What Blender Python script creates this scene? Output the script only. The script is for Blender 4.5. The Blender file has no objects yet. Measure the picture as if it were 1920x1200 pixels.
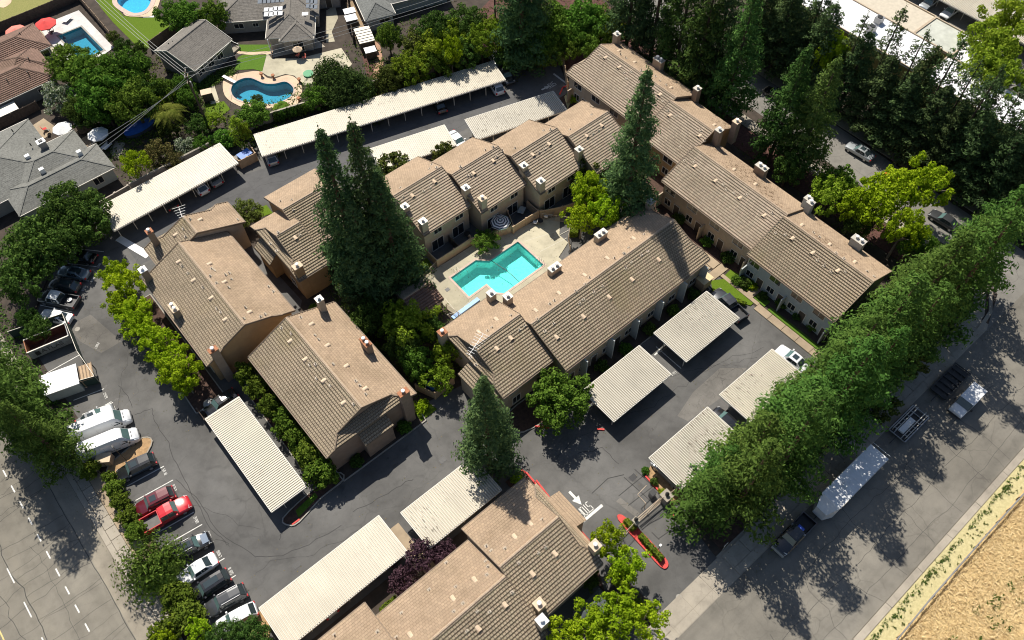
import bpy, bmesh, math, random
import numpy as np
from mathutils import Vector, Matrix
from mathutils.geometry import tessellate_polygon

random.seed(7); RNG = np.random.default_rng(7)
SC = bpy.context.scene
COL = SC.collection
R = math.radians

# ------------------------------------------------------------------ camera (drone, 28 mm, looking down 56.7 degrees)
FOC = 1501.9; PITCH = R(56.7); ROLL = R(1.056); HEAD = R(39.62); ALT = 93.0
def cam_axes():
    f = Vector((0, math.cos(PITCH), -math.sin(PITCH))); r = Vector((1, 0, 0)); d = f.cross(r)
    c, s = math.cos(ROLL), math.sin(ROLL)
    rr, dd = c*r + s*d, -s*r + c*d
    rot = Matrix.Rotation(-HEAD, 3, 'Z')          # site axes: u along the carports, v along the west street
    return rot @ rr, rot @ dd, rot @ f
CR, CD, CF = cam_axes()
cam_d = bpy.data.cameras.new('camera'); cam = bpy.data.objects.new('camera', cam_d); COL.objects.link(cam)
cam_d.sensor_width = 36; cam_d.lens = FOC/1920*36; cam_d.clip_start = 1; cam_d.clip_end = 2000
m = Matrix((CR, -CD, -CF)).transposed().to_4x4(); m.translation = Vector((0, 0, ALT)); cam.matrix_world = m
SC.camera = cam

# ------------------------------------------------------------------ sky, sun, exposure
SUN_DIR = Vector((0.207, 0.712, 1.0)).normalized()
SUN_EL = math.asin(SUN_DIR.z); SUN_AZ = math.atan2(SUN_DIR.x, SUN_DIR.y)
W = bpy.data.worlds.new('World'); SC.world = W; W.use_nodes = True
nt = W.node_tree; bg = nt.nodes['Background']
sky = nt.nodes.new('ShaderNodeTexSky'); sky.sky_type = 'NISHITA'; sky.sun_disc = False
sky.sun_elevation = SUN_EL; sky.sun_rotation = SUN_AZ
nt.links.new(sky.outputs[0], bg.inputs[0]); bg.inputs[1].default_value = 0.068
sl = bpy.data.lights.new('sun', 'SUN'); sl.energy = 4.6; sl.angle = R(0.5); sl.color = (1.0, 0.94, 0.84)
so = bpy.data.objects.new('sun', sl); COL.objects.link(so)
so.rotation_euler = SUN_DIR.to_track_quat('Z', 'Y').to_euler(); so.location = (0, 0, 120)
SC.view_settings.view_transform = 'Standard'; SC.view_settings.look = 'None'
SC.view_settings.exposure = 0.42; SC.view_settings.gamma = 1.0; SC.view_settings.use_curve_mapping = False
SC.render.engine = 'CYCLES'
try:
    SC.cycles.max_bounces = 6; SC.cycles.transparent_max_bounces = 8; SC.cycles.diffuse_bounces = 3
    SC.cycles.use_adaptive_sampling = True; SC.cycles.filter_width = 1.05
except Exception: pass

# ------------------------------------------------------------------ survey: a point of the site at height h seen in direction (px, py) of the aerial
def ray(px, py):
    return CR*(px-960) + CD*(py-600) + CF*FOC
def at(px, py, h=0.0):
    d = ray(px, py); t = (h-ALT)/d.z
    return (d.x*t, d.y*t)
def G(pts, h=0.0): return [at(x, y, h) for x, y in pts]

# ------------------------------------------------------------------ object helpers
def tag(o, label=None, cat=None, group=None, kind=None):
    if label: o['label'] = label
    if cat: o['category'] = cat
    if group: o['group'] = group
    if kind: o['kind'] = kind
    return o
def link(name, data, parent=None, loc=None, rz=0.0):
    o = bpy.data.objects.new(name, data); COL.objects.link(o)
    if parent is not None: o.parent = parent
    if loc is not None: o.location = loc
    if rz: o.rotation_euler = (0, 0, rz)
    return o
def thing(name, label, cat, loc=(0, 0, 0), rz=0.0, group=None):
    o = link(name, None, None, loc, rz); o.empty_display_size = .3
    return tag(o, label, cat, group)
def copy_tree(o, parent=None):
    c = o.copy(); COL.objects.link(c)
    if parent is not None: c.parent = parent
    for ch in list(o.children): copy_tree(ch, c)
    return c

class MB:
    """collects faces of one mesh object"""
    def __init__(s): s.v = []; s.f = []; s.mi = []; s.uv = {}
    def face(s, pts, mi=0, uv=None):
        b = len(s.v); s.v.extend([tuple(p) for p in pts]); s.f.append(list(range(b, b+len(pts)))); s.mi.append(mi)
        if uv: s.uv[len(s.f)-1] = uv
    def box(s, x0, x1, y0, y1, z0, z1, mi=0):
        b = len(s.v)
        s.v += [(x0,y0,z0),(x1,y0,z0),(x1,y1,z0),(x0,y1,z0),(x0,y0,z1),(x1,y0,z1),(x1,y1,z1),(x0,y1,z1)]
        for q in ((0,3,2,1),(4,5,6,7),(0,1,5,4),(1,2,6,5),(2,3,7,6),(3,0,4,7)):
            s.f.append([b+i for i in q]); s.mi.append(mi)
    def bar(s, a, c, w, h, mi=0):
        """box beam from a to c, w wide, h high"""
        a = Vector(a); c = Vector(c); d = (c-a)
        if d.length < 1e-6: return
        d.normalize(); up = Vector((0,0,1)) if abs(d.z) < .98 else Vector((1,0,0))
        x = d.cross(up).normalized()*w/2; y = x.cross(d).normalized()*h/2
        b = len(s.v)
        for p in (a, c):
            for q in (-x-y, x-y, x+y, -x+y): s.v.append(tuple(p+q))
        for q in ((3,2,1,0),(4,5,6,7),(0,1,5,4),(1,2,6,5),(2,3,7,6),(3,0,4,7)):
            s.f.append([b+i for i in q]); s.mi.append(mi)
    def tube(s, pts, radii, n=8, mi=0, cap=True):
        b = len(s.v); k = len(pts)
        for i, p in enumerate(pts):
            p = Vector(p); q = Vector(pts[min(i+1, k-1)]); o = Vector(pts[max(i-1, 0)])
            d = (q-o).normalized(); up = Vector((0,0,1)) if abs(d.z) < .95 else Vector((1,0,0))
            x = d.cross(up).normalized(); y = x.cross(d)
            r = radii[i] if hasattr(radii, '__len__') else radii
            for j in range(n):
                a = 2*math.pi*j/n; s.v.append(tuple(p + x*math.cos(a)*r + y*math.sin(a)*r))
        for i in range(k-1):
            for j in range(n):
                j2 = (j+1) % n
                s.f.append([b+i*n+j, b+i*n+j2, b+(i+1)*n+j2, b+(i+1)*n+j]); s.mi.append(mi)
        if cap:
            s.f.append([b+j for j in range(n)][::-1]); s.mi.append(mi)
            s.f.append([b+(k-1)*n+j for j in range(n)]); s.mi.append(mi)
    def cyl(s, x, y, z0, z1, r, n=12, mi=0, r2=None):
        s.tube([(x,y,z0),(x,y,z1)], [r, r if r2 is None else r2], n, mi)
    def prism(s, poly, z0, z1, mi=0, side=None):
        poly = ccw(poly); n = len(poly)
        for t in tess(poly):
            s.face([(*poly[i], z1) for i in t], mi)
            s.face([(*poly[i], z0) for i in t[::-1]], mi)
        for i in range(n):
            a, b = poly[i], poly[(i+1) % n]
            s.face([(*a, z0), (*b, z0), (*b, z1), (*a, z1)], mi if side is None else side)
    def build(s, name, mats, parent=None, org=(0,0,0), smooth=False, loc=None):
        me = bpy.data.meshes.new(name)
        v = np.array(s.v, float) - np.array(org, float) if s.v else np.zeros((0, 3))
        me.from_pydata([tuple(p) for p in v], [], s.f)
        mats = mats if isinstance(mats, (list, tuple)) else [mats]
        for mm in mats: me.materials.append(mm)
        if len(mats) > 1: me.polygons.foreach_set('material_index', np.array(s.mi, dtype=np.int32))
        if s.uv:
            ul = me.uv_layers.new(name='UVMap')
            for fi, uv in s.uv.items():
                ls = me.polygons[fi].loop_start
                for k, c in enumerate(uv): ul.data[ls+k].uv = c
        if smooth: me.polygons.foreach_set('use_smooth', [True]*len(me.polygons))
        me.update()
        return link(name, me, parent, loc)

def area2(p): return sum(p[i][0]*p[(i+1) % len(p)][1]-p[(i+1) % len(p)][0]*p[i][1] for i in range(len(p)))
def ccw(p): p = [tuple(q[:2]) for q in p]; return p if area2(p) > 0 else p[::-1]
def tess(poly, holes=()):
    loops = [[Vector((x, y, 0)) for x, y in poly]] + [[Vector((x, y, 0)) for x, y in h] for h in holes]
    flat = [q for l in loops for q in l]; out = []
    for t in tessellate_polygon(loops):
        a, b, c = (flat[i] for i in t)
        out.append(t if (b-a).cross(c-a).z > 0 else t[::-1])
    return out
def sheet(name, poly, z, mat, holes=(), parent=None, kind='structure', build=True, mb=None, mi=0):
    """flat paving or soil at height z"""
    poly = ccw(poly); holes = [ccw(h)[::-1] for h in holes]
    flat = list(poly) + [q for h in holes for q in h]
    mb2 = mb or MB(); 
    for t in tess(poly, holes): mb2.face([(*flat[i], z) for i in t], mi)
    if mb is not None: return mb
    o = mb2.build(name, mat, parent)
    if parent is None and kind: o['kind'] = kind
    return o
def slab(name, poly, z0, z1, mat, parent=None, kind='structure'):
    mb = MB(); mb.prism(poly, z0, z1); o = mb.build(name, mat, parent)
    if parent is None and kind: o['kind'] = kind
    return o
def rect(u0, u1, v0, v1): return [(u0,v0),(u1,v0),(u1,v1),(u0,v1)]
def strip_poly(pts, w):
    """polygon of a path of width w along pts"""
    L, Rr = [], []
    for i, p in enumerate(pts):
        a = Vector(pts[max(i-1, 0)]); b = Vector(pts[min(i+1, len(pts)-1)]); d = (b-a).normalized(); n = Vector((-d.y, d.x))*w/2
        L.append((p[0]+n.x, p[1]+n.y)); Rr.append((p[0]-n.x, p[1]-n.y))
    return L + Rr[::-1]
def smooth_loop(pts, k=4):
    """closed Catmull-Rom"""
    n = len(pts); out = []
    for i in range(n):
        p0, p1, p2, p3 = (Vector(pts[(i+j-1) % n]) for j in range(4))
        for j in range(k):
            t = j/k
            q = .5*((2*p1)+(-p0+p2)*t+(2*p0-5*p1+4*p2-p3)*t*t+(-p0+3*p1-3*p2+p3)*t**3)
            out.append((q.x, q.y))
    return out

# ------------------------------------------------------------------ materials
def nodes(name):
    mt = bpy.data.materials.new(name); mt.use_nodes = True; t = mt.node_tree
    return mt, t, t.nodes['Principled BSDF']
def N(t, typ, **kw):
    n = t.nodes.new(typ)
    for k, v in kw.items():
        if k.startswith('i_'): n.inputs[k[2:].replace('_', ' ')].default_value = v
        else: setattr(n, k, v)
    return n
def ramp(t, fac, stops):
    r = N(t, 'ShaderNodeValToRGB'); e = r.color_ramp.elements
    while len(e) < len(stops): e.new(.5)
    for el, (p, c) in zip(e, stops): el.position = p; el.color = (*c, 1) if len(c) == 3 else c
    t.links.new(fac, r.inputs[0]); return r.outputs[0]
def mix(t, fac, a, b, mode='MIX'):
    mx = N(t, 'ShaderNodeMix', data_type='RGBA', blend_type=mode)
    for k, s in ((0, fac), (6, a), (7, b)):
        if isinstance(s, (int, float)): mx.inputs[k].default_value = s
        elif isinstance(s, tuple): mx.inputs[k].default_value = (*s, 1)
        else: t.links.new(s, mx.inputs[k])
    return mx.outputs[2]
def noise(t, scale, detail=4, rough=.55, vec=None, dist=0.0):
    n = N(t, 'ShaderNodeTexNoise'); n.inputs['Scale'].default_value = scale; n.inputs['Detail'].default_value = detail
    n.inputs['Roughness'].default_value = rough; n.inputs['Distortion'].default_value = dist
    if vec is not None: t.links.new(vec, n.inputs['Vector'])
    return n.outputs[0]
def pos(t, scale=(1, 1, 1), rot=0.0):
    g = N(t, 'ShaderNodeNewGeometry'); mp = N(t, 'ShaderNodeMapping'); mp.inputs['Scale'].default_value = scale; mp.inputs['Rotation'].default_value = (0, 0, rot)
    t.links.new(g.outputs['Position'], mp.inputs[0]); return mp.outputs[0]
def dark(c, k): return tuple(x*k for x in c)
def plain(name, col, rough=.6, metal=0.0, var=.12, scale=1.5, bump=0.0, spec=.5):
    mt, t, b = nodes(name)
    p = pos(t); n = noise(t, scale, 5, .6, p)
    c = ramp(t, n, [(.3, dark(col, 1-var)), (.7, dark(col, 1+var))])
    t.links.new(c, b.inputs['Base Color']); b.inputs['Roughness'].default_value = rough; b.inputs['Metallic'].default_value = metal
    b.inputs['Specular IOR Level'].default_value = spec
    if bump:
        bp = N(t, 'ShaderNodeBump'); bp.inputs['Strength'].default_value = bump; bp.inputs['Distance'].default_value = .05
        t.links.new(noise(t, scale*8, 4, .6, p), bp.inputs['Height']); t.links.new(bp.outputs[0], b.inputs['Normal'])
    return mt
def paving(name, col, crack=.5, crack_scale=.16, stain=.3, joints=None, streak=None, grain=.12):
    """asphalt or concrete: worn tone, oil stains, crack network, tyre streaks"""
    mt, t, b = nodes(name); p = pos(t)
    big = noise(t, .07, 5, .6, p); mid = noise(t, .6, 6, .65, p); fine = noise(t, 14, 3, .7, p)
    c = ramp(t, big, [(.32, dark(col, 1-stain*.45)), (.5, col), (.7, dark(col, 1+stain*.5))])
    c = mix(t, .55, c, ramp(t, mid, [(.3, (.66,.66,.66)), (.52, (1,1,1)), (.75, (1.16,1.15,1.13))]), 'MULTIPLY')
    c = mix(t, 1.0, c, ramp(t, fine, [(.25, (1-grain,)*3), (.75, (1+grain,)*3)]), 'MULTIPLY')
    sp = noise(t, .34, 3, .5, p, .6)
    c = mix(t, ramp(t, sp, [(.64, (0,0,0)), (.74, (.5*stain,)*3)]), c, dark(col, .35))
    if streak is not None:
        s = noise(t, 1.0, 4, .5, pos(t, streak))
        c = mix(t, .6, c, ramp(t, s, [(.3, (.74,.74,.74)), (.5, (1,1,1)), (.72, (1.14,1.13,1.1))]), 'MULTIPLY')
    if crack:
        nv = N(t, 'ShaderNodeTexNoise'); nv.inputs['Scale'].default_value = .5; nv.inputs['Detail'].default_value = 6
        t.links.new(p, nv.inputs['Vector'])
        ad = N(t, 'ShaderNodeMixRGB', blend_type='LINEAR_LIGHT'); ad.inputs[0].default_value = .9
        t.links.new(p, ad.inputs[1]); t.links.new(nv.outputs['Color'], ad.inputs[2])
        for sc, wd, k in ((crack_scale, .0045, 1.0), (crack_scale*2.6, .008, .55)):
            vo = N(t, 'ShaderNodeTexVoronoi', feature='DISTANCE_TO_EDGE'); vo.inputs['Scale'].default_value = sc
            t.links.new(ad.outputs[0], vo.inputs['Vector'])
            gate = ramp(t, noise(t, .11, 2, .5, p), [(.44, (0,0,0)), (.56, (1,1,1))]) if k < 1 else ramp(t, noise(t, .15, 2, .5, p), [(.36, (.1,.1,.1)), (.55, (1,1,1))])
            ln = ramp(t, vo.outputs['Distance'], [(0, (crack*k,)*3), (wd, (crack*k*.6,)*3), (wd*2.2, (0,0,0))])
            c = mix(t, mix(t, 1.0, ln, gate, 'MULTIPLY'), c, dark(col, .25))
    t.links.new(c, b.inputs['Base Color']); b.inputs['Roughness'].default_value = .88
    b.inputs['Specular IOR Level'].default_value = .25
    bp = N(t, 'ShaderNodeBump'); bp.inputs['Strength'].default_value = .25; bp.inputs['Distance'].default_value = .03
    t.links.new(noise(t, 9, 4, .7, p), bp.inputs['Height']); t.links.new(bp.outputs[0], b.inputs['Normal'])
    return mt
def tile_roof(name, col, tw=.36, th=.40, var=.10, stain=(.16, .12, .07), stain_amt=.5, needles=0.0, joint=.62, jw=.02):
    """concrete tiles: one tone per tile, joints, weather staining; the courses themselves are stepped geometry"""
    mt, t, b = nodes(name)
    uv = N(t, 'ShaderNodeUVMap'); uv.uv_map = 'UVMap'
    br = N(t, 'ShaderNodeTexBrick'); br.offset = .5; br.inputs['Scale'].default_value = 1.0
    br.inputs['Brick Width'].default_value = tw; br.inputs['Row Height'].default_value = th; br.inputs['Mortar Size'].default_value = jw
    br.inputs['Color1'].default_value = (*dark(col, 1-var), 1); br.inputs['Color2'].default_value = (*dark(col, 1+var), 1)
    br.inputs['Mortar'].default_value = (*dark(col, joint), 1); br.inputs['Bias'].default_value = 0
    t.links.new(uv.outputs[0], br.inputs['Vector'])
    p = pos(t); c = br.outputs['Color']
    c = mix(t, .8, c, ramp(t, noise(t, .22, 5, .62, p), [(.3, (.78,.77,.74)), (.5, (1,1,1)), (.72, (1.13,1.11,1.08))]), 'MULTIPLY')
    c = mix(t, .5, c, ramp(t, noise(t, 2.2, 4, .7, p), [(.25, (.86,.86,.86)), (.75, (1.1,1.1,1.1))]), 'MULTIPLY')
    c = mix(t, ramp(t, noise(t, .12, 4, .6, p, .4), [(.56, (0,0,0)), (.76, (stain_amt,)*3)]), c, stain)
    mps = N(t, 'ShaderNodeMapping'); mps.inputs['Scale'].default_value = (1.3, .07, 1); t.links.new(uv.outputs[0], mps.inputs[0])
    c = mix(t, ramp(t, noise(t, 1.0, 3, .5, mps.outputs[0]), [(.66, (0,0,0)), (.78, (.32,)*3)]), c, dark(col, 1.45))
    if needles:
        mpn = N(t, 'ShaderNodeMapping'); mpn.inputs['Scale'].default_value = (1.6, 3.2, 1); t.links.new(uv.outputs[0], mpn.inputs[0])
        nn = noise(t, 1.0, 5, .7, mpn.outputs[0]); area = noise(t, .16, 3, .5, p)
        k = mix(t, 1.0, ramp(t, nn, [(.52, (0,0,0)), (.58, (needles,)*3)]), ramp(t, area, [(.42, (0,0,0)), (.58, (1,1,1))]), 'MULTIPLY')
        c = mix(t, k, c, (.085, .045, .022))
    t.links.new(c, b.inputs['Base Color']); b.inputs['Roughness'].default_value = .85; b.inputs['Specular IOR Level'].default_value = .3
    return mt
def shingle_roof(name, col):
    mt, t, b = nodes(name); p = pos(t, (1, 1, 1))
    c = ramp(t, noise(t, 3.2, 3, .8, p), [(.28, dark(col, .6)), (.5, col), (.75, dark(col, 1.35))])
    c = mix(t, .7, c, ramp(t, noise(t, .3, 4, .6, p), [(.3, (.8,.8,.8)), (.7, (1.15,1.15,1.15))]), 'MULTIPLY')
    t.links.new(c, b.inputs['Base Color']); b.inputs['Roughness'].default_value = .9; b.inputs['Specular IOR Level'].default_value = .2
    return mt
def ribbed(name, col, dirt=.35, dash=1.0):
    """painted steel deck with leaf litter lying in the pans (UV x across the ribs, y along them)"""
    mt, t, b = nodes(name)
    uv = N(t, 'ShaderNodeUVMap'); uv.uv_map = 'UVMap'
    p = pos(t); c = ramp(t, noise(t, .3, 4, .6, p), [(.3, dark(col, .9)), (.7, dark(col, 1.06))])
    mp = N(t, 'ShaderNodeMapping'); mp.inputs['Scale'].default_value = (6.0, 1.1, 1); t.links.new(uv.outputs[0], mp.inputs[0])
    w = N(t, 'ShaderNodeTexWhiteNoise', noise_dimensions='2D')
    nn = noise(t, 1.0, 2, .5, mp.outputs[0]); area = noise(t, .13, 3, .55, p)
    k = mix(t, 1.0, ramp(t, nn, [(.60, (0,0,0)), (.66, (dash,)*3)]), ramp(t, area, [(.47, (0,0,0)), (.60, (1,1,1))]), 'MULTIPLY')
    c = mix(t, k, c, (.10, .075, .045))
    mp2 = N(t, 'ShaderNodeMapping'); mp2.inputs['Scale'].default_value = (1.5, .12, 1); t.links.new(uv.outputs[0], mp2.inputs[0])
    c = mix(t, ramp(t, noise(t, 1.0, 4, .6, mp2.outputs[0]), [(.5, (0,0,0)), (.8, (dirt,)*3)]), c, dark(col, .55))
    t.links.new(c, b.inputs['Base Color']); b.inputs['Roughness'].default_value = .5
    return mt
def grass_mat(name, a, bcol, c3=None, scale=6):
    mt, t, b = nodes(name); p = pos(t)
    c = ramp(t, noise(t, scale, 6, .75, p), [(.3, a), (.7, bcol)])
    if c3: c = mix(t, ramp(t, noise(t, .45, 4, .6, p), [(.5, (0,0,0)), (.62, (1,1,1))]), c, c3)
    t.links.new(c, b.inputs['Base Color']); b.inputs['Roughness'].default_value = .9; b.inputs['Specular IOR Level'].default_value = .15
    bp = N(t, 'ShaderNodeBump'); bp.inputs['Strength'].default_value = .6; bp.inputs['Distance'].default_value = .12
    t.links.new(noise(t, scale*2, 4, .7, p), bp.inputs['Height']); t.links.new(bp.outputs[0], b.inputs['Normal'])
    return mt
def water_mat(name, tint):
    mt = bpy.data.materials.new(name); mt.use_nodes = True; t = mt.node_tree; t.nodes.remove(t.nodes['Principled BSDF'])
    tr = N(t, 'ShaderNodeBsdfTransparent'); tr.inputs[0].default_value = (*tint, 1)
    gl = N(t, 'ShaderNodeBsdfGlossy'); gl.inputs['Roughness'].default_value = .05
    fr = N(t, 'ShaderNodeFresnel'); fr.inputs[0].default_value = 1.33
    bp = N(t, 'ShaderNodeBump'); bp.inputs['Strength'].default_value = .25; bp.inputs['Distance'].default_value = .05
    t.links.new(noise(t, 2.5, 3, .5, pos(t)), bp.inputs['Height']); t.links.new(bp.outputs[0], gl.inputs['Normal']); t.links.new(bp.outputs[0], fr.inputs['Normal'])
    mx = N(t, 'ShaderNodeMixShader'); t.links.new(fr.outputs[0], mx.inputs[0]); t.links.new(tr.outputs[0], mx.inputs[1]); t.links.new(gl.outputs[0], mx.inputs[2])
    t.links.new(mx.outputs[0], t.nodes['Material Output'].inputs[0]); return mt
def pool_mat(name, col):
    mt, t, b = nodes(name); p = pos(t)
    vo = N(t, 'ShaderNodeTexVoronoi', feature='DISTANCE_TO_EDGE'); vo.inputs['Scale'].default_value = 2.2
    t.links.new(p, vo.inputs['Vector'])
    c = mix(t, .5, dark(col, 1.0), ramp(t, noise(t, 2.2, 5, .7, p, 1.0), [(.35, dark(col, .78)), (.65, dark(col, 1.25))]))
    t.links.new(c, b.inputs['Base Color']); b.inputs['Roughness'].default_value = .6; return mt
def leaf_mat(name, c1, c2, c3, trans=.25, hue=.03):
    """leaf faces: one tone per leaf clump face, some light passing through"""
    mt = bpy.data.materials.new(name); mt.use_nodes = True; t = mt.node_tree; t.nodes.remove(t.nodes['Principled BSDF'])
    g = N(t, 'ShaderNodeNewGeometry'); oi = N(t, 'ShaderNodeObjectInfo')
    c = ramp(t, g.outputs['Random Per Island'], [(0, c1), (.5, c2), (1, c3)])
    hs = N(t, 'ShaderNodeHueSaturation'); 
    mr = N(t, 'ShaderNodeMapRange'); mr.inputs['To Min'].default_value = .5-hue; mr.inputs['To Max'].default_value = .5+hue
    t.links.new(oi.outputs['Random'], mr.inputs[0]); t.links.new(mr.outputs[0], hs.inputs['Hue'])
    mr2 = N(t, 'ShaderNodeMapRange'); mr2.inputs['To Min'].default_value = .8; mr2.inputs['To Max'].default_value = 1.2
    w = N(t, 'ShaderNodeTexWhiteNoise', noise_dimensions='1D'); t.links.new(oi.outputs['Random'], w.inputs['W'])
    t.links.new(w.outputs['Value'], mr2.inputs[0]); t.links.new(mr2.outputs[0], hs.inputs['Value'])
    t.links.new(c, hs.inputs['Color'])
    d = N(t, 'ShaderNodeBsdfDiffuse'); tl = N(t, 'ShaderNodeBsdfTranslucent'); mx = N(t, 'ShaderNodeMixShader'); mx.inputs[0].default_value = trans
    t.links.new(hs.outputs[0], d.inputs[0]); t.links.new(hs.outputs[0], tl.inputs[0])
    t.links.new(d.outputs[0], mx.inputs[1]); t.links.new(tl.outputs[0], mx.inputs[2])
    t.links.new(mx.outputs[0], t.nodes['Material Output'].inputs[0]); return mt
def paint(name, col, rough=.25, coat=.6, metal=0.0):
    mt, t, b = nodes(name); b.inputs['Base Color'].default_value = (*col, 1); b.inputs['Roughness'].default_value = rough
    b.inputs['Coat Weight'].default_value = coat; b.inputs['Coat Roughness'].default_value = .06; b.inputs['Metallic'].default_value = metal
    p = pos(t); c = ramp(t, noise(t, 1.2, 4, .6, p), [(.3, dark(col, .92)), (.7, dark(col, 1.05))]); t.links.new(c, b.inputs['Base Color'])
    return mt
M = {}
M['soil'] = plain('soil', (.055,.042,.032), .95, var=.35, scale=.8, bump=.4)
M['mulch'] = plain('bark_mulch', (.075,.042,.03), .95, var=.4, scale=3, bump=.6)
M['redmulch'] = plain('red_mulch', (.10,.045,.035), .95, var=.4, scale=3, bump=.6)
M['tanmulch'] = plain('tan_mulch', (.38,.24,.12), .95, var=.25, scale=3, bump=.5)
M['lot'] = paving('lot_asphalt', (.118,.115,.11), crack=.2, crack_scale=.10, stain=.8)
M['patch'] = paving('patched_asphalt', (.165,.155,.14), crack=.7, crack_scale=.35, stain=.8)
M['newlane'] = paving('sealed_asphalt', (.105,.104,.104), crack=.25, crack_scale=.08, stain=.25)
M['street'] = paving('west_street_asphalt', (.205,.188,.155), crack=.15, crack_scale=.22, stain=.4, streak=(.55,.03,1))
M['street2'] = paving('south_street_asphalt', (.195,.18,.153), crack=.3, crack_scale=.13, stain=.4, streak=(.03,.55,1))
M['street3'] = paving('side_street_asphalt', (.2,.19,.17), crack=.4, stain=.3)
M['conc'] = paving('concrete', (.36,.32,.26), crack=.25, crack_scale=.3, stain=.4, grain=.06)
M['conc_tan'] = paving('tan_concrete', (.37,.29,.2), crack=.2, crack_scale=.3, stain=.4, grain=.06)
M['deck'] = paving('pool_deck_concrete', (.46,.42,.31), crack=.1, crack_scale=.3, stain=.5, grain=.05)
M['peach'] = paving('peach_concrete', (.62,.47,.33), crack=.05, stain=.2, grain=.05)
M['pale'] = paving('pale_concrete', (.62,.6,.58), crack=.05, stain=.2, grain=.05)
M['white_line'] = plain('white_road_paint', (.68,.67,.63), .8, var=.22, scale=4)
M['kerb'] = plain('grey_kerb', (.33,.31,.27), .9, var=.2)
M['redkerb'] = plain('red_kerb_paint', (.62,.055,.045), .7, var=.25, scale=2)
M['lawn'] = grass_mat('lawn_grass', (.06,.13,.012), (.115,.21,.025))
M['lawn_lit'] = grass_mat('bright_lawn', (.075,.135,.008), (.13,.20,.016))
M['dry'] = grass_mat('dry_grass', (.46,.33,.155), (.74,.57,.30), (.52,.37,.18), scale=2.6)
M['verge'] = grass_mat('dry_verge', (.42,.36,.18), (.62,.55,.30), None, scale=3)
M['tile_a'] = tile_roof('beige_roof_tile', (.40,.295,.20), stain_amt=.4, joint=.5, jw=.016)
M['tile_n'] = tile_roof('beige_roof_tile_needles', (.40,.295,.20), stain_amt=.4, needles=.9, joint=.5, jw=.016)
M['tile_shade'] = tile_roof('shade_toned_roof_tile', (.305,.245,.17), joint=.34, jw=.035, var=.1, stain=(.2,.16,.07), stain_amt=.5)  # darker copy of the beige tile: shade of slopes facing off the sun
M['tile_p'] = tile_roof('tan_roof_tile', (.36,.29,.215), joint=.62, jw=.015, var=.12, stain=(.24,.15,.09), stain_amt=.4)
M['tile_red'] = tile_roof('red_brown_tile', (.23,.145,.11), joint=.4, var=.15, stain_amt=.3)
M['shingle'] = shingle_roof('grey_brown_shingle', (.19,.175,.155))
M['shingle_g'] = shingle_roof('grey_shingle', (.17,.175,.165))
M['shingle_l'] = shingle_roof('light_grey_shingle', (.185,.185,.168))
M['stucco'] = plain('beige_stucco', (.46,.37,.27), .9, var=.1, scale=1, bump=.1)
M['stucco_o'] = plain('ochre_siding', (.42,.27,.13), .9, var=.1, scale=1)
M['stucco_g'] = plain('grey_green_siding', (.40,.43,.42), .85, var=.06)
M['siding'] = plain('brown_siding', (.30,.225,.165), .85, var=.12)
M['greywall'] = plain('grey_stucco', (.21,.21,.20), .9, var=.1)
M['greywall2'] = plain('warm_grey_stucco', (.33,.30,.27), .9, var=.1)
M['trim'] = plain('white_trim', (.66,.62,.54), .6, var=.06)
M['fascia'] = plain('brown_fascia', (.22,.165,.115), .7, var=.1)
M['ridge'] = plain('ridge_tile', (.41,.31,.22), .85, var=.2, scale=4)
M['cap'] = plain('chimney_cap_metal', (.5,.47,.41), .5, metal=.2, var=.12)
M['rust'] = plain('rusty_cap', (.36,.15,.07), .8, var=.35, scale=4)
M['flue'] = plain('white_flue', (.78,.77,.74), .5, var=.06)
M['dark'] = plain('black_metal', (.02,.02,.02), .5, var=.1)
M['vent'] = plain('beige_vent_paint', (.60,.46,.32), .7, var=.08)
M['pipe'] = plain('vent_pipe', (.42,.35,.27), .7, var=.2)
M['glass'] = plain('dark_window_glass', (.022,.026,.032), .08, var=.1, spec=.8)
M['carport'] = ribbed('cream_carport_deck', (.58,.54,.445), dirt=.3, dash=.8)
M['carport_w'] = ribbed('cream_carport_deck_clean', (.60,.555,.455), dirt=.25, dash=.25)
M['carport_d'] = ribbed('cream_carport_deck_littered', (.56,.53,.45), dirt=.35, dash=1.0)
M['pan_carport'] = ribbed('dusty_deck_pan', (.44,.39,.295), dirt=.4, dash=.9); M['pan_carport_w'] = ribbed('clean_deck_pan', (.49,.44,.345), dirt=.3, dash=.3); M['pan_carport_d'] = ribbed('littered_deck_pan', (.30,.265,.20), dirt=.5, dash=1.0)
M['post'] = plain('white_post', (.66,.63,.56), .6, var=.06)
M['wood'] = plain('fence_wood', (.25,.18,.12), .9, var=.3, scale=3)
M['wood_d'] = plain('dark_fence_wood', (.105,.078,.06), .9, var=.35, scale=3)
M['tanfence'] = plain('tan_fence', (.46,.33,.21), .85, var=.12, scale=2)
M['wall_m'] = plain('masonry_wall', (.40,.345,.29), .9, var=.12)
M['white'] = plain('white_paint', (.78,.78,.77), .5, var=.04)
M['grey'] = plain('grey_metal', (.32,.32,.32), .45, metal=.5, var=.12)
M['water'] = water_mat('pool_water', (.42,.92,.88)); M['water2'] = water_mat('blue_pool_water', (.28,.70,.86))
M['plaster'] = pool_mat('pool_plaster', (.66,.88,.84)); M['plaster2'] = pool_mat('blue_pool_plaster', (.52,.74,.82)); M['plaster3'] = pool_mat('dark_pool_plaster', (.36,.46,.47))
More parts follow.
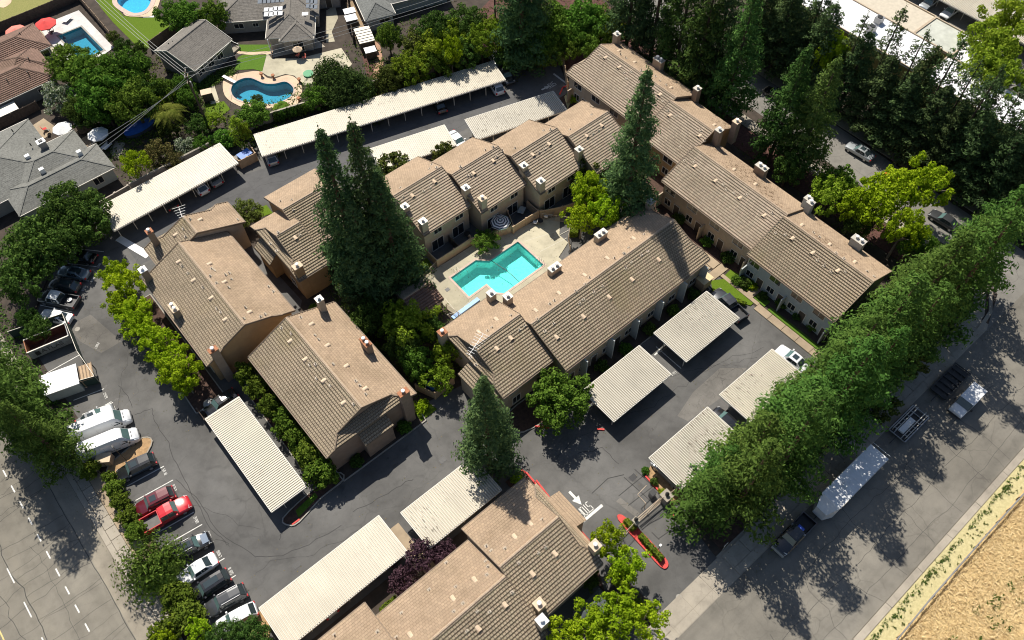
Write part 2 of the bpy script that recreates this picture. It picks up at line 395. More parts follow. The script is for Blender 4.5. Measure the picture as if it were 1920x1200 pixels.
# ================================================================== GROUND, STREETS, PAVING
POOL = [(37.0,58.3),(41.7,58.4),(43.1,57.0),(48.6,57.0),(48.6,51.3),(41.0,51.2),(40.2,52.1),(40.2,54.1),(36.9,54.0)]
KP = lambda pts: [(400+x/7.5, 60+y/7.5) for x, y in pts]
KID_PX = KP([(255,800),(300,720),(420,660),(530,655),(620,690),(720,730),(860,735),(1000,705),(1080,740),(1130,810),(1100,900),(1000,965),(830,1020),(640,1000),(450,985),(320,940),(265,870)])
KIDNEY = smooth_loop(G(KID_PX), 3)
ROUND_PX = [(180+x/7.5, y/7.5) for x, y in [(300,20),(350,90),(470,165),(560,190),(680,160),(760,60),(770,-60),(640,-160),(460,-170),(330,-90)]]
ROUNDP = smooth_loop(G(ROUND_PX), 3)
RECTP = G([(110,68),(152,51),(186,86),(137,96)]); 
a_, b_, c_ = (Vector(p) for p in (RECTP[0], RECTP[1], RECTP[2])); d_ = (b_-a_); e_ = c_-b_
RECTP = [tuple(a_), tuple(b_), tuple(b_+e_*1.25), tuple(a_+e_*1.25)]
HOLES = [POOL, KIDNEY, ROUNDP, RECTP]
sheet('ground', [(-260,-160),(420,-160),(420,420),(-260,420)], 0.0, M['soil'], HOLES)

# complex asphalt
LOT = [(-13.2,5),(-13.2,64),(-13.6,88.5),(-3,100.6),(4,102.5),(26,102.5),(30,100.6),(70,89),(80,82.3),(77.3,77),(77,74),(73,72),(72.6,60),(66.2,36),(66.2,33.2),(66.1,26.7),(65.7,15.4),(52,13.8),(38,12.6),(36.2,12.3),(35.4,6.0),(26.2,6.0),(25.6,13),(25.4,5)]
sheet('parking_lot', LOT, 0.004, M['lot'], [POOL])
LZ = 0.008
sheet('asphalt_patch', G([(126,612),(170,590),(228,640),(190,662),(150,640)]), LZ, M['patch'])
sheet('asphalt_patch', G([(1300,735),(1350,690),(1400,690),(1360,740),(1290,790),(1270,780)]), LZ, M['patch'])
sheet('asphalt_patch', G([(1155,940),(1163,933),(1200,962),(1192,970)]), LZ, M['patch'])
sheet('sealed_lane', [(4,95),(24,96),(69,83),(69,79.5),(45,82),(25,88.5),(4,90)], LZ, M['newlane'])
# square patch joints cut in the entrance drive
seams = MB()
for a, b in [((1170,895),(1232,950)),((1190,880),(1255,940)),((1160,930),(1215,885)),((1178,948),(1240,900)),((1200,970),(1258,925)),((1225,905),(1210,893)),((1140,897),(1170,890)),((1140,897),(1110,925)),((1235,1010),(1285,975)),((1236,1012),(1222,998))]:
    p, q = at(*a), at(*b); d = (Vector(q)-Vector(p)).normalized(); n = Vector((-d.y, d.x))*.05
    seams.face([(p[0]+n.x,p[1]+n.y,.012),(p[0]-n.x,p[1]-n.y,.012),(q[0]-n.x,q[1]-n.y,.012),(q[0]+n.x,q[1]+n.y,.012)])
M['tar'] = plain('tar_seam', (.035,.034,.033), .8)
tag(seams.build('tar_seam', M['tar']), kind='structure')
def crack_line(pts, w=.07, z=.012):
    mb = MB(); q = G(pts); fine = []
    for i in range(len(q)-1):
        for k in range(5):
            t = k/5; fine.append((q[i][0]*(1-t)+q[i+1][0]*t+random.uniform(-.12,.12), q[i][1]*(1-t)+q[i+1][1]*t+random.uniform(-.12,.12)))
    fine.append(q[-1]); pl = strip_poly(fine, w); n = len(fine)
    for i in range(n-1): mb.face([(*pl[i], z), (*pl[i+1], z), (*pl[2*n-2-i], z), (*pl[2*n-1-i], z)][::-1])
    tag(mb.build('asphalt_crack', M['tar']), kind='structure')
for pts in ([(222,722),(240,740),(248,764)],[(250,778),(285,766),(290,790),(315,830),(335,880),(362,930),(395,990),(430,1020)],[(330,900),(375,940),(410,1000),(480,1045)],
            [(480,1043),(530,1040),(580,1020),(640,985)],[(660,960),(720,930),(760,905),(775,898)],[(405,1010),(425,1020),(430,1025)],[(525,1012),(528,1000),(540,985)],[(1085,850),(1130,840),(1160,870)]):
    crack_line(pts)

def crack_uv(p, q, w=.06, wob=.3, z=.0125, step=.9):
    p, q = Vector(p), Vector(q); n = max(3, int((q-p).length/step)); d = (q-p).normalized(); nn = Vector((-d.y, d.x)); off = 0; pts = []
    for i in range(n+1):
        off = off*.75+random.gauss(0, wob*.5); o = p.lerp(q, i/n)+nn*off; pts.append((o.x, o.y))
    mb = MB(); pl = strip_poly(pts, w); m = len(pts)
    for i in range(m-1):
        mb.face([(*pl[i], z), (*pl[i+1], z), (*pl[2*m-2-i], z), (*pl[2*m-1-i], z)][::-1])
    tag(mb.build('asphalt_crack', M['tar']), kind='structure')
v_ = 32.0
while v_ < 76:
    crack_uv((-33, v_+random.uniform(-.8,.8)), (-20.1, v_+random.uniform(-.8,.8)), random.uniform(.02,.05), .3)
    if random.random() < .6: crack_uv((-20, v_+.9), (-26-random.random()*3, v_+random.uniform(.5,1.8)), .035, .3)
    v_ += random.uniform(2.3, 3.7)
crack_uv((-20.0, 28), (-20.0, 80), .07, .06); crack_uv((-27.0, 30), (-27.4, 74), .08, .25); crack_uv((-30.0, 30), (-29.6, 62), .05, .4); crack_uv((-24.4, 34), (-24.6, 60), .03, .3)
for k_ in range(9):
    u_ = 34+k_*5.6+random.uniform(-1,1); crack_uv((u_, -9.0), (u_+random.uniform(-1.5,1.5), random.uniform(-6,2)), .035, .35)
crack_uv((26, -4.2), (95, -4.6), .035, .25); crack_uv((26, -7.4), (95, -7.2), .03, .2); crack_uv((40, -1.2), (80, -1.6), .03, .3)
for p_, q_ in [((-11,66),(-4,78)),((-6,40),(6,37)),((30,28),(62,22)),((41,30),(60,21)),((-2,86),(5,92)),((20,93),(60,81)),((-8,52),(-3,44))]: crack_uv(p_, q_, .035, .5)
# west street (runs along v) and south street (runs along u)
sheet('street', [(-70,-60),(-19.9,-60),(-19.9,300),(-70,300)], 0.006, M['street'])
sheet('parking_lane', [(-19.9,3.3),(-17.9,3.3),(-17.9,300),(-19.9,300)], 0.009, paving('tan_lane_asphalt', (.27,.24,.19), crack=.1, stain=.35, streak=(.6,.05,1)))
sheet('street', [(-19.9,-9.2),(260,-9.2),(260,3.3),(-19.9,3.3)], 0.006, M['street2'])
sheet('side_street', [(95.3,3.3),(103.2,3.3),(104.5,60),(112,110),(104,110),(97,60)], 0.006, M['street3'])
sheet('side_street', [(87,3.3),(95.3,3.3),(95.5,9.5),(93.5,5.6)], 0.006, M['street3'])
# crack grid of the old west street
def slabs(name, poly_rects, z0, z1, mat, root_name='pavement'):
    """pavement of single slabs with open joints"""
    root = None
    for r in poly_rects:
        mb = MB(); mb.prism(r, z0+random.uniform(-.006,.006), z1+random.uniform(-.008,.008))
        if root is None:
            us = [p[0] for q in poly_rects for p in q]
            root = link(root_name, None, None, (poly_rects[0][0][0], poly_rects[0][0][1], 0)); root['kind'] = 'structure'
        mb.build(name, mat, root, org=(root.location.x, root.location.y, 0))
    return root
def urow(u0, u1, v0, v1, step, gap=.035):
    n = max(1, round((u1-u0)/step)); s = (u1-u0)/n
    return [rect(u0+i*s+gap, u0+(i+1)*s-gap, v0, v1) for i in range(n)]
def vrow(u0, u1, v0, v1, step, gap=.035):
    n = max(1, round((v1-v0)/step)); s = (v1-v0)/n
    return [rect(u0, u1, v0+i*s+gap, v0+(i+1)*s-gap) for i in range(n)]
sheet('pavement_base', [(-17,3.3),(88,3.3),(88,6.6),(-17,6.6)], .0025, M['conc'])
slabs('slab', urow(36.0, 86, 4.35, 6.2, 3.0)+urow(-10, 25.6, 4.35, 6.2, 3.0), -.02, .13, M['conc'])
slabs('slab', urow(25.9, 35.6, 4.35, 6.4, 3.2)+urow(25.9, 35.6, 3.35, 4.3, 3.2), -.02, .03, M['conc'], 'driveway_apron')
slabs('slab', vrow(-17.15, -15.95, 38, 64, 1.6)+vrow(-17.15, -15.95, 30, 38, 1.6)+vrow(-17.15, -15.95, 64, 120, 1.6), -.02, .12, M['conc'])
slabs('slab', vrow(-15.9, -14.4, 44, 64, 3.4), -.02, .11, M['conc_tan'], 'path')
slabs('kerb_stone', urow(36.0, 86, 3.4, 4.3, 6.0, .02)+urow(-10, 25.6, 3.4, 4.3, 6.0, .02), -.02, .125, M['conc'], 'kerb')
slabs('kerb_stone', vrow(-17.85, -17.2, 30, 120, 6, .02), -.02, .12, M['conc'], 'kerb')
slabs('kerb_stone', urow(-20, 130, -10.05, -9.25, 6.0, .02), -.02, .10, M['conc'], 'kerb')
sheet('verge', [(-30,-10.1),(260,-10.1),(260,-12.2),(-30,-12.2)], 0.01, M['verge'])
sheet('dry_field', [(-30,-12.2),(260,-12.2),(260,-120),(-30,-120)], 0.012, M['dry'])
slabs('kerb_stone', [strip_poly([(86,4.0),(90,4.6),(93,6.4),(94.8,10)], .5)], -.02, .12, M['conc'], 'kerb')
slabs('slab', [strip_poly([(86,5.4),(88.5,5.6),(91.5,7.2),(93.3,11)], 1.7)]+vrow(92.6, 94.6, 11, 60, 3), -.02, .12, M['conc'])
slabs('slab', vrow(104.3, 106, 12, 62, 3), -.02, .12, M['conc'])

# road paint
def line_mark(name, pts, w, z=.014, mat='white_line'):
    mb = MB(); pl = strip_poly(pts, w); n = len(pts)
    for i in range(n-1): mb.face([(*pl[i], z), (*pl[i+1], z), (*pl[2*n-2-i], z), (*pl[2*n-1-i], z)][::-1])
    return tag(mb.build(name, M[mat]), kind='structure')
for k in range(24):
    v = 30.2 + k*2.68
    line_mark('lane_dash', [(-23.5, v), (-23.5, v+1.15)], .16)
for k in range(8):
    v = 47.0 + k*5.0
    if v < 70: line_mark('lane_dash', [(-27.8, v), (-27.8, v+2.2)], .14)
M['yellow_line'] = plain('yellow_road_paint', (.62,.5,.2), .8, var=.2, scale=4)
line_mark('centre_line', [(-31.1, 20), (-31.1, 90)], .15, mat='yellow_line')
# parking bays, west row: heads at u=-13, slightly skewed
def stall(p, q, w=.11): line_mark('parking_line', [p, q], w)
sk = math.tan(R(-7))
for v in (33.6, 36.2, 38.75, 41.35, 43.95, 46.6, 49.3, 51.3, 56.7, 59.1):
    stall((-12.7, v+.35), (-8.0, v+.35+sk*4.7))
for v in (70.4, 73.1): stall((-12.7, v+2.0), (-8.9, v+2.0-1.0))
for (x0,y0,x1,y1) in [(133,465,195,472),(118,493,181,500),(104,519,167,527),(90,545,150,556),(75,572,135,585)]:
    stall(at(x0,y0), at(x1,y1))
for (x0,y0,x1,y1) in [(80,704,150,665),(153,697,166,691),(193,762,209,753),(230,872,300,0)][:3]:
    stall(at(x0,y0), at(x1,y1))
# little stencilled bay numbers painted along the row: one 3-digit number of bars per bay
def digit_mark(c, ang, h=.36, n=4, w=.95):
    mb = MB(); ca, sa = math.cos(ang), math.sin(ang)
    def P(x, y): return (c[0]+x*ca-y*sa, c[1]+x*sa+y*ca, .014)
    wd = w/n
    segs = {'a':(.1,.9,.86,1),'g':(.1,.9,.43,.57),'d':(.1,.9,0,.14),'f':(0,.22,.5,1),'b':(.78,1,.5,1),'e':(0,.22,0,.5),'c':(.78,1,0,.5)}
    sets = ['abcdef','bc','abged','abgcd','fgbc','afgcd','afgedc','abc','abcdefg','abcdfg']
    for i in range(n):
        for s in sets[random.randrange(10)]:
            x0, x1, y0, y1 = segs[s]; ox = -w/2+i*wd
            mb.face([P(ox+x0*wd*.78, (y0-.5)*h), P(ox+x1*wd*.78, (y0-.5)*h), P(ox+x1*wd*.78, (y1-.5)*h), P(ox+x0*wd*.78, (y1-.5)*h)])
    return tag(mb.build('bay_number', M['white_line']), kind='structure')
for x, y in [(198,742),(214,767),(309,885),(327,915),(368,975),(392,1003),(411,1039),(433,1071),(456,1102),(474,1136)]:
    digit_mark(at(x, y), R(-97))
for x, y in [(186,497),(181,512),(174,524),(157,541),(182,648)]: digit_mark(at(x, y), R(-140))
digit_mark(at(1263,700), R(0))
stall(at(1230,650), at(1277,691), .12); stall(at(1227,666), at(1240,655), .2)
M['oil'] = plain('oil_stain', (.062,.059,.055), .6, var=.35, scale=5)
def stain(u, v, r):
    n = 14; ph = random.random()*6; pts = [(u+r*(1+.3*math.sin(2*a+ph)+.18*math.sin(5*a))*math.cos(a)*1.5, v+r*(1+.25*math.sin(3*a+ph))*math.sin(a)*.8) for a in [2*math.pi*i/n for i in range(n)]]
    sheet('oil_stain', pts, .0105+random.random()*.001, M['oil'])
for v_ in (50.0, 57.6, 71.5, 74.3, 47.8, 42.6): stain(-9.2+random.uniform(-1.5,1.2), v_, random.uniform(.16,.34))
for i_ in range(16): stain(*random.choice([(random.uniform(-6,0), random.uniform(36,88)), (random.uniform(12,30), random.uniform(35,42)), (random.uniform(40,62), random.uniform(21.5,25)), (random.uniform(10,60), random.uniform(86,92))]), random.uniform(.1,.26))
# entrance marking: arrow, STOP and stop bar (read from the lot side)
arrow = MB()
for pts in ([(27.84,23.5),(28.16,23.5),(28.16,22.4),(27.84,22.4)], [(27.45,22.4),(28.55,22.4),(28.0,21.3)]):
    arrow.face([(*p, .014) for p in ccw(pts)])
tag(arrow.build('road_arrow', M['white_line']), kind='structure')
line_mark('stop_bar', [(26.75,19.7),(29.85,19.65)], .36)
def stroke_text(word, org, wu, hv, mat, name, flip=True):
    glyph = {'S':[(1,1,0,1),(0,1,0,.5),(0,.5,1,.5),(1,.5,1,0),(1,0,0,0)],'T':[(0,1,1,1),(.5,1,.5,0)],'O':[(0,0,0,1),(0,1,1,1),(1,1,1,0),(1,0,0,0)],'P':[(0,0,0,1),(0,1,1,1),(1,1,1,.5),(1,.5,0,.5)]}
    mb = MB(); th = .05
    for i, ch in enumerate(word):
        ox = i*wu*1.35
        for x0, y0, x1, y1 in glyph[ch]:
            a = (ox+x0*wu, y0*hv); b = (ox+x1*wu, y1*hv)
            s = -1 if flip else 1
            a = (org[0]+s*a[0], org[1]+s*a[1]); b = (org[0]+s*b[0], org[1]+s*b[1])
            d = Vector((b[0]-a[0], b[1]-a[1])).normalized()*th; n = Vector((-d.y, d.x))
            mb.face([(a[0]-d.x+n.x, a[1]-d.y+n.y, .014), (a[0]-d.x-n.x, a[1]-d.y-n.y, .014), (b[0]+d.x-n.x, b[1]+d.y-n.y, .014), (b[0]+d.x+n.x, b[1]+d.y+n.y, .014)])
    return tag(mb.build(name, mat), kind='structure')
stroke_text('STOP', (28.75, 21.15), .34, 1.15, M['white_line'], 'road_lettering')
# markings at the far exit
line_mark('stop_bar', [(77.7,81.3),(77.7,77.7)], .35)
arrow = MB()
for pts in ([(73.4,79.75),(73.4,79.4),(74.3,79.35),(74.3,79.65)], [(74.2,79.9),(74.2,79.1),(75.2,79.4)]):
    arrow.face([(*p, .014) for p in ccw(pts)])
tag(arrow.build('road_arrow', M['white_line']), kind='structure')
for q in [(76.2,79.9)]: stroke_text('STOP', q, .3, 1.0, M['white_line'], 'road_lettering')

# planting beds, lawns, walks (raised a little, kerbed)
_bz = [0]
def bed(name, poly, mat, z=.10, kerb=None, kw=.15, kname='kerb'):
    _bz[0] += 1; z += .0035*_bz[0] % .04
    o = slab(name, poly, -.02, z, M[mat])
    if kerb:
        q = ccw(poly); n = len(q); mb = MB()
        for i in range(n):
            a, b = Vector(q[i]), Vector(q[(i+1) % n]); d = (b-a).normalized() if (b-a).length > 1e-6 else Vector((1,0)); nn = Vector((d.y, -d.x))*kw
            mb.prism([tuple(a+nn*.02), tuple(b+nn*.02), tuple(b+nn+d*kw*.6), tuple(a+nn-d*kw*.6)], -.02, z+.04+.001*(i % 3))
        tag(mb.build(kname, M[kerb]), kind='structure')
    return o
bed('planting_bed', [(-1.3,62.8),(2.7,62.8),(2.7,84),(-.8,84)], 'mulch', kerb='kerb')
bed('planting_bed', [(4.9,44.4),(7.6,44.4),(7.6,62),(5.2,62)], 'mulch', kerb='kerb')
bed('planting_bed', smooth_loop([(-.2,43.3),(-.1,42.2),(1.0,41.8),(4.6,42.6),(8.0,42.8),(7.6,44),(3.5,43.9)], 3), 'mulch', kerb='kerb')
bed('lawn', [(1.2,42.2),(4.4,42.9),(4.4,43.6),(1.4,43.2)], 'lawn', z=.12)
bed('planting_bed', [(8.0,42.6),(20.5,42.6),(20.8,45),(8.0,45)], 'soil', kerb='kerb')
bed('lawn', [(20.0,42.8),(22.6,42.9),(22.2,45.0),(20.2,45.0)], 'lawn_lit', z=.13)
bed('planting_bed', [(20.6,44.9),(30,43),(30,36),(34,36),(34,53),(33.2,62.2),(36.5,64),(36,77),(18,68),(18.2,62.5),(20.6,62.5)], 'soil', z=.03)
bed('lawn', G([(475,395),(500,385),(512,400),(490,408)]), 'lawn_lit', z=.1)
bed('planting_bed', [(16,66),(18.6,69),(18.2,86),(14.5,92),(19,92),(23,87),(23,66)], 'soil', z=.06)
bed('planting_bed', [(36,76.2),(72,68.5),(73,71),(46,80),(37,79.5)], 'mulch', z=.1, kerb='kerb')
bed('planting_bed', [(37,32.6),(63.5,32.6),(63.5,35),(37,35)], 'soil', kerb='kerb')
bed('planting_bed', smooth_loop([(28.4,33.6),(31,32.7),(36,31.6),(37.3,31.2),(37.2,33.5),(36.8,36),(28.4,36.3)], 3), 'mulch', kerb='kerb')
bed('planting_bed', [(66.9,16.5),(69.6,16.5),(69.6,31.4),(68.6,31.4)], 'soil', z=.06)
bed('lawn', [(66.95,16.4),(67.6,16.4),(67.6,25.0),(66.95,25.0)], 'lawn', z=.12)
bed('lawn', [(67.2,28.9),(69.2,28.9),(68.4,33.0),(66.7,32.8)], 'lawn_lit', z=.12)
bed('lawn', [(67.0,25.6),(68.3,25.6),(68.0,27.6),(67.1,27.6)], 'lawn', z=.12)
bed('lawn', [(63.3,31.9),(65.7,27.0),(66.3,27.0),(66.4,32.5),(64.8,33.5)], 'lawn_lit', z=.12)
slabs('slab', vrow(65.65, 66.85, 14.5, 26.4, 2.4)+[rect(66.4,67.0,26.4,33.2), rect(62.8,68.2,33.3,34.6), rect(66.9,69.3,27.7,28.8)], -.02, .13, M['conc_tan'], 'walkway')
slabs('slab', vrow(66.6, 68.1, 34.7, 60, 2.4)+vrow(64.3, 66.5, 35, 44, 2.4), -.02, .12, M['conc_tan'], 'walkway')
bed('planting_bed', [(68.2,32),(70.4,32),(70.4,49),(74.8,50),(75,58),(76.2,58),(76.2,76),(74.2,76),(72.6,68),(68.2,50)], 'mulch', z=.06)
bed('lawn', G([(1058,182),(1068,172),(1072,190),(1064,205)]), 'verge', z=.11)
line_k = MB()
def kerb_run(pts, mat, w=.22, z=.16):
    mb = MB(); q = strip_poly(pts, w); n = len(pts)
    for i in range(n-1): mb.prism([q[i], q[i+1], q[2*n-2-i], q[2*n-1-i]], -.02, z+.002*(i % 2))
    return tag(mb.build('kerb', M[mat]), kind='structure')
kerb_run([(25.9,27.2),(25.6,24.2)], 'redkerb'); kerb_run(G([(978,882),(988,888),(1000,902),(1030,937)]), 'redkerb')
kerb_run([(25.7,19.4),(25.6,17.1)], 'redkerb'); kerb_run(G([(1210,893),(1262,950)]), 'redkerb'); kerb_run(G([(1258,962),(1270,980)]), 'redkerb')
kerb_run(G([(1120,805),(1133,806)]), 'redkerb'); kerb_run(G([(1003,800),(1030,802)]), 'redkerb'); kerb_run(G([(548,984),(562,974)]), 'redkerb')
kerb_run(G([(1049,178),(1055,165),(1067,160)]), 'redkerb')
bed('planting_bed', [(25.4,17),(25.4,29.5),(22.9,29.5),(22.9,12)], 'mulch', z=.1)
bed('planting_bed', G([(1210,888),(1222,872),(1245,888),(1290,940),(1262,945)]), 'tanmulch', z=.11)
# drive island with red kerb
isl = [(30.75,17.2),(30.0,17.1),(29.8,13.1),(29.75,9.9),(30.3,9.4),(30.85,9.9),(31.0,11.6),(31.05,14.5)]
bed('traffic_island', smooth_loop(isl, 3), 'redkerb', z=.15)
bed('planting_bed', smooth_loop([(30.6,16.8),(30.15,16.7),(30.0,13.1),(29.98,10.3),(30.3,9.95),(30.65,10.4),(30.8,11.8),(30.82,14.5)], 3), 'mulch', z=.155)
bed('planting_bed', [(-8.6,14),(-8.6,29.4),(8.5,29.4),(10.4,28.2),(22.5,28.2),(22.5,25.2),(14.5,26.0),(1.4,25.6),(1.2,27),(-8,28)], 'soil', z=.05)
slabs('slab', [rect(8.7,9.9,29.4,33.9), rect(8.7,10.2,25.9,29.3)], -.02, .12, M['conc_tan'], 'walkway')
bed('planting_bed', [(36.5,6.6),(86,6.6),(92,9),(92.3,15.5),(69,15.8),(65.6,14.2),(52,13.2),(37,11.8)], 'mulch', z=.08)
bed('planting_bed', [(88,15.8),(92.3,15.8),(92.4,60),(97,80),(99,95),(82,84.5),(78.5,77),(88,77),(88,50)], 'redmulch', z=.05)
bed('planting_bed', [(69,88.5),(80.2,82.4),(98,95),(104,112),(78,103)], 'redmulch', z=.05)
bed('planting_bed', [(-17,64),(-13.6,64),(-13.9,88.6),(-3.5,101),(-3,112),(-17,112)], 'soil', z=.05)
bed('planting_bed', [(-15.8,30),(-13.35,30),(-13.35,63.4),(-14.3,63.4),(-14.4,44),(-15.8,40)], 'mulch', z=.05)
bed('planting_bed', smooth_loop([(-13.3,63.2),(-13.2,61.8),(-9.6,61.6),(-7.6,62.9),(-8.2,64.0),(-10,63.9)], 3), 'tanmulch', z=.14, kerb='conc')
bed('planting_bed', smooth_loop([(-9.6,31.8),(-7.4,34.2),(-7.0,35.4),(-9.2,35.8),(-11,33)], 3), 'tanmulch', z=.12)
bed('planting_bed', [(22.9,4.6),(25.5,4.6),(25.5,12),(22.9,12)], 'soil', z=.05)
sheet('drive_apron', [(26.0,6.4),(35.5,6.4),(35.6,12),(26.0,12)], .012, M['lot'])

# pool deck and pools
def pool(name, outline, label, zdeck, depth, water, plaster, coping, zw=-.12, cw=.32, kw=None):
    q = ccw(outline); c = (sum(p[0] for p in q)/len(q), sum(p[1] for p in q)/len(q))
    t = thing(name, label, 'pool', (c[0], c[1], 0)); O = (c[0], c[1], 0)
    b = MB()
    for i in range(len(q)):
        a, d = q[i], q[(i+1) % len(q)]; b.face([(*d, -depth), (*a, -depth), (*a, zdeck), (*d, zdeck)][::-1])
    for tr in tess(q): b.face([(*q[i], -depth) for i in tr])
    b.build('basin', M[plaster], t, O)
    bd = MB()
    for i in range(len(q)):
        a, d = Vector(q[i]), Vector(q[(i+1) % len(q)]); nn = Vector((-(d-a).y, (d-a).x)).normalized()*.012; a, d = a+nn, d+nn
        bd.face([(a.x, a.y, -.34), (d.x, d.y, -.34), (d.x, d.y, zdeck-.01), (a.x, a.y, zdeck-.01)])
    bd.build('tile_band', M['tileband'], t, O)
    w = MB()
    for tr in tess(q): w.face([(*q[i], zw) for i in tr])
    w.build('water', M[water], t, O)
    cp = MB(); n = len(q); off = []
    for i in range(n):
        p0, p1, p2 = Vector(q[i-1]), Vector(q[i]), Vector(q[(i+1) % n])
        n1 = Vector(((p1-p0).y, -(p1-p0).x)).normalized(); n2 = Vector(((p2-p1).y, -(p2-p1).x)).normalized(); nn = (n1+n2)
        nn = nn/max(.5, nn.length_squared/2); off.append(tuple(p1+nn*cw))
    for i in range(n): cp.prism([q[i], q[(i+1) % n], off[(i+1) % n], off[i]], zdeck-.1, zdeck+.035+.002*(i % 2))
    cp.build('coping', M[coping], t, O)
    return t, off
M['tileband'] = plain('waterline_tiles', (.12,.30,.34), .3, var=.3, scale=6)
M['coping'] = plain('coping_stone', (.52,.40,.33), .8, var=.12)
pl, off = pool('swimming_pool', POOL, 'angular turquoise swimming pool in the courtyard of the beige townhouses', .1, 1.75, 'water', 'plaster', 'coping')
DECK = [(33.3,52.4),(33.3,59.8),(34.6,61.0),(43.0,60.9),(43.0,61.0),(49.2,58.9),(54.2,58.2),(56.5,56.4),(54.1,53.9),(54.1,52.0),(51.2,50.9),(51.2,48.7),(38.2,48.7),(34.2,50.0)]
sheet('pool_deck', DECK, .1, M['deck'], [off])
side = MB(); dq = ccw(DECK)
for i in range(len(dq)):
    a, b = dq[i], dq[(i+1) % len(dq)]; side.face([(*a, -.02), (*b, -.02), (*b, .1), (*a, .1)])
tag(side.build('pool_deck_edge', M['deck']), kind='structure')
jn = MB()
for a, b in [((1037,385+62),(1078,425)),((985,452),(1050,432)),((1012,472),(1063,446)),((870,575),(883,562)),((835,560),(860,590)),((895,572),(838,590)),((820,500),(845,490)),((868,470),(880,478)),((960,440),(970,450))]:
    p, q2 = at(*a, .1), at(*b, .1); d = (Vector(q2)-Vector(p)).normalized(); n = Vector((-d.y, d.x))*.035
    jn.face([(p[0]+n.x,p[1]+n.y,.106),(p[0]-n.x,p[1]-n.y,.106),(q2[0]-n.x,q2[1]-n.y,.106),(q2[0]+n.x,q2[1]+n.y,.106)])
tag(jn.build('deck_joint', plain('pale_joint', (.56,.53,.44), .9)), kind='structure')
for k_ in range(3):
    st_ = MB(); st_.box(47.0+.5*k_, 48.58, 51.32, 51.9-.0*k_, -1.7, -.95+.27*k_); st_.build('pool_step', M['plaster'], pl, (pl.location.x, pl.location.y, 0))
rope = MB(); rope.tube([(43.45,57.0,-.1),(44.0,54.0,-.1),(44.05,51.3,-.1)], .05, 6)
tag(rope.build('pool_rope', M['dark']), 'dark rope line across the turquoise courtyard pool', 'rope')
rails = thing('pool_ladder', 'chrome steps and handrails at the right corner of the courtyard pool', 'pool ladder', (48.3, 51.6, .1))
rb = MB()
for k in range(3):
    o = k*.45; rb.tube([(48.95-o*.1,51.6+o,.1),(48.8-o*.1,51.6+o,.8),(48.3-o*.1,51.6+o,.75),(48.0-o*.1,51.6+o,-.6)], .03, 6)
rb.build('handrail', M['cap'], rails, (48.3,51.6,.1))
l2 = thing('pool_ladder', 'chrome grab rails at the left end of the courtyard pool', 'pool ladder', (38.3, 58.5, .1))
rb = MB()
for o in (0, .5): rb.tube([(38.0+o,58.9,.1),(38.0+o,58.8,.85),(38.0+o,58.2,.8),(38.0+o,58.0,-.3)], .03, 6)
rb.build('handrail', M['cap'], l2, (38.3,58.5,.1))
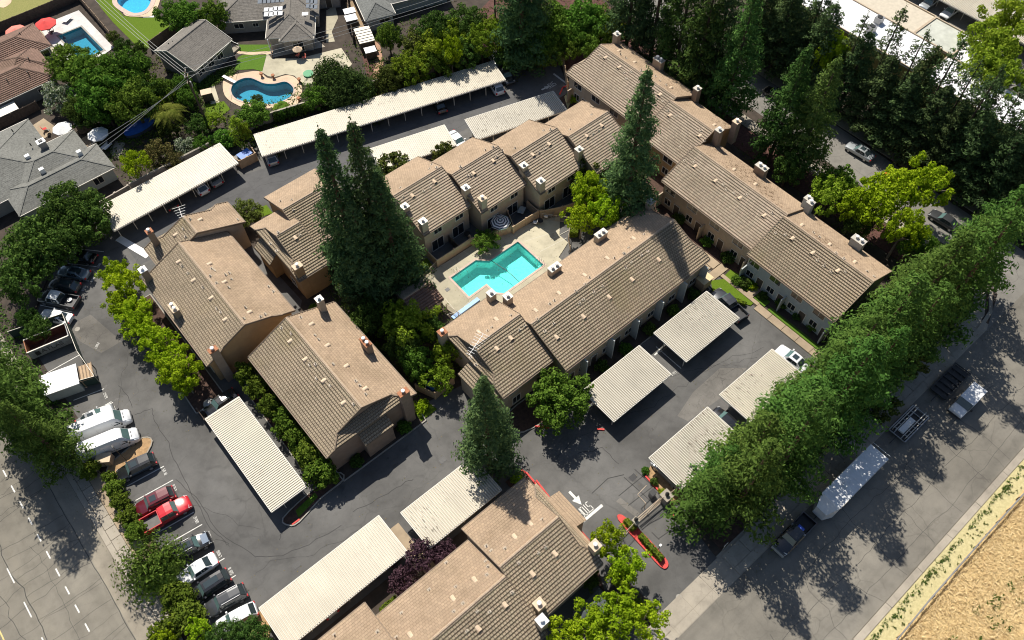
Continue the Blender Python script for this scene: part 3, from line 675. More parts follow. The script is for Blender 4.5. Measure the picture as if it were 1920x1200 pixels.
# ================================================================== BUILDINGS
SLOPES = []      # planes of the tiled roofs, so that vents and chimneys can be surveyed onto them
class Axis:
    """ridge along u (ax=0) or along v (ax=1): P(a, b, z) -> site point with a along the ridge, b across it"""
    def __init__(s, ax): s.ax = ax
    def P(s, a, b, z): return (a, b, z) if s.ax == 0 else (b, a, z)
def lerp(x0, x1, t): return x0+(x1-x0)*t
def extent(ext, t):
    for (t0, l0, r0), (t1, l1, r1) in zip(ext, ext[1:]):
        if t <= t1+1e-9:
            k = 0 if t1 == t0 else (t-t0)/(t1-t0); return lerp(l0, l1, k), lerp(r0, r1, k)
    return ext[-1][1:]
def slope_mesh(mb, X, br, be, zr, ze, ext, th=.385, step=.088, thick=.16, mi=0, mi_side=1, gw=.055):
    """one tiled slope from ridge line b=br,z=zr down to eave b=be,z=ze; ext: (t, a_left, a_right) down the slope"""
    L = math.hypot(be-br, ze-zr); n = max(2, round(L/th)); sgn = 1 if be > br else -1
    flip = (sgn > 0) == (X.ax == 0)
    def pt(a, t, dz=0.0): return X.P(a, lerp(br, be, t), lerp(zr, ze, t)+dz)
    def add(p, mi=mi, uv=None):
        if flip: p = p[::-1]; uv = uv[::-1] if uv else None
        mb.face(p, mi, uv)
    ts = sorted(set([i/n for i in range(n+1)]))
    tk = [e[0] for e in ext]
    for i in range(n):
        t0, t1 = i/n, (i+1)/n
        l0, r0 = extent(ext, t0); l1, r1 = extent(ext, t1)
        wob = random.uniform(-.008, .008)
        tg = t1-gw/L if (gw and step > .05) else t1; lg, rg = extent(ext, tg)
        add([pt(l0,t0), pt(r0,t0), pt(rg,tg,step+wob), pt(lg,tg,step+wob)], mi, [(l0,i*.4+.002),(r0,i*.4+.002),(rg,i*.4+.398),(lg,i*.4+.398)])
        zl_ = -.05 if tg < t1 else 0.0; mv = [(l1,i*.4+.2),(r1,i*.4+.2),(r1,i*.4+.22),(l1,i*.4+.22)]
        add([pt(lg,tg,step+wob), pt(rg,tg,step+wob), pt(rg,tg,zl_), pt(lg,tg,zl_)], mi, mv)
        if tg < t1:
            add([pt(lg,tg,zl_), pt(rg,tg,zl_), pt(r1,t1,zl_), pt(l1,t1,zl_)], mi, mv)
            if i < n-1: add([pt(l1,t1,zl_), pt(r1,t1,zl_), pt(r1,t1,0), pt(l1,t1,0)], mi, mv)
        # sides
        add([pt(l1,t1,step), pt(l1,t1,-thick), pt(l0,t0,-thick), pt(l0,t0,0)], mi_side)
        add([pt(r0,t0,0), pt(r0,t0,-thick), pt(r1,t1,-thick), pt(r1,t1,step)], mi_side)
        add([pt(l1,t1,-thick), pt(r1,t1,-thick), pt(r0,t0,-thick), pt(l0,t0,-thick)], mi_side)
    l1, r1 = extent(ext, 1); add([pt(l1,1,0), pt(r1,1,0), pt(r1,1,-thick), pt(l1,1,-thick)], mi_side)
    SLOPES.append((X, br, be, zr, ze, min(e[1] for e in ext), max(e[2] for e in ext)))
def roof_at(px, py, bias=0.0):
    """where the line of sight meets a roof slope: (u, v, z)"""
    d = ray(px, py); best = None
    for X, br, be, zr, ze, a0, a1 in SLOPES:
        k = (ze-zr)/(be-br)
        db = d.y if X.ax == 0 else d.x
        # z = zr + k*(b-br);  z = ALT + d.z*t; b = db*t
        den = d.z-k*db
        if abs(den) < 1e-9: continue
        t = (zr-k*br-ALT)/den
        u, v, z = d.x*t, d.y*t, ALT+d.z*t; a, b = (u, v) if X.ax == 0 else (v, u)
        if a0-.3 <= a <= a1+.3 and min(br, be)-.3 <= b <= max(br, be)+.3 and (best is None or t < best[0]): best = (t, u, v, z)
    return best[1:] if best else None
ZE, ZR = 5.1, 7.9
class House:
    def __init__(s, name, label, cat, o, group=None):
        s.t = thing(name, label, cat, (o[0], o[1], 0), 0, group); s.o = (o[0], o[1], 0)
    def part(s, mb, name, mats, parent=None, smooth=False):
        return mb.build(name, mats, parent or s.t, s.o if parent is None else s.o, smooth)
    def gable(s, ax, a0, a1, bE, bR, bB, zr=ZR, ze=ZE, mats=('tile_shade', 'tile_a'), wall='stucco', fl=0, fr=0, ov=.45, t1=.56, t2=.74, walls=True, zeB=None, wall0=0.0, side='fascia', ridge='ridge', th=.385, step=.088, gov=.3, extra_cut=None):
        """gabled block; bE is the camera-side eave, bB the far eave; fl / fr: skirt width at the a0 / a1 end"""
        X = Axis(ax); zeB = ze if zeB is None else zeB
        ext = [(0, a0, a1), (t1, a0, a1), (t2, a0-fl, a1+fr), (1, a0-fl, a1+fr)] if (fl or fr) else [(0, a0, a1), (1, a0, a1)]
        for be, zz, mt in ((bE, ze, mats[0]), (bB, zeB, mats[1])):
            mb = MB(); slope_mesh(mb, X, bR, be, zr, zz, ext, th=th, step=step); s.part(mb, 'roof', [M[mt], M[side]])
        # ridge tiles
        mb = MB(); n = max(2, round((a1-a0)/.45))
        for i in range(n):
            p = a0+(a1-a0)*i/n; q = a0+(a1-a0)*(i+1)/n-.012; k = .012*(i % 2)
            w = .17
            A = [X.P(p, bR-w, zr-.03+k), X.P(p, bR-w*.5, zr+.09+k), X.P(p, bR+w*.5, zr+.09+k), X.P(p, bR+w, zr-.03+k)]
            B = [X.P(q, bR-w, zr-.03+k+.02), X.P(q, bR-w*.5, zr+.11+k), X.P(q, bR+w*.5, zr+.11+k), X.P(q, bR+w, zr-.03+k+.02)]
            for j in range(3): mb.face([A[j], A[j+1], B[j+1], B[j]] if ax == 1 else [A[j], B[j], B[j+1], A[j+1]])
            mb.face(A if ax == 0 else A[::-1]); mb.face(B[::-1] if ax == 0 else B)
        s.part(mb, 'ridge_cap', M[ridge])
        # gutters
        for be, zz, sg in ((bE, ze, 1 if bE > bR else -1), (bB, zeB, 1 if bB > bR else -1)):
            y = be+sg*.06; mb = MB()
            p, q = X.P(a0-fl+.02, y, zz-.1), X.P(a1+fr-.02, y, zz-.1); mb.bar(p, q, .12, .13)
            s.part(mb, 'gutter', M[side])
        # rake boards
        for a, f, sg in ((a0, fl, -1), (a1, fr, 1)):
            for be, zz in ((bE, ze), (bB, zeB)):
                mb = MB()
                pp = lambda t, o: X.P(a+sg*(o+.03), lerp(bR, be, t), lerp(zr, zz, t)-.03)
                if f:
                    mb.bar(pp(.0, 0), pp(t1, 0), .07, .3); mb.bar(pp(t1, 0), pp(t2, f), .16, .2); mb.bar(pp(t2, f), pp(1, f), .07, .3)
                else: mb.bar(pp(.0, 0), pp(.995, 0), .07, .3)
                s.part(mb, 'rake_board', M[side])
        if walls:
            sg = 1 if bE > bR else -1; e, b2 = bE-sg*ov, bB+sg*ov; kE = (zr-ze)/abs(bR-bE); kB = (zr-zeB)/abs(bR-bB)
            zE = ze+ov*kE-.17; zB = zeB+ov*kB-.17
            def pr(p0, p1, prof):
                mb = MB(); A = [X.P(p0, b, z) for b, z in prof]; B = [X.P(p1, b, z) for b, z in prof]; n = len(prof)
                for i in range(n): mb.face([A[i], A[(i+1) % n], B[(i+1) % n], B[i]])
                mb.face(A[::-1]); mb.face(B)
                bm = bmesh.new(); 
                o = s.part(mb, 'wall', M[wall]); bm.from_mesh(o.data); bmesh.ops.remove_doubles(bm, verts=bm.verts, dist=1e-4); bmesh.ops.recalc_face_normals(bm, faces=bm.faces); bm.to_mesh(o.data); bm.free()
                return o
            pr(a0+gov, a1-gov, [(e, wall0), (e, zE), (bR, zr-.18), (b2, zB), (b2, wall0)])
            zl = lerp(zr, ze, t2)-.35
            for a, f, g in ((a0, fl, 1), (a1, fr, -1)):
                if f > .5:
                    tt = t2; eE = lerp(bR, bE, tt); eB = lerp(bR, bB, tt)
                    p0, p1 = (a-f+.35, a+gov-.01) if g > 0 else (a-gov+.01, a+f-.35)
                    pr(p0, p1, [(e+sg*-.01, wall0), (e-sg*.01, zE-.02), (eE, zl), (eB, zl), (b2+sg*.01, zB-.02), (b2+sg*.01, wall0)])
        for a, f, sg in ((a0, fl, -1), (a1, fr, 1)):
            if f > .5: s.skirt(X, a, sg, f, lerp(bR, bE, t1), lerp(bR, bB, t1), lerp(bR, bE, t2), lerp(bR, bB, t2), lerp(zr, ze, t1)-.02, lerp(zr, ze, t2)-.02, mats[0] if ax == 0 else mats[0])
        s.X = X
    def skirt(s, X, a, sg, f, bE1, bB1, bE2, bB2, z1, z2, mat, name='skirt_roof'):
        Y = Axis(1-X.ax); lo1, hi1 = min(bE1, bB1), max(bE1, bB1); lo2, hi2 = min(bE2, bB2), max(bE2, bB2)
        mb = MB(); slope_mesh(mb, Y, a-sg*.25, a+sg*f, z1+.1, z2-.05, [(0, lo1+.06, hi1-.06), (1, lo2+.06, hi2-.06)], thick=.14)
        s.part(mb, name, [M[mat], M['fascia']])
    def lean(s, ax, a0, a1, br, be, zr, ze, mat='tile_shade', wall='siding', z0=0.0, ov=.3, name='porch_roof'):
        """lean-to roof with its own walls"""
        X = Axis(ax); mb = MB(); slope_mesh(mb, X, br, be, zr, ze, [(0, a0, a1), (1, a0, a1)], thick=.12); s.part(mb, name, [M[mat], M['fascia']])
        if wall:
            sg = 1 if be > br else -1; e = be-sg*ov; k = (zr-ze)/abs(be-br); mb = MB()
            prof = [(br, z0), (br, zr-.16), (e, ze+ov*k-.16), (e, z0)]
            A = [X.P(a0+.15, b, z) for b, z in prof]; B = [X.P(a1-.15, b, z) for b, z in prof]
            for i in range(4): mb.face([A[i], A[(i+1) % 4], B[(i+1) % 4], B[i]])
            mb.face(A[::-1]); mb.face(B)
            o = s.part(mb, 'wall', M[wall]); bm = bmesh.new(); bm.from_mesh(o.data); bmesh.ops.remove_doubles(bm, verts=bm.verts, dist=1e-4); bmesh.ops.recalc_face_normals(bm, faces=bm.faces); bm.to_mesh(o.data); bm.free()
    def window(s, face, b, a, z, w, h, trim='trim', kind='window', mull=True):
        """face: 'v-','v+','u-','u+' the way the wall looks; b: wall plane; a: centre along it"""
        sg = -1 if face[1] == '-' else 1; alongu = face[0] == 'v'
        def P(x, d, zz): return (a+x, b+sg*d, zz) if alongu else (b+sg*d, a+x, zz)
        def bx(mb, x0, x1, d0, d1, z0, z1):
            p, q = P(x0, d0, z0), P(x1, d1, z1)
            mb.box(min(p[0], q[0]), max(p[0], q[0]), min(p[1], q[1]), max(p[1], q[1]), z0, z1)
        mb = MB(); bx(mb, -w/2, w/2, -.03, .025, z-h/2, z+h/2)
        o = s.part(mb, kind, M['glass' if kind != 'door' else 'door'])
        f = MB(); k = .09
        bx(f, -w/2-k, w/2+k, -.02, .07, z+h/2, z+h/2+k); bx(f, -w/2-k, -w/2, -.02, .07, z-h/2, z+h/2); bx(f, w/2, w/2+k, -.02, .07, z-h/2, z+h/2)
        if kind != 'door':
            bx(f, -w/2-k, w/2+k, -.02, .09, z-h/2-k, z-h/2)
            if mull: bx(f, -.03, .03, -.02, .05, z-h/2, z+h/2)
        f.build('frame', M[trim], o, s.o)
    def chimney(s, px, py, ztop=8.7, w=.95, d=.95, flues=1, mat='stucco', cap='cap', along=0, ground=False, zb=None):
        u, v = at(px, py, ztop); z0 = 0 if ground else (4.4 if zb is None else zb)
        wx, wy = (w, d) if along == 0 else (d, w)
        mb = MB(); mb.box(u-wx/2, u+wx/2, v-wy/2, v+wy/2, z0, ztop-.12); o = s.part(mb, 'chimney', M[mat])
        c = MB(); c.box(u-wx/2-.06, u+wx/2+.06, v-wy/2-.06, v+wy/2+.06, ztop-.13, ztop); c.build('chimney_cap', M[cap], o, s.o)
        for i in range(flues):
            off = 0 if flues == 1 else (-.38 if i == 0 else .38)
            cx, cy = (u+off, v) if along == 0 else (u, v+off)
            fl = MB(); fl.cyl(cx, cy, ztop, ztop+.28, .15, 12); fl.cyl(cx, cy, ztop+.28, ztop+.31, .24, 12); fl.cyl(cx, cy, ztop+.38, ztop+.43, .26, 12, r2=.2)
            for k in range(4):
                an = k*math.pi/2; fl.bar((cx+.2*math.cos(an), cy+.2*math.sin(an), ztop+.3), (cx+.2*math.cos(an), cy+.2*math.sin(an), ztop+.4), .03, .03)
            fl.build('flue', M['flue'] if cap != 'rust' else M['flue'], o, s.o)
    def vents(s, z, hoods, pipes):
        for x, y in hoods:
            hit = roof_at(*KZ(z, x, y))
            if not hit: continue
            u, v, zz = hit; X, br, be = s.near(u, v)
            sg = 1 if be > br else -1; mb = MB(); n = 7
            A, Bq = [], []
            for i in range(n):
                an = math.pi*i/(n-1); dx = .30*math.cos(an); dz = .30*math.sin(an)
                A.append((dx, .34, dz)); Bq.append((dx*.75, -.34, dz*.22-.02))
            def loc(x, y, zq):
                b = sg*y; dzr = -abs(y)*0
                slope = s.slope_k(X, br, be)
                return (u+x, v+b, zz+zq+slope*y+.03) if X.ax == 0 else (u+b, v+x, zz+zq+slope*y+.03)
            ca = [loc(*p) for p in A]; cb = [loc(*p) for p in Bq]
            for i in range(n-1): mb.face([ca[i], ca[i+1], cb[i+1], cb[i]])
            o = s.part(mb, 'roof_vent', M['vent'])
            mb2 = MB(); mb2.face([(p[0], p[1], p[2]) for p in ca][::-1]); 
            mb2.build('vent_mouth', M['dark'], o, s.o)
        for x, y in pipes:
            hit = roof_at(*KZ(z, x, y))
            if not hit: continue
            u, v, zz = hit; r = random.choice((.055, .07, .09)); h = random.uniform(.28, .5)
            mb = MB(); mb.cyl(u, v, zz-.1, zz+h, r, 8); mb.box(u-.2, u+.2, v-.2, v+.2, zz-.02, zz+.075)
            s.part(mb, 'vent_pipe', M['pipe'])
    def near(s, u, v):
        best = None
        for X, br, be, zr, ze, a0, a1 in SLOPES:
            a, b = (u, v) if X.ax == 0 else (v, u)
            if a0-.3 <= a <= a1+.3 and min(br, be)-.3 <= b <= max(br, be)+.3:
                zz = zr+(ze-zr)*(b-br)/(be-br)
                if best is None or zz > best[0]: best = (zz, X, br, be)
        return best[1:]
    def slope_k(s, X, br, be):
        for S in SLOPES:
            if S[0] is X and S[1] == br and S[2] == be: return (S[4]-S[3])/abs(be-br)
        return -.4
ZOOM = dict(Z1=(800,540,5.454),Z2=(1180,360,6),Z3=(240,360,7.385),Z4=(440,340,5.455),Z5=(260,480,5),Z6=(600,680,5.454),Z7=(700,260,5.453),Z8=(920,180,5.453),Z9=(1040,60,6.667),Z10=(1200,160,5.454),Z11=(1400,360,4.617),Z12=(860,880,5.453),Z13=(600,1000,4.174),Z14=(1000,1040,7.385),Z16=(1300,420,5))
def KZ(z, x, y):
    if z in ZOOM: a = ZOOM[z]; return a[0]+x/a[2], a[1]+y/a[2]
    return 480*int(z[1])+x/4, 300*int(z[2])+y/4
M['door'] = plain('dark_door', (.07,.055,.045), .6)

# --- central townhouse row by the pool (ridge along u)
C = House('townhouse', 'beige tile roofed townhouse row with a long ridge, between turquoise pool and open carports', 'townhouse', (50, 41))
C.gable(0, 37.0, 63.3, 34.2, 41.0, 47.4, fr=.6)
C.gable(0, 29.45, 36.95, 36.4, 43.1, 49.4, fl=.95, mats=('tile_shade', 'tile_a'))
C.lean(1, 37.3, 43.2, 28.7, 26.6, 5.2, 4.2, 'tile_shade', 'stucco')
for a in (39.2, 41.5, 45.5, 48, 51.5, 55, 57.5, 60.5): C.window('v-', 34.65, a, 4.05, 1.7, 1.2)
for a in (38.5, 42.6, 47, 51, 55.5, 59.5): C.window('v-', 34.65, a, 1.05, 1.0, 2.1, kind='door')
for a in (40.5, 44.8, 49, 53.3, 57.5, 61.7): C.window('v-', 34.65, a, 1.5, 1.2, 1.1)
for a in (30.5, 33.5, 35.5): C.window('v-', 36.85, a, 3.95, 1.5, 1.1)
for a in (31, 34.5): C.window('v-', 36.85, a, 1.3, 1.2, 1.5)
for a in (40.2, 45.0, 49.6, 54.2, 58.8, 63.0):
    fin = MB(); fin.box(a-.09, a+.09, 33.55, 34.66, 0, 4.6-.05); C.part(fin, 'party_wall', M['stucco_g'])
# --- row behind the pool, four stepped units
ROW = House('townhouse', 'row of four stepped beige townhouses with patios, behind the turquoise pool', 'townhouse', (54, 67))
U4 = [(36.6, 45.25, 63.4, 70.1, 76.4), (45.35, 54.1, 61.3, 67.9, 74.1), (54.2, 63.2, 58.5, 65.0, 71.3), (63.3, 71.5, 56.0, 62.5, 69.0)]
for i, (a0, a1, e, r, b) in enumerate(U4):
    ROW.gable(0, a0, a1, e, r, b, fr=.9 if i == 3 else 0, mats=('tile_p', 'tile_a'))
    w = e+.45
    for a in (a0+2.7, a0+6.6): ROW.window('v-', w, a, 4.0, 1.35, 1.15)
    for a in (a0+2.4, a0+6.2): ROW.window('v-', w, a, 1.1, 2.0, 2.1)
# --- west block (ridge along v)
WB = House('townhouse', 'large beige townhouse block with a smooth sunlit slope, west of the tall redwood clump', 'townhouse', (9.5, 74))
WB.gable(1, 64.75, 82.4, 3.0, 9.5, 16.0, mats=('tile_shade', 'tile_a'), wall='stucco_o', fl=.25)
WB.gable(1, 82.3, 86.3, 5.6, 12.2, 18.8, mats=('tile_shade', 'tile_a'), wall='stucco', fr=1.0, gov=.15)
for z_ in (1.3, 4.0):
    for a in (67, 71, 75, 79): WB.window('u-', 3.45, a, z_, 1.3, 1.2)
# --- south-west block
SB = House('townhouse', 'beige townhouse block with a shadowed skirt roof at its gable, beside the clipped hedge row', 'townhouse', (14, 53))
SB.gable(1, 45.3, 62.2, 7.6, 14.05, 20.75, mats=('tile_shade', 'tile_a'), wall='siding', fl=1.35, t1=.6, t2=.82)
SB.lean(0, 12.1, 16.3, 44.5, 42.7, 5.0, 4.0, 'tile_shade', 'siding')
for z_ in (1.3, 4.0):
    for a in (48, 52, 56, 60): SB.window('u-', 8.05, a, z_, 1.3, 1.2)
# --- two units west of the redwoods
MW = House('townhouse', 'pair of stepped beige townhouse units half hidden behind the tall redwood clump', 'townhouse', (24, 76))
MW.gable(0, 23.3, 32.0, 71.6, 78.2, 84.6, mats=('tile_shade', 'tile_a'), wall='stucco_o')
MW.gable(0, 20.15, 23.95, 68.2, 74.7, 81.1, mats=('tile_shade', 'tile_a'), wall='stucco_o', fl=1.2)
MW.lean(1, 74.6, 78.8, 19.4, 17.7, 4.9, 3.4, 'tile_shade', 'stucco_o')
for a in (25, 28.5): MW.window('v-', 72.05, a, 4.0, 1.3, 1.2)
MW.window('u-', 19.3, 71.6, 1.3, 1.2, 1.4)
# --- long eastern block of four
NB = House('townhouse', 'long beige four unit townhouse block along the side street, its roof littered with needles', 'townhouse', (77, 46))
N4 = [(57.75, 74.6, 75.0, 81.7, 87.4, 'stucco'), (49.0, 57.85, 73.85, 80.5, 86.0, 'stucco_o'), (31.35, 48.7, 69.5, 75.9, 81.5, 'stucco'), (16.7, 31.45, 68.4, 75.2, 81.0, 'stucco_g')]
for i, (a0, a1, e, r, b, wl) in enumerate(N4):
    NB.gable(1, a0, a1, e, r, b, mats=('tile_p' if i in (0, 1, 2) else 'tile_shade', 'tile_n'), wall=wl, fr=.9 if i == 0 else 0, zr=ZR+(.04 if i % 2 else 0))
    w = e+.45; n = max(1, round((a1-a0)/4.0))
    for k in range(n):
        c = a0+(k+.5)*(a1-a0)/n
        NB.window('u-', w, c+.5, 4.0, 1.75, 1.3); NB.window('u-', w, c-1.2, 1.05, 1.0, 2.1, kind='door'); NB.window('u-', w, c+.6, 1.5, 1.1, 1.1)
    for k in range(0, n+1, 2):
        fin = MB(); a = min(max(a0+.35, a0+k*(a1-a0)/n), a1-.35); fin.box(w-1.1, w+.01, a-.09, a+.09, 0, 2.7)
        NB.part(fin, 'party_wall', M[wl])
porch = MB()
NB.lean(0, 82.6, 85.2, 74.9, 76.4, 4.9, 4.2, 'tile_a', 'stucco')
# --- southern row at the bottom of the picture
SR = House('townhouse', 'beige townhouse row with ribbed roof toned for sun and shade, beside the gated entrance drive', 'townhouse', (8, 20))
SR.gable(0, 14.35, 22.75, 13.75, 20.15, 26.85, fr=.9, mats=('tile_shade', 'tile_a'))
SR.gable(0, 1.6, 14.25, 12.35, 19.1, 25.45, mats=('tile_shade', 'tile_a'), zr=7.6, ze=4.9)
SR.gable(0, -14, 1.5, 14.4, 21.0, 27.35, mats=('tile_shade', 'tile_a'), zr=7.7, ze=5.0)
SR.lean(1, 16.4, 25.6, 22.6, 24.5, 5.3, 4.4, 'tile_a', 'stucco', name='skirt_roof')
SR.lean(1, 18.8, 23.4, 24.3, 26.1, 4.45, 3.6, 'tile_a', 'stucco')
for a in (3.5, 7, 10.5, 16.5, 20): SR.window('v-', 14.2 if a > 14 else 12.8, a, 3.9, 1.5, 1.2)
# --- pool house
PH = House('pool_house', 'small pinkish tile roofed pool house at the left end of the pool deck', 'pool house', (31.5, 57))
PH.gable(0, 28.4, 33.05, 54.6, 57.5, 60.1, zr=3.6, ze=2.5, mats=('tile_red', 'tile_p'), ov=.35)

# chimneys: sighted at their caps
for args in [(WB, 279,433,8.6,.85,.85,1,'siding','rust',0), (WB, 267,505,7.6,.9,.9,1,'siding','flue',0), (WB, 325,576,7.0,1.6,.8,2,'siding','vent',1), (SB, 598,560,8.6,.85,.85,1,'stucco','cap',0), (SB, 685,640,7.6,1.6,.8,2,'siding','rust',1), (MW, 557,498,7.2,1.2,.9,1,'stucco_o','vent',0),
             (ROW,758.7,386,7.6,1.0,.95,1,'stucco','cap',0), (ROW,792.6,414,7.2,1.0,.95,1,'stucco','cap',0), (ROW,873,351,7.6,1.0,.95,1,'stucco','cap',0), (ROW,904,371,7.2,1.0,.95,1,'stucco','vent',0), (ROW,982,309,7.6,1.0,.95,1,'stucco','cap',0), (ROW,1014,338,7.2,1.0,.95,1,'stucco','cap',0), (ROW,1086,279,7.6,1.0,.95,1,'stucco','cap',0),
             (C,829,622,7.0,1.0,.95,1,'stucco','rust',0), (C,921,549,7.2,.95,.95,1,'stucco','cap',0), (C,952,555,7.2,.95,.95,1,'stucco','cap',0), (C,1040,500,7.0,1.75,.9,2,'stucco','cap',0), (C,1127,437,7.0,1.75,.9,2,'stucco','cap',0), (C,1220,377,7.2,.95,.95,1,'stucco','cap',0),
             (NB,1157,63,8.0,.95,.95,1,'stucco','cap',0), (NB,1236,111,7.2,1.75,.95,2,'stucco','cap',1), (NB,1308,165,7.9,.95,.95,1,'siding','cap',0), (NB,1349,243,8.9,.95,.95,1,'siding','cap',0), (NB,1382,227,8.6,1.0,.95,1,'siding','vent',0), (NB,1429,312,7.2,1.8,.95,2,'siding','cap',1), (NB,1516,371,7.4,.9,.9,1,'stucco_g','cap',0), (NB,1521,379,7.6,.9,.9,1,'stucco_g','cap',0), (NB,1611,449,7.2,1.85,1.0,2,'stucco_g','cap',1),
             (SR,1116,1022,7.4,1.0,1.0,1,'stucco','vent',0), (SR,1016,1163,7.4,1.0,1.0,1,'stucco','flue',0), (SR,1011,1132,6.9,1.0,1.0,1,'stucco','vent',0)]:
    h, px, py, zt, w, d, fl, mt, cp, al = args; h.chimney(px, py, zt, w, d, fl, mt, cp, al)
WB.chimney(398.6, 655, 7.4, 1.1, .75, 1, 'siding', 'rust', 0, True); SB.chimney(756, 735, 7.6, 1.3, .75, 1, 'siding', 'rust', 0, True)

VENTS = {
 'Z5': ([(375,55),(515,230),(680,395),(812,597),(665,75),(805,245),(1040,528),(1420,800),(1562,970),(1620,640),(1770,840),(1735,1170)], [(410,95),(465,160),(605,295),(735,490),(770,525),(685,120),(708,138),(672,190),(730,255),(815,180),(868,220),(843,298),(850,163),(1000,485),(1217,287),(1262,333),(985,588),(1143,570),(1185,548),(1340,675),(1433,725),(1605,1020),(1660,1015),(1650,745),(1685,785),(1520,578),(1820,1018),(1670,1145)]),
 'Z3': ([(660,595),(1000,385)], [(800,620),(860,380),(1515,385),(770,510)]),
 'Z6': ([(270,35),(462,268),(40,185),(240,412)], [(130,15),(365,190),(405,235),(107,232),(345,420),(465,325)]),
 'Z4': ([(622,580)], [(665,545),(598,292),(588,195),(470,208),(445,522),(365,640),(430,712)]),
 'Z7': ([(400,585),(625,440),(1025,355),(1225,228)], [(303,590),(512,535),(577,497),(962,375),(993,375),(1262,182),(1318,125),(280,505),(645,295),(597,268),(578,312),(890,288),(1147,125),(1225,85)]),
 'Z8': ([(430,603),(597,493),(980,410),(1133,303)], [(492,575),(552,540),(1042,383),(1098,348),(62,620),(250,540),(545,355),(612,345),(815,345),(1035,193)]),
 'Z1': ([(712,322),(533,452),(860,515),(718,622),(1115,232)], [(623,440),(670,405),(945,425),(1000,385),(865,283),(1132,320),(1260,165),(448,712),(503,785),(1205,440)]),
 'c21': ([(1100,750),(900,898),(728,1030),(536,1175),(912,590),(715,738),(545,865),(352,1000)], [(850,812),(893,765),(968,712),(1017,685),(675,945),(610,990),(533,1045),(502,1072),(877,660),(840,700),(768,740),(582,885),(548,932),(477,985),(318,1058),(284,1082),(992,560)]),
 'c22': ([(335,130)], [(310,25),(245,85)]),
 'Z9': ([(635,325),(805,445),(800,240),(995,382),(1312,785),(1450,700)], [(562,290),(875,505),(897,580),(960,490),(820,285),(887,330),(1080,485),(1255,560),(1312,615),(1390,665),(1350,865)]),
 'Z10': ([(205,100),(305,312),(610,520),(562,832),(770,980),(1020,1155),(755,410),(958,865),(1175,1015)], [(285,260),(377,310),(617,460),(655,570),(455,775),(553,785),(850,1015),(880,1065),(960,1100),(1095,1115),(410,630)]),
 'Z11': ([(150,207),(395,405),(570,530),(787,685),(475,290),(715,458),(932,610)], [(220,180),(250,355),(335,370),(612,592),(670,640),(730,688),(855,688),(575,355),(628,392),(770,530),(838,577),(1040,690),(1098,735)]),
 'Z12': ([(732,555),(570,690),(985,865),(755,1070),(160,1130)], [(475,810),(335,835),(855,515),(880,790),(808,850),(612,955),(300,995),(290,1080),(283,785),(278,942)]),
 'Z13': ([(1040,510),(705,795),(1447,560),(1238,745)], [(1065,420),(1120,548),(1048,612),(855,442),(988,232),(640,625),(600,815),(1225,605),(1325,612),(1502,462),(1147,762),(450,770),(115,795)]),
}
OWN = {'Z4': MW, 'Z7': ROW, 'Z8': ROW, 'Z1': C, 'c21': C, 'c22': C, 'Z9': NB, 'Z10': NB, 'Z11': NB, 'Z12': SR, 'Z13': SR, 'Z6': SB, 'Z3': WB}
for z, (hs, ps) in VENTS.items():
    if z == 'Z5':
        WB.vents(z, [h for h in hs if h[0] < 1100], [p for p in ps if p[0] < 1300]); SB.vents(z, [h for h in hs if h[0] >= 1100], [p for p in ps if p[0] >= 1300])
    else: OWN[z].vents(z, hs, ps)
def antenna(h, px, py, z, ang, L=2.4, n=7):
    u, v = at(px, py, z+1.6); mb = MB(); mb.cyl(u, v, z-.6, z+1.6, .03, 6); c, s = math.cos(ang), math.sin(ang)
    mb.bar((u-c*L/2, v-s*L/2, z+1.55), (u+c*L/2, v+s*L/2, z+1.55), .05, .05)
    for i in range(n):
        k = -L/2+L*i/(n-1); w = .45+.9*i/(n-1)/2; x, y = u+c*k, v+s*k
        mb.bar((x+s*w, y-c*w, z+1.57), (x-s*w, y+c*w, z+1.57), .035, .035)
    h.part(mb, 'aerial', M['flue'])
antenna(WB, 338, 397, 7.9, R(75), 2.0, 5); antenna(C, 893, 645, 7.9, R(20), 3.4, 9)
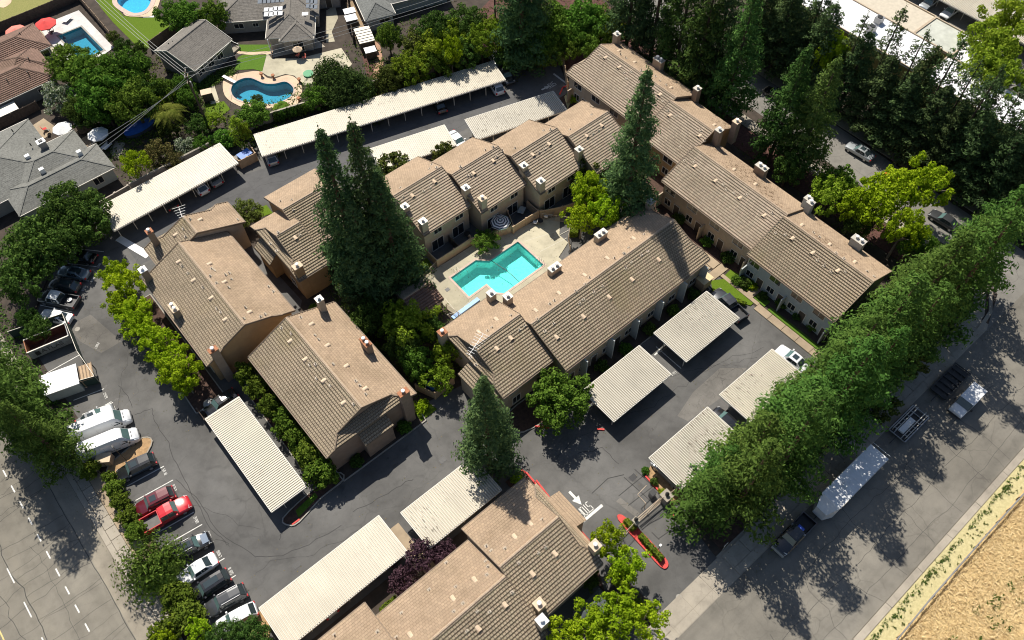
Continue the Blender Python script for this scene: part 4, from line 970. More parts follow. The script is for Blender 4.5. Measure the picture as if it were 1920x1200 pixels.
# ================================================================== CARPORTS
def carport(label, p0, L, Wd, ang, mat, z=2.5, posts='front', n=None, rib=.29):
    """p0: corner; L along the building line; Wd across (ribs run this way)"""
    t = thing('carport', label, 'carport', (p0[0], p0[1], 0), ang, 'open carports with ribbed metal decks')
    mb = MB(); k = max(2, round(L/rib)); s = L/k; h = .085
    for i in range(k):
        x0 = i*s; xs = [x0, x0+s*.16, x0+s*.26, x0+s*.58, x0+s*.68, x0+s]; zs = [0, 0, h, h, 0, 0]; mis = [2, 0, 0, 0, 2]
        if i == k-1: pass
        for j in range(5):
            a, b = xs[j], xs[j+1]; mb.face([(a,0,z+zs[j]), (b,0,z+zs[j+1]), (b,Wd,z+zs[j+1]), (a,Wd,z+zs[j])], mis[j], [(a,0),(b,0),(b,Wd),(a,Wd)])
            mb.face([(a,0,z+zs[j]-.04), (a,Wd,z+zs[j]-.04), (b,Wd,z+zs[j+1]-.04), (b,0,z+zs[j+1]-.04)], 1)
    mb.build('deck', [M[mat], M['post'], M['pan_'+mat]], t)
    for nm, y in (('fascia', -.045), ('fascia', Wd+.045)):
        f = MB(); f.box(-.05, L+.05, y-.04, y+.04, z-.24, z-.005); f.build(nm, M['post'], t)
    for x in (-.045, L+.045):
        f = MB(); f.box(x-.04, x+.04, 0, Wd, z-.2, z+.0); f.build('fascia', M['post'], t)
    n = n or max(2, round(L/2.75)+1)
    for i in range(n):
        x = .5+(L-1.0)*i/(n-1)
        for y in ((.55, Wd-.75) if posts == 'both' else (.55, Wd-1.6)):
            f = MB(); f.box(x-.05, x+.05, y-.05, y+.05, 0, z-.26); f.build('post', M['post'], t)
    for y in ((.55, Wd-.75) if posts == 'both' else (.55, Wd-1.6)):
        f = MB(); f.box(.1, L-.1, y-.06, y+.06, z-.26, z-.06); f.build('beam', M['post'], t)
    return t
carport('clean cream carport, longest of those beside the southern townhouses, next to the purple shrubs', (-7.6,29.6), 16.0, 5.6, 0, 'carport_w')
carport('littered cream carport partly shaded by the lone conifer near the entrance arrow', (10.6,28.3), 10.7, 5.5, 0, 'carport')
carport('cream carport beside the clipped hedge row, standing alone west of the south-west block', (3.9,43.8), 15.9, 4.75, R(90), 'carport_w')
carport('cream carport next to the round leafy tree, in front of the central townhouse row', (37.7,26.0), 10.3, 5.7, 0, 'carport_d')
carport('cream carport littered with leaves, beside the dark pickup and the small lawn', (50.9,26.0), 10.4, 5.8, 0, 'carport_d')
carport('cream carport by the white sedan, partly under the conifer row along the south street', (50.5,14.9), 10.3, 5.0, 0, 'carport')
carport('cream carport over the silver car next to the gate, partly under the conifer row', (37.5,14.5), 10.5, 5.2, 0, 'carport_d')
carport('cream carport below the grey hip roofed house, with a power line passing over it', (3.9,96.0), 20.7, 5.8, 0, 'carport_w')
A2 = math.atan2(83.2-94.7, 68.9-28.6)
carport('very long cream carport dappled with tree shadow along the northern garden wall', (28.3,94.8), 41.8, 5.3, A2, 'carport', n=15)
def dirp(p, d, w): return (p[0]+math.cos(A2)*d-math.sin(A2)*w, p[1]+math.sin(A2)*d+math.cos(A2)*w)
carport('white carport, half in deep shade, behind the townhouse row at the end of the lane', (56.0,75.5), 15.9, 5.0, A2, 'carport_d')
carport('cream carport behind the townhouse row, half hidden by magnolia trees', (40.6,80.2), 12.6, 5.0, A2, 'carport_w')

# ================================================================== TREES
def leafmesh(name, cen, nrm, a, b, mat, cup=.0):
    """leaf faces: centre, normal, half length, half width"""
    n = len(cen); nrm = nrm/np.maximum(1e-6, np.linalg.norm(nrm, axis=1, keepdims=True))
    rnd = RNG.normal(size=(n, 3)); x = np.cross(nrm, rnd); x /= np.maximum(1e-6, np.linalg.norm(x, axis=1, keepdims=True)); y = np.cross(nrm, x)
    x = x*a[:, None]; y = y*b[:, None]
    v = np.empty((n, 4, 3)); v[:, 0] = cen-x; v[:, 1] = cen-y*.9+nrm*cup; v[:, 2] = cen+x; v[:, 3] = cen+y*.9+nrm*cup
    me = bpy.data.meshes.new(name); me.vertices.add(n*4); me.loops.add(n*4); me.polygons.add(n)
    me.vertices.foreach_set('co', v.reshape(-1).astype(np.float32)); me.loops.foreach_set('vertex_index', np.arange(n*4, dtype=np.int32))
    me.polygons.foreach_set('loop_start', np.arange(0, n*4, 4, dtype=np.int32))
    me.update(calc_edges=True); me.materials.append(mat); return me
def unit(n):
    v = RNG.normal(size=(n, 3)); return v/np.linalg.norm(v, axis=1, keepdims=True)
def tufts(C, Rr, per, size, up=.25, jit=.55, fill=.35):
    """leaf clumps: C centres (n,3), Rr radii (n,3)"""
    n = len(C); d = unit(n*per); k = (1-fill)+fill*RNG.random(n*per)
    cen = np.repeat(C, per, 0)+d*np.repeat(Rr, per, 0)*k[:, None]
    nr = d+RNG.normal(size=(n*per, 3))*jit; nr[:, 2] += up
    s = size*(.65+.7*RNG.random(n*per)); return cen, nr, s
def redwood_mesh(name, mat, h, r, nb, per, size, bare=.06, seed=1, sparse=0.0, droop=.12, taper=.85, plume=1.0, lift=.0):
    """conifer: every branch carries a plume of needle sprays; gaps between the plumes stay dark"""
    rs = np.random.default_rng(seed); cen = []; nr = []; S = []
    for i in range(nb):
        t = bare+(1-bare)*(i/nb)**.92; az = i*2.39996+rs.normal()*.3
        if rs.random() < sparse: continue
        L = r*((1-t)**taper+.04)*rs.uniform(.66, 1.2)*min(1, .68+t*2.4); z = t*h*.985
        ca, sa = math.cos(az), math.sin(az); tilt = lift+rs.normal()*.12-droop*(1-t)
        a = max(.35, L*.36)*plume; b = max(.28, (.34+.15*L))*plume*rs.uniform(.8, 1.2); c = b*.62
        ctr = np.array([ca*L*.66, sa*L*.66, z+L*.66*tilt]); n = int(per*(.35+a*b*.55)); d = rs.normal(size=(n, 3)); d /= np.linalg.norm(d, axis=1, keepdims=True); d[:, 2] = np.abs(d[:, 2])*np.where(rs.random(n) < .78, 1, -1)
        k = .55+.5*rs.random(n); q = d*np.array([a, b, c])*k[:, None]
        ex = np.array([ca, sa, tilt]); ey = np.array([-sa, ca, 0]); ez = np.array([-tilt*ca, -tilt*sa, 1])
        cen.append(ctr+q[:, :1]*ex+q[:, 1:2]*ey+q[:, 2:]*ez); m = d[:, :1]*ex+d[:, 1:2]*ey+d[:, 2:]*ez; nr.append(m+rs.normal(size=(n, 3))*.42+np.array([0, 0, .25])); S.append(size*rs.uniform(.6, 1.3, n)*(.75+.35*(1-t)))
    q = rs.normal(size=(60, 3))*np.array([.16, .16, .7]); cen.append(q+np.array([0, 0, h-.8])); nr.append(rs.normal(size=(60, 3))+np.array([0, 0, .5])); S.append(size*rs.uniform(.4, .8, 60))
    cen = np.concatenate(cen); nr = np.concatenate(nr); S = np.concatenate(S)
    return leafmesh(name, cen, nr, S, S*.42, mat)
def broad_mesh(name, mat, r, zc, rz, nclump, cr, per, size, seed=1, gap=0.0, flat=.8, jit=.5, up=.25, asp=.62, mats2=None):
    """crown of separate leaf clumps on a lumpy ellipsoid"""
    rs = np.random.default_rng(seed); C = []; Q = []
    for i in range(nclump):
        z = 1-1.72*(i+.5)/nclump; a = i*2.39996+rs.normal()*.3; rr = math.sqrt(max(0, 1-z*z)); k = rs.uniform(.62, 1.03) if rs.random() > .22 else rs.uniform(.2, .6)
        lob = 1+.14*math.sin(3*a+seed)+.1*math.sin(5*a+seed*2)
        if rs.random() < gap: continue
        q = cr*rs.uniform(.7, 1.25); C.append((math.cos(a)*rr*r*k*lob, math.sin(a)*rr*r*k*lob, zc+z*rz*k)); Q.append((q, q, q*flat))
    cen, nr, s = tufts(np.array(C), np.array(Q), per, size, up=up, jit=jit, fill=.35)
    return leafmesh(name, cen, nr, s, s*asp, mat)
def upright_mesh(name, mat, r, h, nst, per, size, seed=1, lean=.5, arch=0.0):
    """crown of upswept or arching twigs"""
    rs = np.random.default_rng(seed); cen = []; nr = []; S = []
    for i in range(nst):
        a = i*2.39996; f = math.sqrt((i+.5)/nst); x, y = math.cos(a)*r*f*.75, math.sin(a)*r*f*.75
        top = h*(1-.45*f*f)*rs.uniform(.85, 1.1); ox, oy = math.cos(a)*r*.35*lean*f*2, math.sin(a)*r*.35*lean*f*2
        for k in range(per):
            t = .35+.65*(k+rs.random())/per; z = top*(t-arch*max(0, t-.55)**2*2.0)
            cen.append((x+ox*t*t+rs.normal()*.12*r/3, y+oy*t*t+rs.normal()*.12*r/3, z)); nr.append((ox*.6+rs.normal()*.6, oy*.6+rs.normal()*.6, .5+rs.normal()*.4)); S.append(size*rs.uniform(.7, 1.3))
    S = np.array(S); return leafmesh(name, np.array(cen), np.array(nr), S, S*.35, mat)
def trunk_mesh(name, h, r, mat, limbs=0, lr=2.0, zl=.5, seed=1):
    rs = random.Random(seed); mb = MB(); mb.tube([(0,0,-.1), (.03,.02,h*.4), (-.02,.03,h)], [r, r*.75, r*.25], 8)
    for i in range(limbs):
        a = i*2.4+rs.random(); z = h*zl*rs.uniform(.7, 1.25); L = lr*rs.uniform(.7, 1.1)
        mb.tube([(0,0,z), (math.cos(a)*L*.5, math.sin(a)*L*.5, z+L*.45), (math.cos(a)*L, math.sin(a)*L, z+L*.75)], [r*.45, r*.3, r*.1], 5)
    o = mb.build(name, mat); me = o.data; bpy.data.objects.remove(o); return me
LM = {}
LM['redwood'] = leaf_mat('redwood_needles', (.058,.108,.044), (.088,.152,.056), (.135,.215,.072), .24, .02)
LM['row'] = leaf_mat('row_conifer_needles', (.052,.105,.022), (.082,.155,.03), (.13,.22,.046), .24, .02)
LM['half'] = leaf_mat('green_conifer_needles', (.052,.105,.026), (.082,.155,.036), (.135,.22,.052), .25, .02)
LM['darkcon'] = leaf_mat('dark_conifer_needles', (.046,.074,.032), (.072,.112,.042), (.12,.178,.06), .22, .02)
LM['cedar'] = leaf_mat('cedar_needles', (.035,.06,.018), (.055,.09,.024), (.09,.13,.035), .15, .015)
LM['lime'] = leaf_mat('lime_leaves', (.19,.30,.012), (.29,.415,.016), (.41,.535,.032), .36, .012)
LM['limem'] = leaf_mat('fresh_green_leaves', (.13,.20,.016), (.20,.285,.024), (.29,.37,.04), .3, .012)
LM['green'] = leaf_mat('green_leaves', (.062,.128,.018), (.104,.196,.026), (.165,.275,.042), .28, .02)
LM['dkgreen'] = leaf_mat('dark_green_leaves', (.046,.088,.02), (.078,.14,.028), (.13,.205,.042), .25, .02)
LM['olive'] = leaf_mat('olive_leaves', (.05,.07,.016), (.085,.11,.022), (.14,.165,.04), .2, .015)
LM['magnolia'] = leaf_mat('magnolia_leaves', (.035,.05,.014), (.065,.09,.018), (.15,.165,.04), .12, .015)
LM['hedge'] = leaf_mat('clipped_hedge_leaves', (.06,.10,.014), (.10,.155,.02), (.17,.23,.032), .22, .012)
LM['plum'] = leaf_mat('purple_plum_leaves', (.05,.028,.038), (.085,.045,.06), (.14,.08,.1), .2, .01)
LM['olea'] = leaf_mat('oleander_blossom_leaves', (.06,.10,.03), (.22,.28,.15), (.66,.66,.54), .25, .005)
LM['russet'] = leaf_mat('russet_leaves', (.07,.075,.025), (.13,.12,.04), (.23,.17,.075), .2, .01)
LM['willow'] = leaf_mat('feathery_green_leaves', (.06,.105,.018), (.10,.165,.028), (.16,.235,.045), .25, .01)
LM['palm'] = leaf_mat('palm_leaves', (.07,.09,.015), (.12,.14,.025), (.2,.215,.045), .2, .01)
M['bark'] = plain('bark', (.085,.06,.042), .95, var=.3, scale=3); M['bark_r'] = plain('redwood_bark', (.13,.07,.045), .95, var=.3, scale=3)
M['bark_p'] = plain('pale_bark', (.27,.22,.16), .95, var=.25, scale=3)
PROTO = {}
for k in range(3): PROTO['redwood', k] = (redwood_mesh('redwood_crown', LM['redwood'], 28, 5.4, 175, 60, .33, seed=11+k, taper=.72, plume=1.3, lift=.05), trunk_mesh('redwood_trunk', 26.5, .5, M['bark_r']))
for k in range(6): PROTO['row', k] = (redwood_mesh('row_crown', LM['row'], 21, 4.7, 74+6*(k%3), 66, .31, seed=31+k, taper=(.5,.66,.58,.45,.6,.52)[k], droop=-.05, plume=1.5, lift=.2, sparse=.1), trunk_mesh('row_trunk', 19.5, .4, M['bark_r']))
for k in range(4): PROTO['darkcon', k] = (redwood_mesh('dark_conifer_crown', LM['darkcon'], 24, 5.0, 135, 60, .34, seed=51+k, taper=.55, sparse=.08, bare=.10, droop=.02, plume=1.25), trunk_mesh('dark_trunk', 23.0, .38, M['bark']))
for k in range(3): PROTO['thin', k] = (redwood_mesh('thin_conifer_crown', LM['darkcon'], 24, 4.6, 100, 46, .32, seed=251+k, taper=.5, sparse=.24, bare=.2, droop=.02, plume=1.05), trunk_mesh('thin_trunk', 23.6, .3, M['bark']))
for k in range(3): PROTO['halfcon', k] = (redwood_mesh('conifer_crown', LM['half'], 24, 5.0, 130, 62, .33, seed=61+k, taper=.64, sparse=.04, bare=.08, droop=0, lift=.12, plume=1.3), trunk_mesh('half_trunk', 23.0, .38, M['bark']))
for k in range(4): PROTO['lime', k] = (broad_mesh('lime_crown', LM['lime'], 3.0, 4.3, 1.7, 62, .62, 70, .17, seed=71+k, gap=.12), trunk_mesh('lime_trunk', 4.6, .2, M['bark_p'], 7, 2.2, .55, k))
for k in range(2): PROTO['limem', k] = (broad_mesh('fresh_green_crown', LM['limem'], 3.4, 4.3, 2.4, 70, .66, 70, .18, seed=81+k, gap=.06), trunk_mesh('fresh_trunk', 4.6, .22, M['bark'], 6, 2.2, .55, k))
for k in range(3): PROTO['green', k] = (broad_mesh('green_crown', LM['green'], 4.0, 4.6, 2.8, 85, .8, 80, .2, seed=91+k, gap=.04), trunk_mesh('green_trunk', 5.0, .28, M['bark'], 6, 2.6, .5, k))
for k in range(3): PROTO['dkgreen', k] = (broad_mesh('dark_green_crown', LM['dkgreen'], 4.2, 4.6, 3.0, 90, .85, 80, .2, seed=101+k, gap=.04), trunk_mesh('dark_green_trunk', 5.0, .3, M['bark'], 6, 2.6, .5, k))
for k in range(2): PROTO['round', k] = (broad_mesh('round_crown', LM['green'], 3.9, 4.2, 2.9, 150, .62, 60, .19, seed=111+k, jit=.8, up=.4), trunk_mesh('round_trunk', 4.4, .25, M['bark'], 6, 2.4, .5, k))
for k in range(2): PROTO['olive', k] = (broad_mesh('olive_crown', LM['olive'], 3.6, 4.2, 2.6, 80, .7, 70, .18, seed=121+k), trunk_mesh('olive_trunk', 4.6, .22, M['bark'], 6, 2.2, .5, k))
for k in range(2): PROTO['magnolia', k] = (broad_mesh('magnolia_crown', LM['magnolia'], 3.2, 4.6, 3.0, 75, .6, 45, .24, seed=131+k, gap=.15, jit=.9), trunk_mesh('magnolia_trunk', 5.2, .2, M['bark_p'], 8, 2.0, .5, k))
for k in range(3): PROTO['hedge', k] = (broad_mesh('hedge_crown', LM['hedge'], 1.5, 1.9, 1.5, 60, .42, 50, .15, seed=141+k, jit=.7), trunk_mesh('hedge_trunk', 1.8, .1, M['bark'], 4, .8, .5, k))
PROTO['plum', 0] = (broad_mesh('plum_crown', LM['plum'], 2.2, 2.6, 1.6, 60, .5, 55, .15, seed=151, gap=.15, jit=.8), trunk_mesh('plum_trunk', 3.0, .12, M['bark'], 8, 1.5, .5))
PROTO['olea', 0] = (broad_mesh('oleander_crown', LM['olea'], 2.6, 2.2, 2.0, 70, .55, 60, .16, seed=161, jit=.9), trunk_mesh('oleander_trunk', 2.4, .12, M['bark'], 7, 1.4, .4))
PROTO['russet', 0] = (broad_mesh('russet_crown', LM['russet'], 2.6, 2.6, 2.0, 70, .55, 60, .16, seed=165, jit=.9), trunk_mesh('russet_trunk', 2.8, .12, M['bark'], 7, 1.4, .4))
PROTO['willow', 0] = (upright_mesh('willow_crown', LM['willow'], 3.2, 5.6, 190, 26, .3, seed=171, lean=1.3, arch=.55), trunk_mesh('willow_trunk', 3.4, .2, M['bark'], 7, 1.8, .6))
for k in range(2): PROTO['cedar', k] = (upright_mesh('cedar_crown', LM['cedar'], 4.4, 8.5, 230, 26, .32, seed=181+k, lean=.35), trunk_mesh('cedar_trunk', 6.5, .3, M['bark'], 6, 2.2, .5, k))
PROTO['spire', 0] = (redwood_mesh('spire_crown', LM['limem'], 6, 2.1, 90, 30, .2, seed=191, taper=.6, droop=-.3), trunk_mesh('spire_trunk', 5.5, .15, M['bark']))
PROTO['shrub', 0] = (broad_mesh('shrub_crown', LM['green'], 1.0, .75, .7, 40, .34, 40, .12, seed=201, jit=.8), trunk_mesh('shrub_trunk', .7, .06, M['bark'], 5, .5, .4))
PROTO['shrub', 1] = (broad_mesh('shrub_crown', LM['dkgreen'], 1.0, .75, .7, 40, .34, 40, .12, seed=202, jit=.8), trunk_mesh('shrub_trunk', .7, .06, M['bark'], 5, .5, .4))
PROTO['lshrub', 0] = (broad_mesh('bright_shrub_crown', LM['lime'], 1.0, .75, .7, 40, .34, 40, .12, seed=203, jit=.8), trunk_mesh('shrub_trunk', .7, .06, M['bark'], 5, .5, .4))
PH0 = dict(thin=24, redwood=28, row=21, darkcon=24, halfcon=24)
PR0 = dict(thin=4.8, redwood=5.4, row=4.9, darkcon=5.2, halfcon=5.2, lime=3.4, limem=3.8, green=4.5, dkgreen=4.7, round=4.2, olive=4.0, magnolia=3.5, hedge=1.75, plum=2.5, olea=2.9, russet=2.9, willow=3.6, cedar=4.2, spire=2.1, shrub=1.2, lshrub=1.2)
NAMES = dict(thin='conifer_tree', redwood='redwood_tree', row='conifer_tree', darkcon='conifer_tree', halfcon='conifer_tree', lime='leafy_tree', limem='leafy_tree', green='leafy_tree', dkgreen='leafy_tree', round='leafy_tree', olive='olive_green_tree', magnolia='magnolia_tree', hedge='clipped_bush', plum='plum_bush', olea='oleander_bush', russet='russet_bush', willow='feathery_tree', cedar='cedar_tree', spire='young_tree', shrub='shrub', lshrub='shrub')
_k = {}
def tree(kind, uv, label, h=None, r=None, zs=None, group=None, cat=None):
    d_ = (uv[0]-30.1)*.279+(uv[1]-99.9)*.96; rr_ = (r or PR0[kind])*.8
    if 29 < uv[0] < 71.5 and -2.5 < d_ < rr_ and kind not in ('redwood', 'magnolia', 'darkcon'): uv = (uv[0]+.279*(rr_-d_), uv[1]+.96*(rr_-d_))
    n = len([k for k in PROTO if k[0] == kind]); i = _k.get(kind, 0); _k[kind] = i+1
    crown, trunk = PROTO[kind, i % n]
    sr = (r/PR0[kind]) if r else 1.0; sz = (h/PH0[kind]) if h else (zs or sr)
    t = thing(NAMES[kind], label, cat or ('bush' if kind in ('hedge', 'plum', 'olea', 'russet', 'shrub', 'lshrub') else 'tree'), (uv[0], uv[1], 0), random.uniform(0, 6.28), group)
    c = link('crown', crown, t); c.scale = (sr, sr, sz); k = link('trunk', trunk, t); k.scale = (sr, sr, sz)
    return t
def T(kind, px, py, top, label, **kw): return tree(kind, at(px, py, top), label, **kw)
# tall redwoods
T('redwood', 598, 240, 30, 'tallest dark redwood on the left of the courtyard clump', h=30, r=5.0)
T('redwood', 657, 226, 30, 'dark redwood with the slender top, right one of the courtyard clump', h=30, r=4.8)
T('redwood', 705, 320, 24, 'dark redwood at the pool side of the courtyard clump, lower than its neighbours', h=24, r=4.6)
tree('redwood', (27.0, 63.0), 'dark redwood at the near side of the courtyard clump, its top hidden among the others', h=20, r=4.4)
T('redwood', 1215, 128, 28, 'tall lone redwood standing between the stepped row and the long eastern townhouse', h=28, r=5.0)
T('redwood', 905, 708, 22, 'lone green conifer shading the carport and roof by the entrance lane', h=22, r=4.1)
tree('redwood', (74.6, 86.2), 'big dark redwood beyond the end of the very long carport', h=26, r=5.4)
tree('darkcon', (78.5, 88.8), 'dark conifer behind the big redwood at the lane end', h=22, r=5)
# conifer row along the south street
for i, (u, v, h, r) in enumerate([(37.4,11.2,13,4.0),(40.6,8.8,20.5,4.9),(44.2,11.2,18,4.6),(47.6,8.6,22.5,5.0),(51.6,11.0,17.5,4.9),(56.0,8.9,23,5.4),(60.6,10.9,21,4.5),(63.8,8.6,18,4.0),(67.8,10.9,22,5.6),(72.9,8.8,17.5,4.4),(77.2,10.9,21.5,5.6),(82.2,8.8,23.5,5.0),(86.8,11.2,17,4.6),(90.6,10.6,20,5.0)]):
    lab = ['bushy conifer at the gate end of the long row beside the south street', 'bushy conifer second from the gate in the row above the dark pickup and trailer', 'bushy conifer third from the gate, over the carport with the silver car', 'bushy conifer fourth from the gate, beside the front of the white trailer', 'bushy conifer fifth from the gate, between the two carports under the row', 'bushy conifer sixth from the gate, beside the rear of the white trailer', 'bushy conifer over the carport end with the white sedan', 'bushy conifer next to the speckled magnolia by the flatbed trailer', 'bushy conifer at the corner of the white walled townhouse end', 'bushy conifer behind the speckled magnolia, opposite the white jeep', 'bushy conifer sixth from the far end of the street row', 'bushy conifer third from the far end of the street row', 'bushy conifer second from the far end of the street row', 'last bushy conifer at the side street corner of the row'][i]
    tree('row', (u, v), lab, h=h, r=r, group='conifers in a row along the south street')
# west edge conifers
tree('row', (-17.3, 70.0), 'big conifer at the west street, casting its shadow over the road, nearest the white vans', h=23, r=4.4)
tree('row', (-17.6, 74.5), 'big conifer at the west street, beside the white roofed shed', h=21, r=4.3)
tree('row', (-16.6, 66.2), 'conifer at the west street next to the small tan box by the vans', h=17, r=3.6)
tree('row', (-17.8, 79.5), 'big conifer at the west street, left of the rusty dumpster', h=19, r=4.0)
# conifers behind the eastern block
for kind, u, v, h, r, lab in [('darkcon',91,77,25,5.2,'dark conifer at the far corner behind the eastern block chimney'),('darkcon',92.5,72.5,24,5.0,'dark conifer behind the first double chimney of the eastern block'),('halfcon',92,66.5,25,5.0,'tall green conifer behind the upper unit of the eastern block'),('halfcon',91.2,61.5,25,5.0,'tall green conifer above the notched roof step of the eastern block'),('halfcon',91,54.5,24,4.8,'tall green conifer beside the tall chimney of the eastern block'),
        ('halfcon',89.3,43.3,22,4.4,'bright conifer in front of the side street, left of the silver sedan'),('halfcon',90.4,39.2,22,4.4,'bright conifer in front of the side street, nearest the silver sedan'),('darkcon',93.2,60.0,24,4.8,'dark conifer close to the parked black car on the side street')]:
    tree(kind, (u, v), lab, h=h, r=r)
for i, (u, v, h, r) in enumerate([(105.5,62,22,5),(106.5,57,23,5.2),(108,53,22,5.2),(106,49.5,22,4.8),(110,60,22,5),(107.8,40.3,22,4.6),(106.5,44.6,19,4.6),(107,35.6,21,4.8),(107.3,30.6,22.5,4.6),(108.5,27.5,20,4.6),(106.8,24.2,22,4.6),(107.2,20.6,20.5,4.6),(105.5,17,18,4.6),(106.5,12.6,18,4.8),(105.8,8.4,17,4.4),(111,16,18,4.6),(111.5,10,17,4.8),(106,33,15,4.4)]):
    lab = ['dark conifer across the side street, at the top edge behind the eastern block', 'dark conifer across the side street, left of the white flat roof', 'dense dark conifer at the left end of the white flat roof', 'dark conifer across the street from the parked black car', 'dark conifer at the back of the clump left of the white flat roof', 'leaning dark conifer in front of the tan flat roof strip', 'low dark conifer by the ochre wall of the flat roofed block', 'dark conifer above the speed bump on the side street', 'dark thin topped conifer in front of the middle of the white flat roof', 'dark conifer close behind the thin topped one before the white roof', 'dark conifer with bare trunk, before the bright leafy tree', 'dark conifer before the right part of the white flat roof', 'dark conifer above the parked red car', 'dark conifer at the far right, across from the side street mouth', 'dark conifer at the corner of side street and south street', 'dark conifer behind the ones above the red car', 'dark conifer at the right edge below the small flat roof', 'low dark conifer across from the silver sedan'][i]
    tree('thin' if 5 <= i <= 11 else 'darkcon', (u, v), lab, h=h*(.95 if 5 <= i <= 11 else .8), r=r*(.85 if 5 <= i <= 11 else .95), group='dark conifers across the side street')
# lime green trees
for px, py, h, r, lab in [(232,528,4.6,3.0,'lime green tree nearest the white chimney cap of the west block'),(252,585,4.6,3.0,'lime green tree beside the double chimney of the west block'),(228,568,4.0,2.4,'small lime tree reaching over the asphalt, second of the west block row'),(292,640,4.6,3.0,'lime green tree in the middle of the west block row, over its own dark shadow'),(212,508,4,2.4,'lime green tree at the far end of the west block row'),(262,612,4.2,2.6,'lime green tree squeezed between two others in the west block row'),(318,668,4.2,2.6,'lime green tree second from the near end of the west block row'),(345,712,3.6,2.2,'low lime green tree over the low walled patio of the west block'),(335,690,4.6,3.2,'lime green tree at the near end of the west block row, by the covered patio'),
        (1103,350,6.0,3.2,'tall lime green tree by the pool fence, left of the lone redwood'),(1092,405,5.0,2.8,'lime green tree overhanging the central roof by its double chimney'),(1136,392,6.0,2.8,'lime green tree at the foot of the lone redwood'),
        (1142,1010,5,2.3,'lime green tree beside the entrance island, above the bare branch'),(1178,1055,5,2.4,'lime green tree between the entrance island and the dark canopy'),(1165,1075,4,1.8,'small lime green tree close to the chimney of the southern row'),
        (1150,1150,5,3.2,'lime green tree at the bottom edge beside the dark canopy'),(1105,1180,5,3.0,'lime green tree at the bottom edge next to the white chimney cap'),(1210,1160,5,2.6,'lime green tree at the bottom edge beside the street apron'),(1060,1195,5,2.4,'lime green tree touching the bottom edge by the southern roof'),
        (1640,372,7.5,4.2,'sprawling lime tree over the side street, behind the eastern block'),(1735,340,8,4.4,'lime tree spreading toward the parked red car'),(1612,382,7,3.0,'lime tree beside the double white chimney of the eastern block'),(1685,350,8,4.0,'lime tree between the spreading one and the silver sedan'),(1700,425,7,3.4,'lime tree leaning over the eastern block end, near the conifer row'),
        (862,118,6,2.4,'bright lime tree leaning over the very long carport'),(250,303,4.5,2.6,'lime green tree beside the carport below the grey house'),(1563,95,10,2.8,'narrow lime tree behind the bright conifers on the side street')]:
    T('lime', px, py, h, lab, r=r, zs=h/4.6)
for px, py, h, r, lab in [(765,600,6,4.2,'large fresh green tree in the courtyard left of the central row'),(738,600,4,2.6,'fresh green tree at the left side of the large courtyard tree'),(812,85,6,3.6,'fresh green tree among the garden trees above the very long carport'),(905,70,6,3.6,'fresh green tree beside the utility pole above the long carport'),(845,62,6,3.2,'fresh green tree behind the garden row, right of the red mower'),(760,118,5,2.8,'yellowish tree beside the red mower in the garden'),
        (1565,350,7,3.8,'full green tree between the silver chimneys and the side street'),(1870,70,9,5.2,'large bright leafy tree at the top right corner'),(1905,20,9,4.8,'bright leafy tree at the very corner of the picture'),(1850,120,8,4.2,'bright leafy tree in front of the corner tree, by the white flat roof'),(1890,130,8,4.2,'bright leafy tree at the right edge above the small flat roof'),
        (820,700,4,2.5,'bright green tree beside the blue tarp pen'),(838,650,4.5,2.2,'bright green tree under the red capped chimney of the central row'),(455,238,4,1.0,'bright thin tree by the lower end of the kidney pool garden')]:
    T('limem', px, py, h, lab, r=r, zs=h/5.4)
for px, py, h, r, lab in [(150,112,7,4.4,'big green garden tree beside the rectangular grey pool'),(200,120,8,4.6,'big green garden tree above the oleander'),(235,165,8,4.4,'big green garden tree left of the power pole'),(185,185,6,3.4,'green garden tree next to the white blossoming oleander'),(280,150,6,3.2,'green garden tree against the gable of the grey siding house'),(330,145,4.5,2.4,'green tree at the corner of the grey siding house'),
        (470,200,4.5,3.2,'green tree overhanging the kidney shaped pool'),(590,165,4.5,2.8,'green tree at the right end of the kidney shaped pool'),(1000,55,7,4.2,'green tree in the belt above the dark redwood'),(1042,38,7,4.0,'green tree in the middle of the belt at the top'),(1085,35,7,4.0,'green tree in the belt at the top, left of the eastern block'),(1128,20,7,3.6,'green tree at the right end of the belt along the top'),(1010,20,7,3.6,'green tree at the back of the belt by the top edge'),(1065,70,5,2.8,'green tree at the front of the belt above the red mulch'),
        (910,442,2.6,2.2,'round green tree by the patio wall, reaching over the pool deck'),(348,12,6,3.6,'green tree at the top behind the grey siding house'),(318,8,6,3.4,'dark green tree beside the round pool lawn')]:
    T('green', px, py, h, lab, r=r, zs=h/7.4)
for px, py, h, r, lab in [(110,362,8,4.6,'dark leafy tree below the grey hip roofed house'),(45,430,8,4.8,'dark leafy tree at the left edge below the grey house'),(150,390,7,4.0,'dark leafy tree at the end of the carport below the grey house'),(80,440,7,4.2,'dark leafy tree behind the black car in the west row'),(20,500,7,4.0,'dark leafy tree at the left edge behind the parked pickups'),(110,425,6,3.2,'dark leafy tree shading the first car of the west row'),
        (700,556,4.5,2.4,'dark tree at the foot of the redwood clump'),(675,590,4,2.0,'small dark tree beside the south-west block chimney'),(690,650,3,1.6,'small dark tree by the south-west block eave'),(40,585,4,1.6,'small shaded tree at the left edge above the dumpster'),(750,640,3,1.6,'dark undertree next to the large courtyard tree'),(155,205,4,2.6,'dark rounded tree below the oleander by the patio umbrellas'),(60,605,3.5,2.0,'leafy bush tree by the dumpster corner'),(815,30,8,4,'pale twiggy tree in front of the top grey house')]:
    T('dkgreen', px, py, h, lab, r=r, zs=h/7.6)
tree('round', (34.0, 32.2), 'round leafy tree standing in the red kerbed bed by the open carports', r=4.3, zs=1.0)
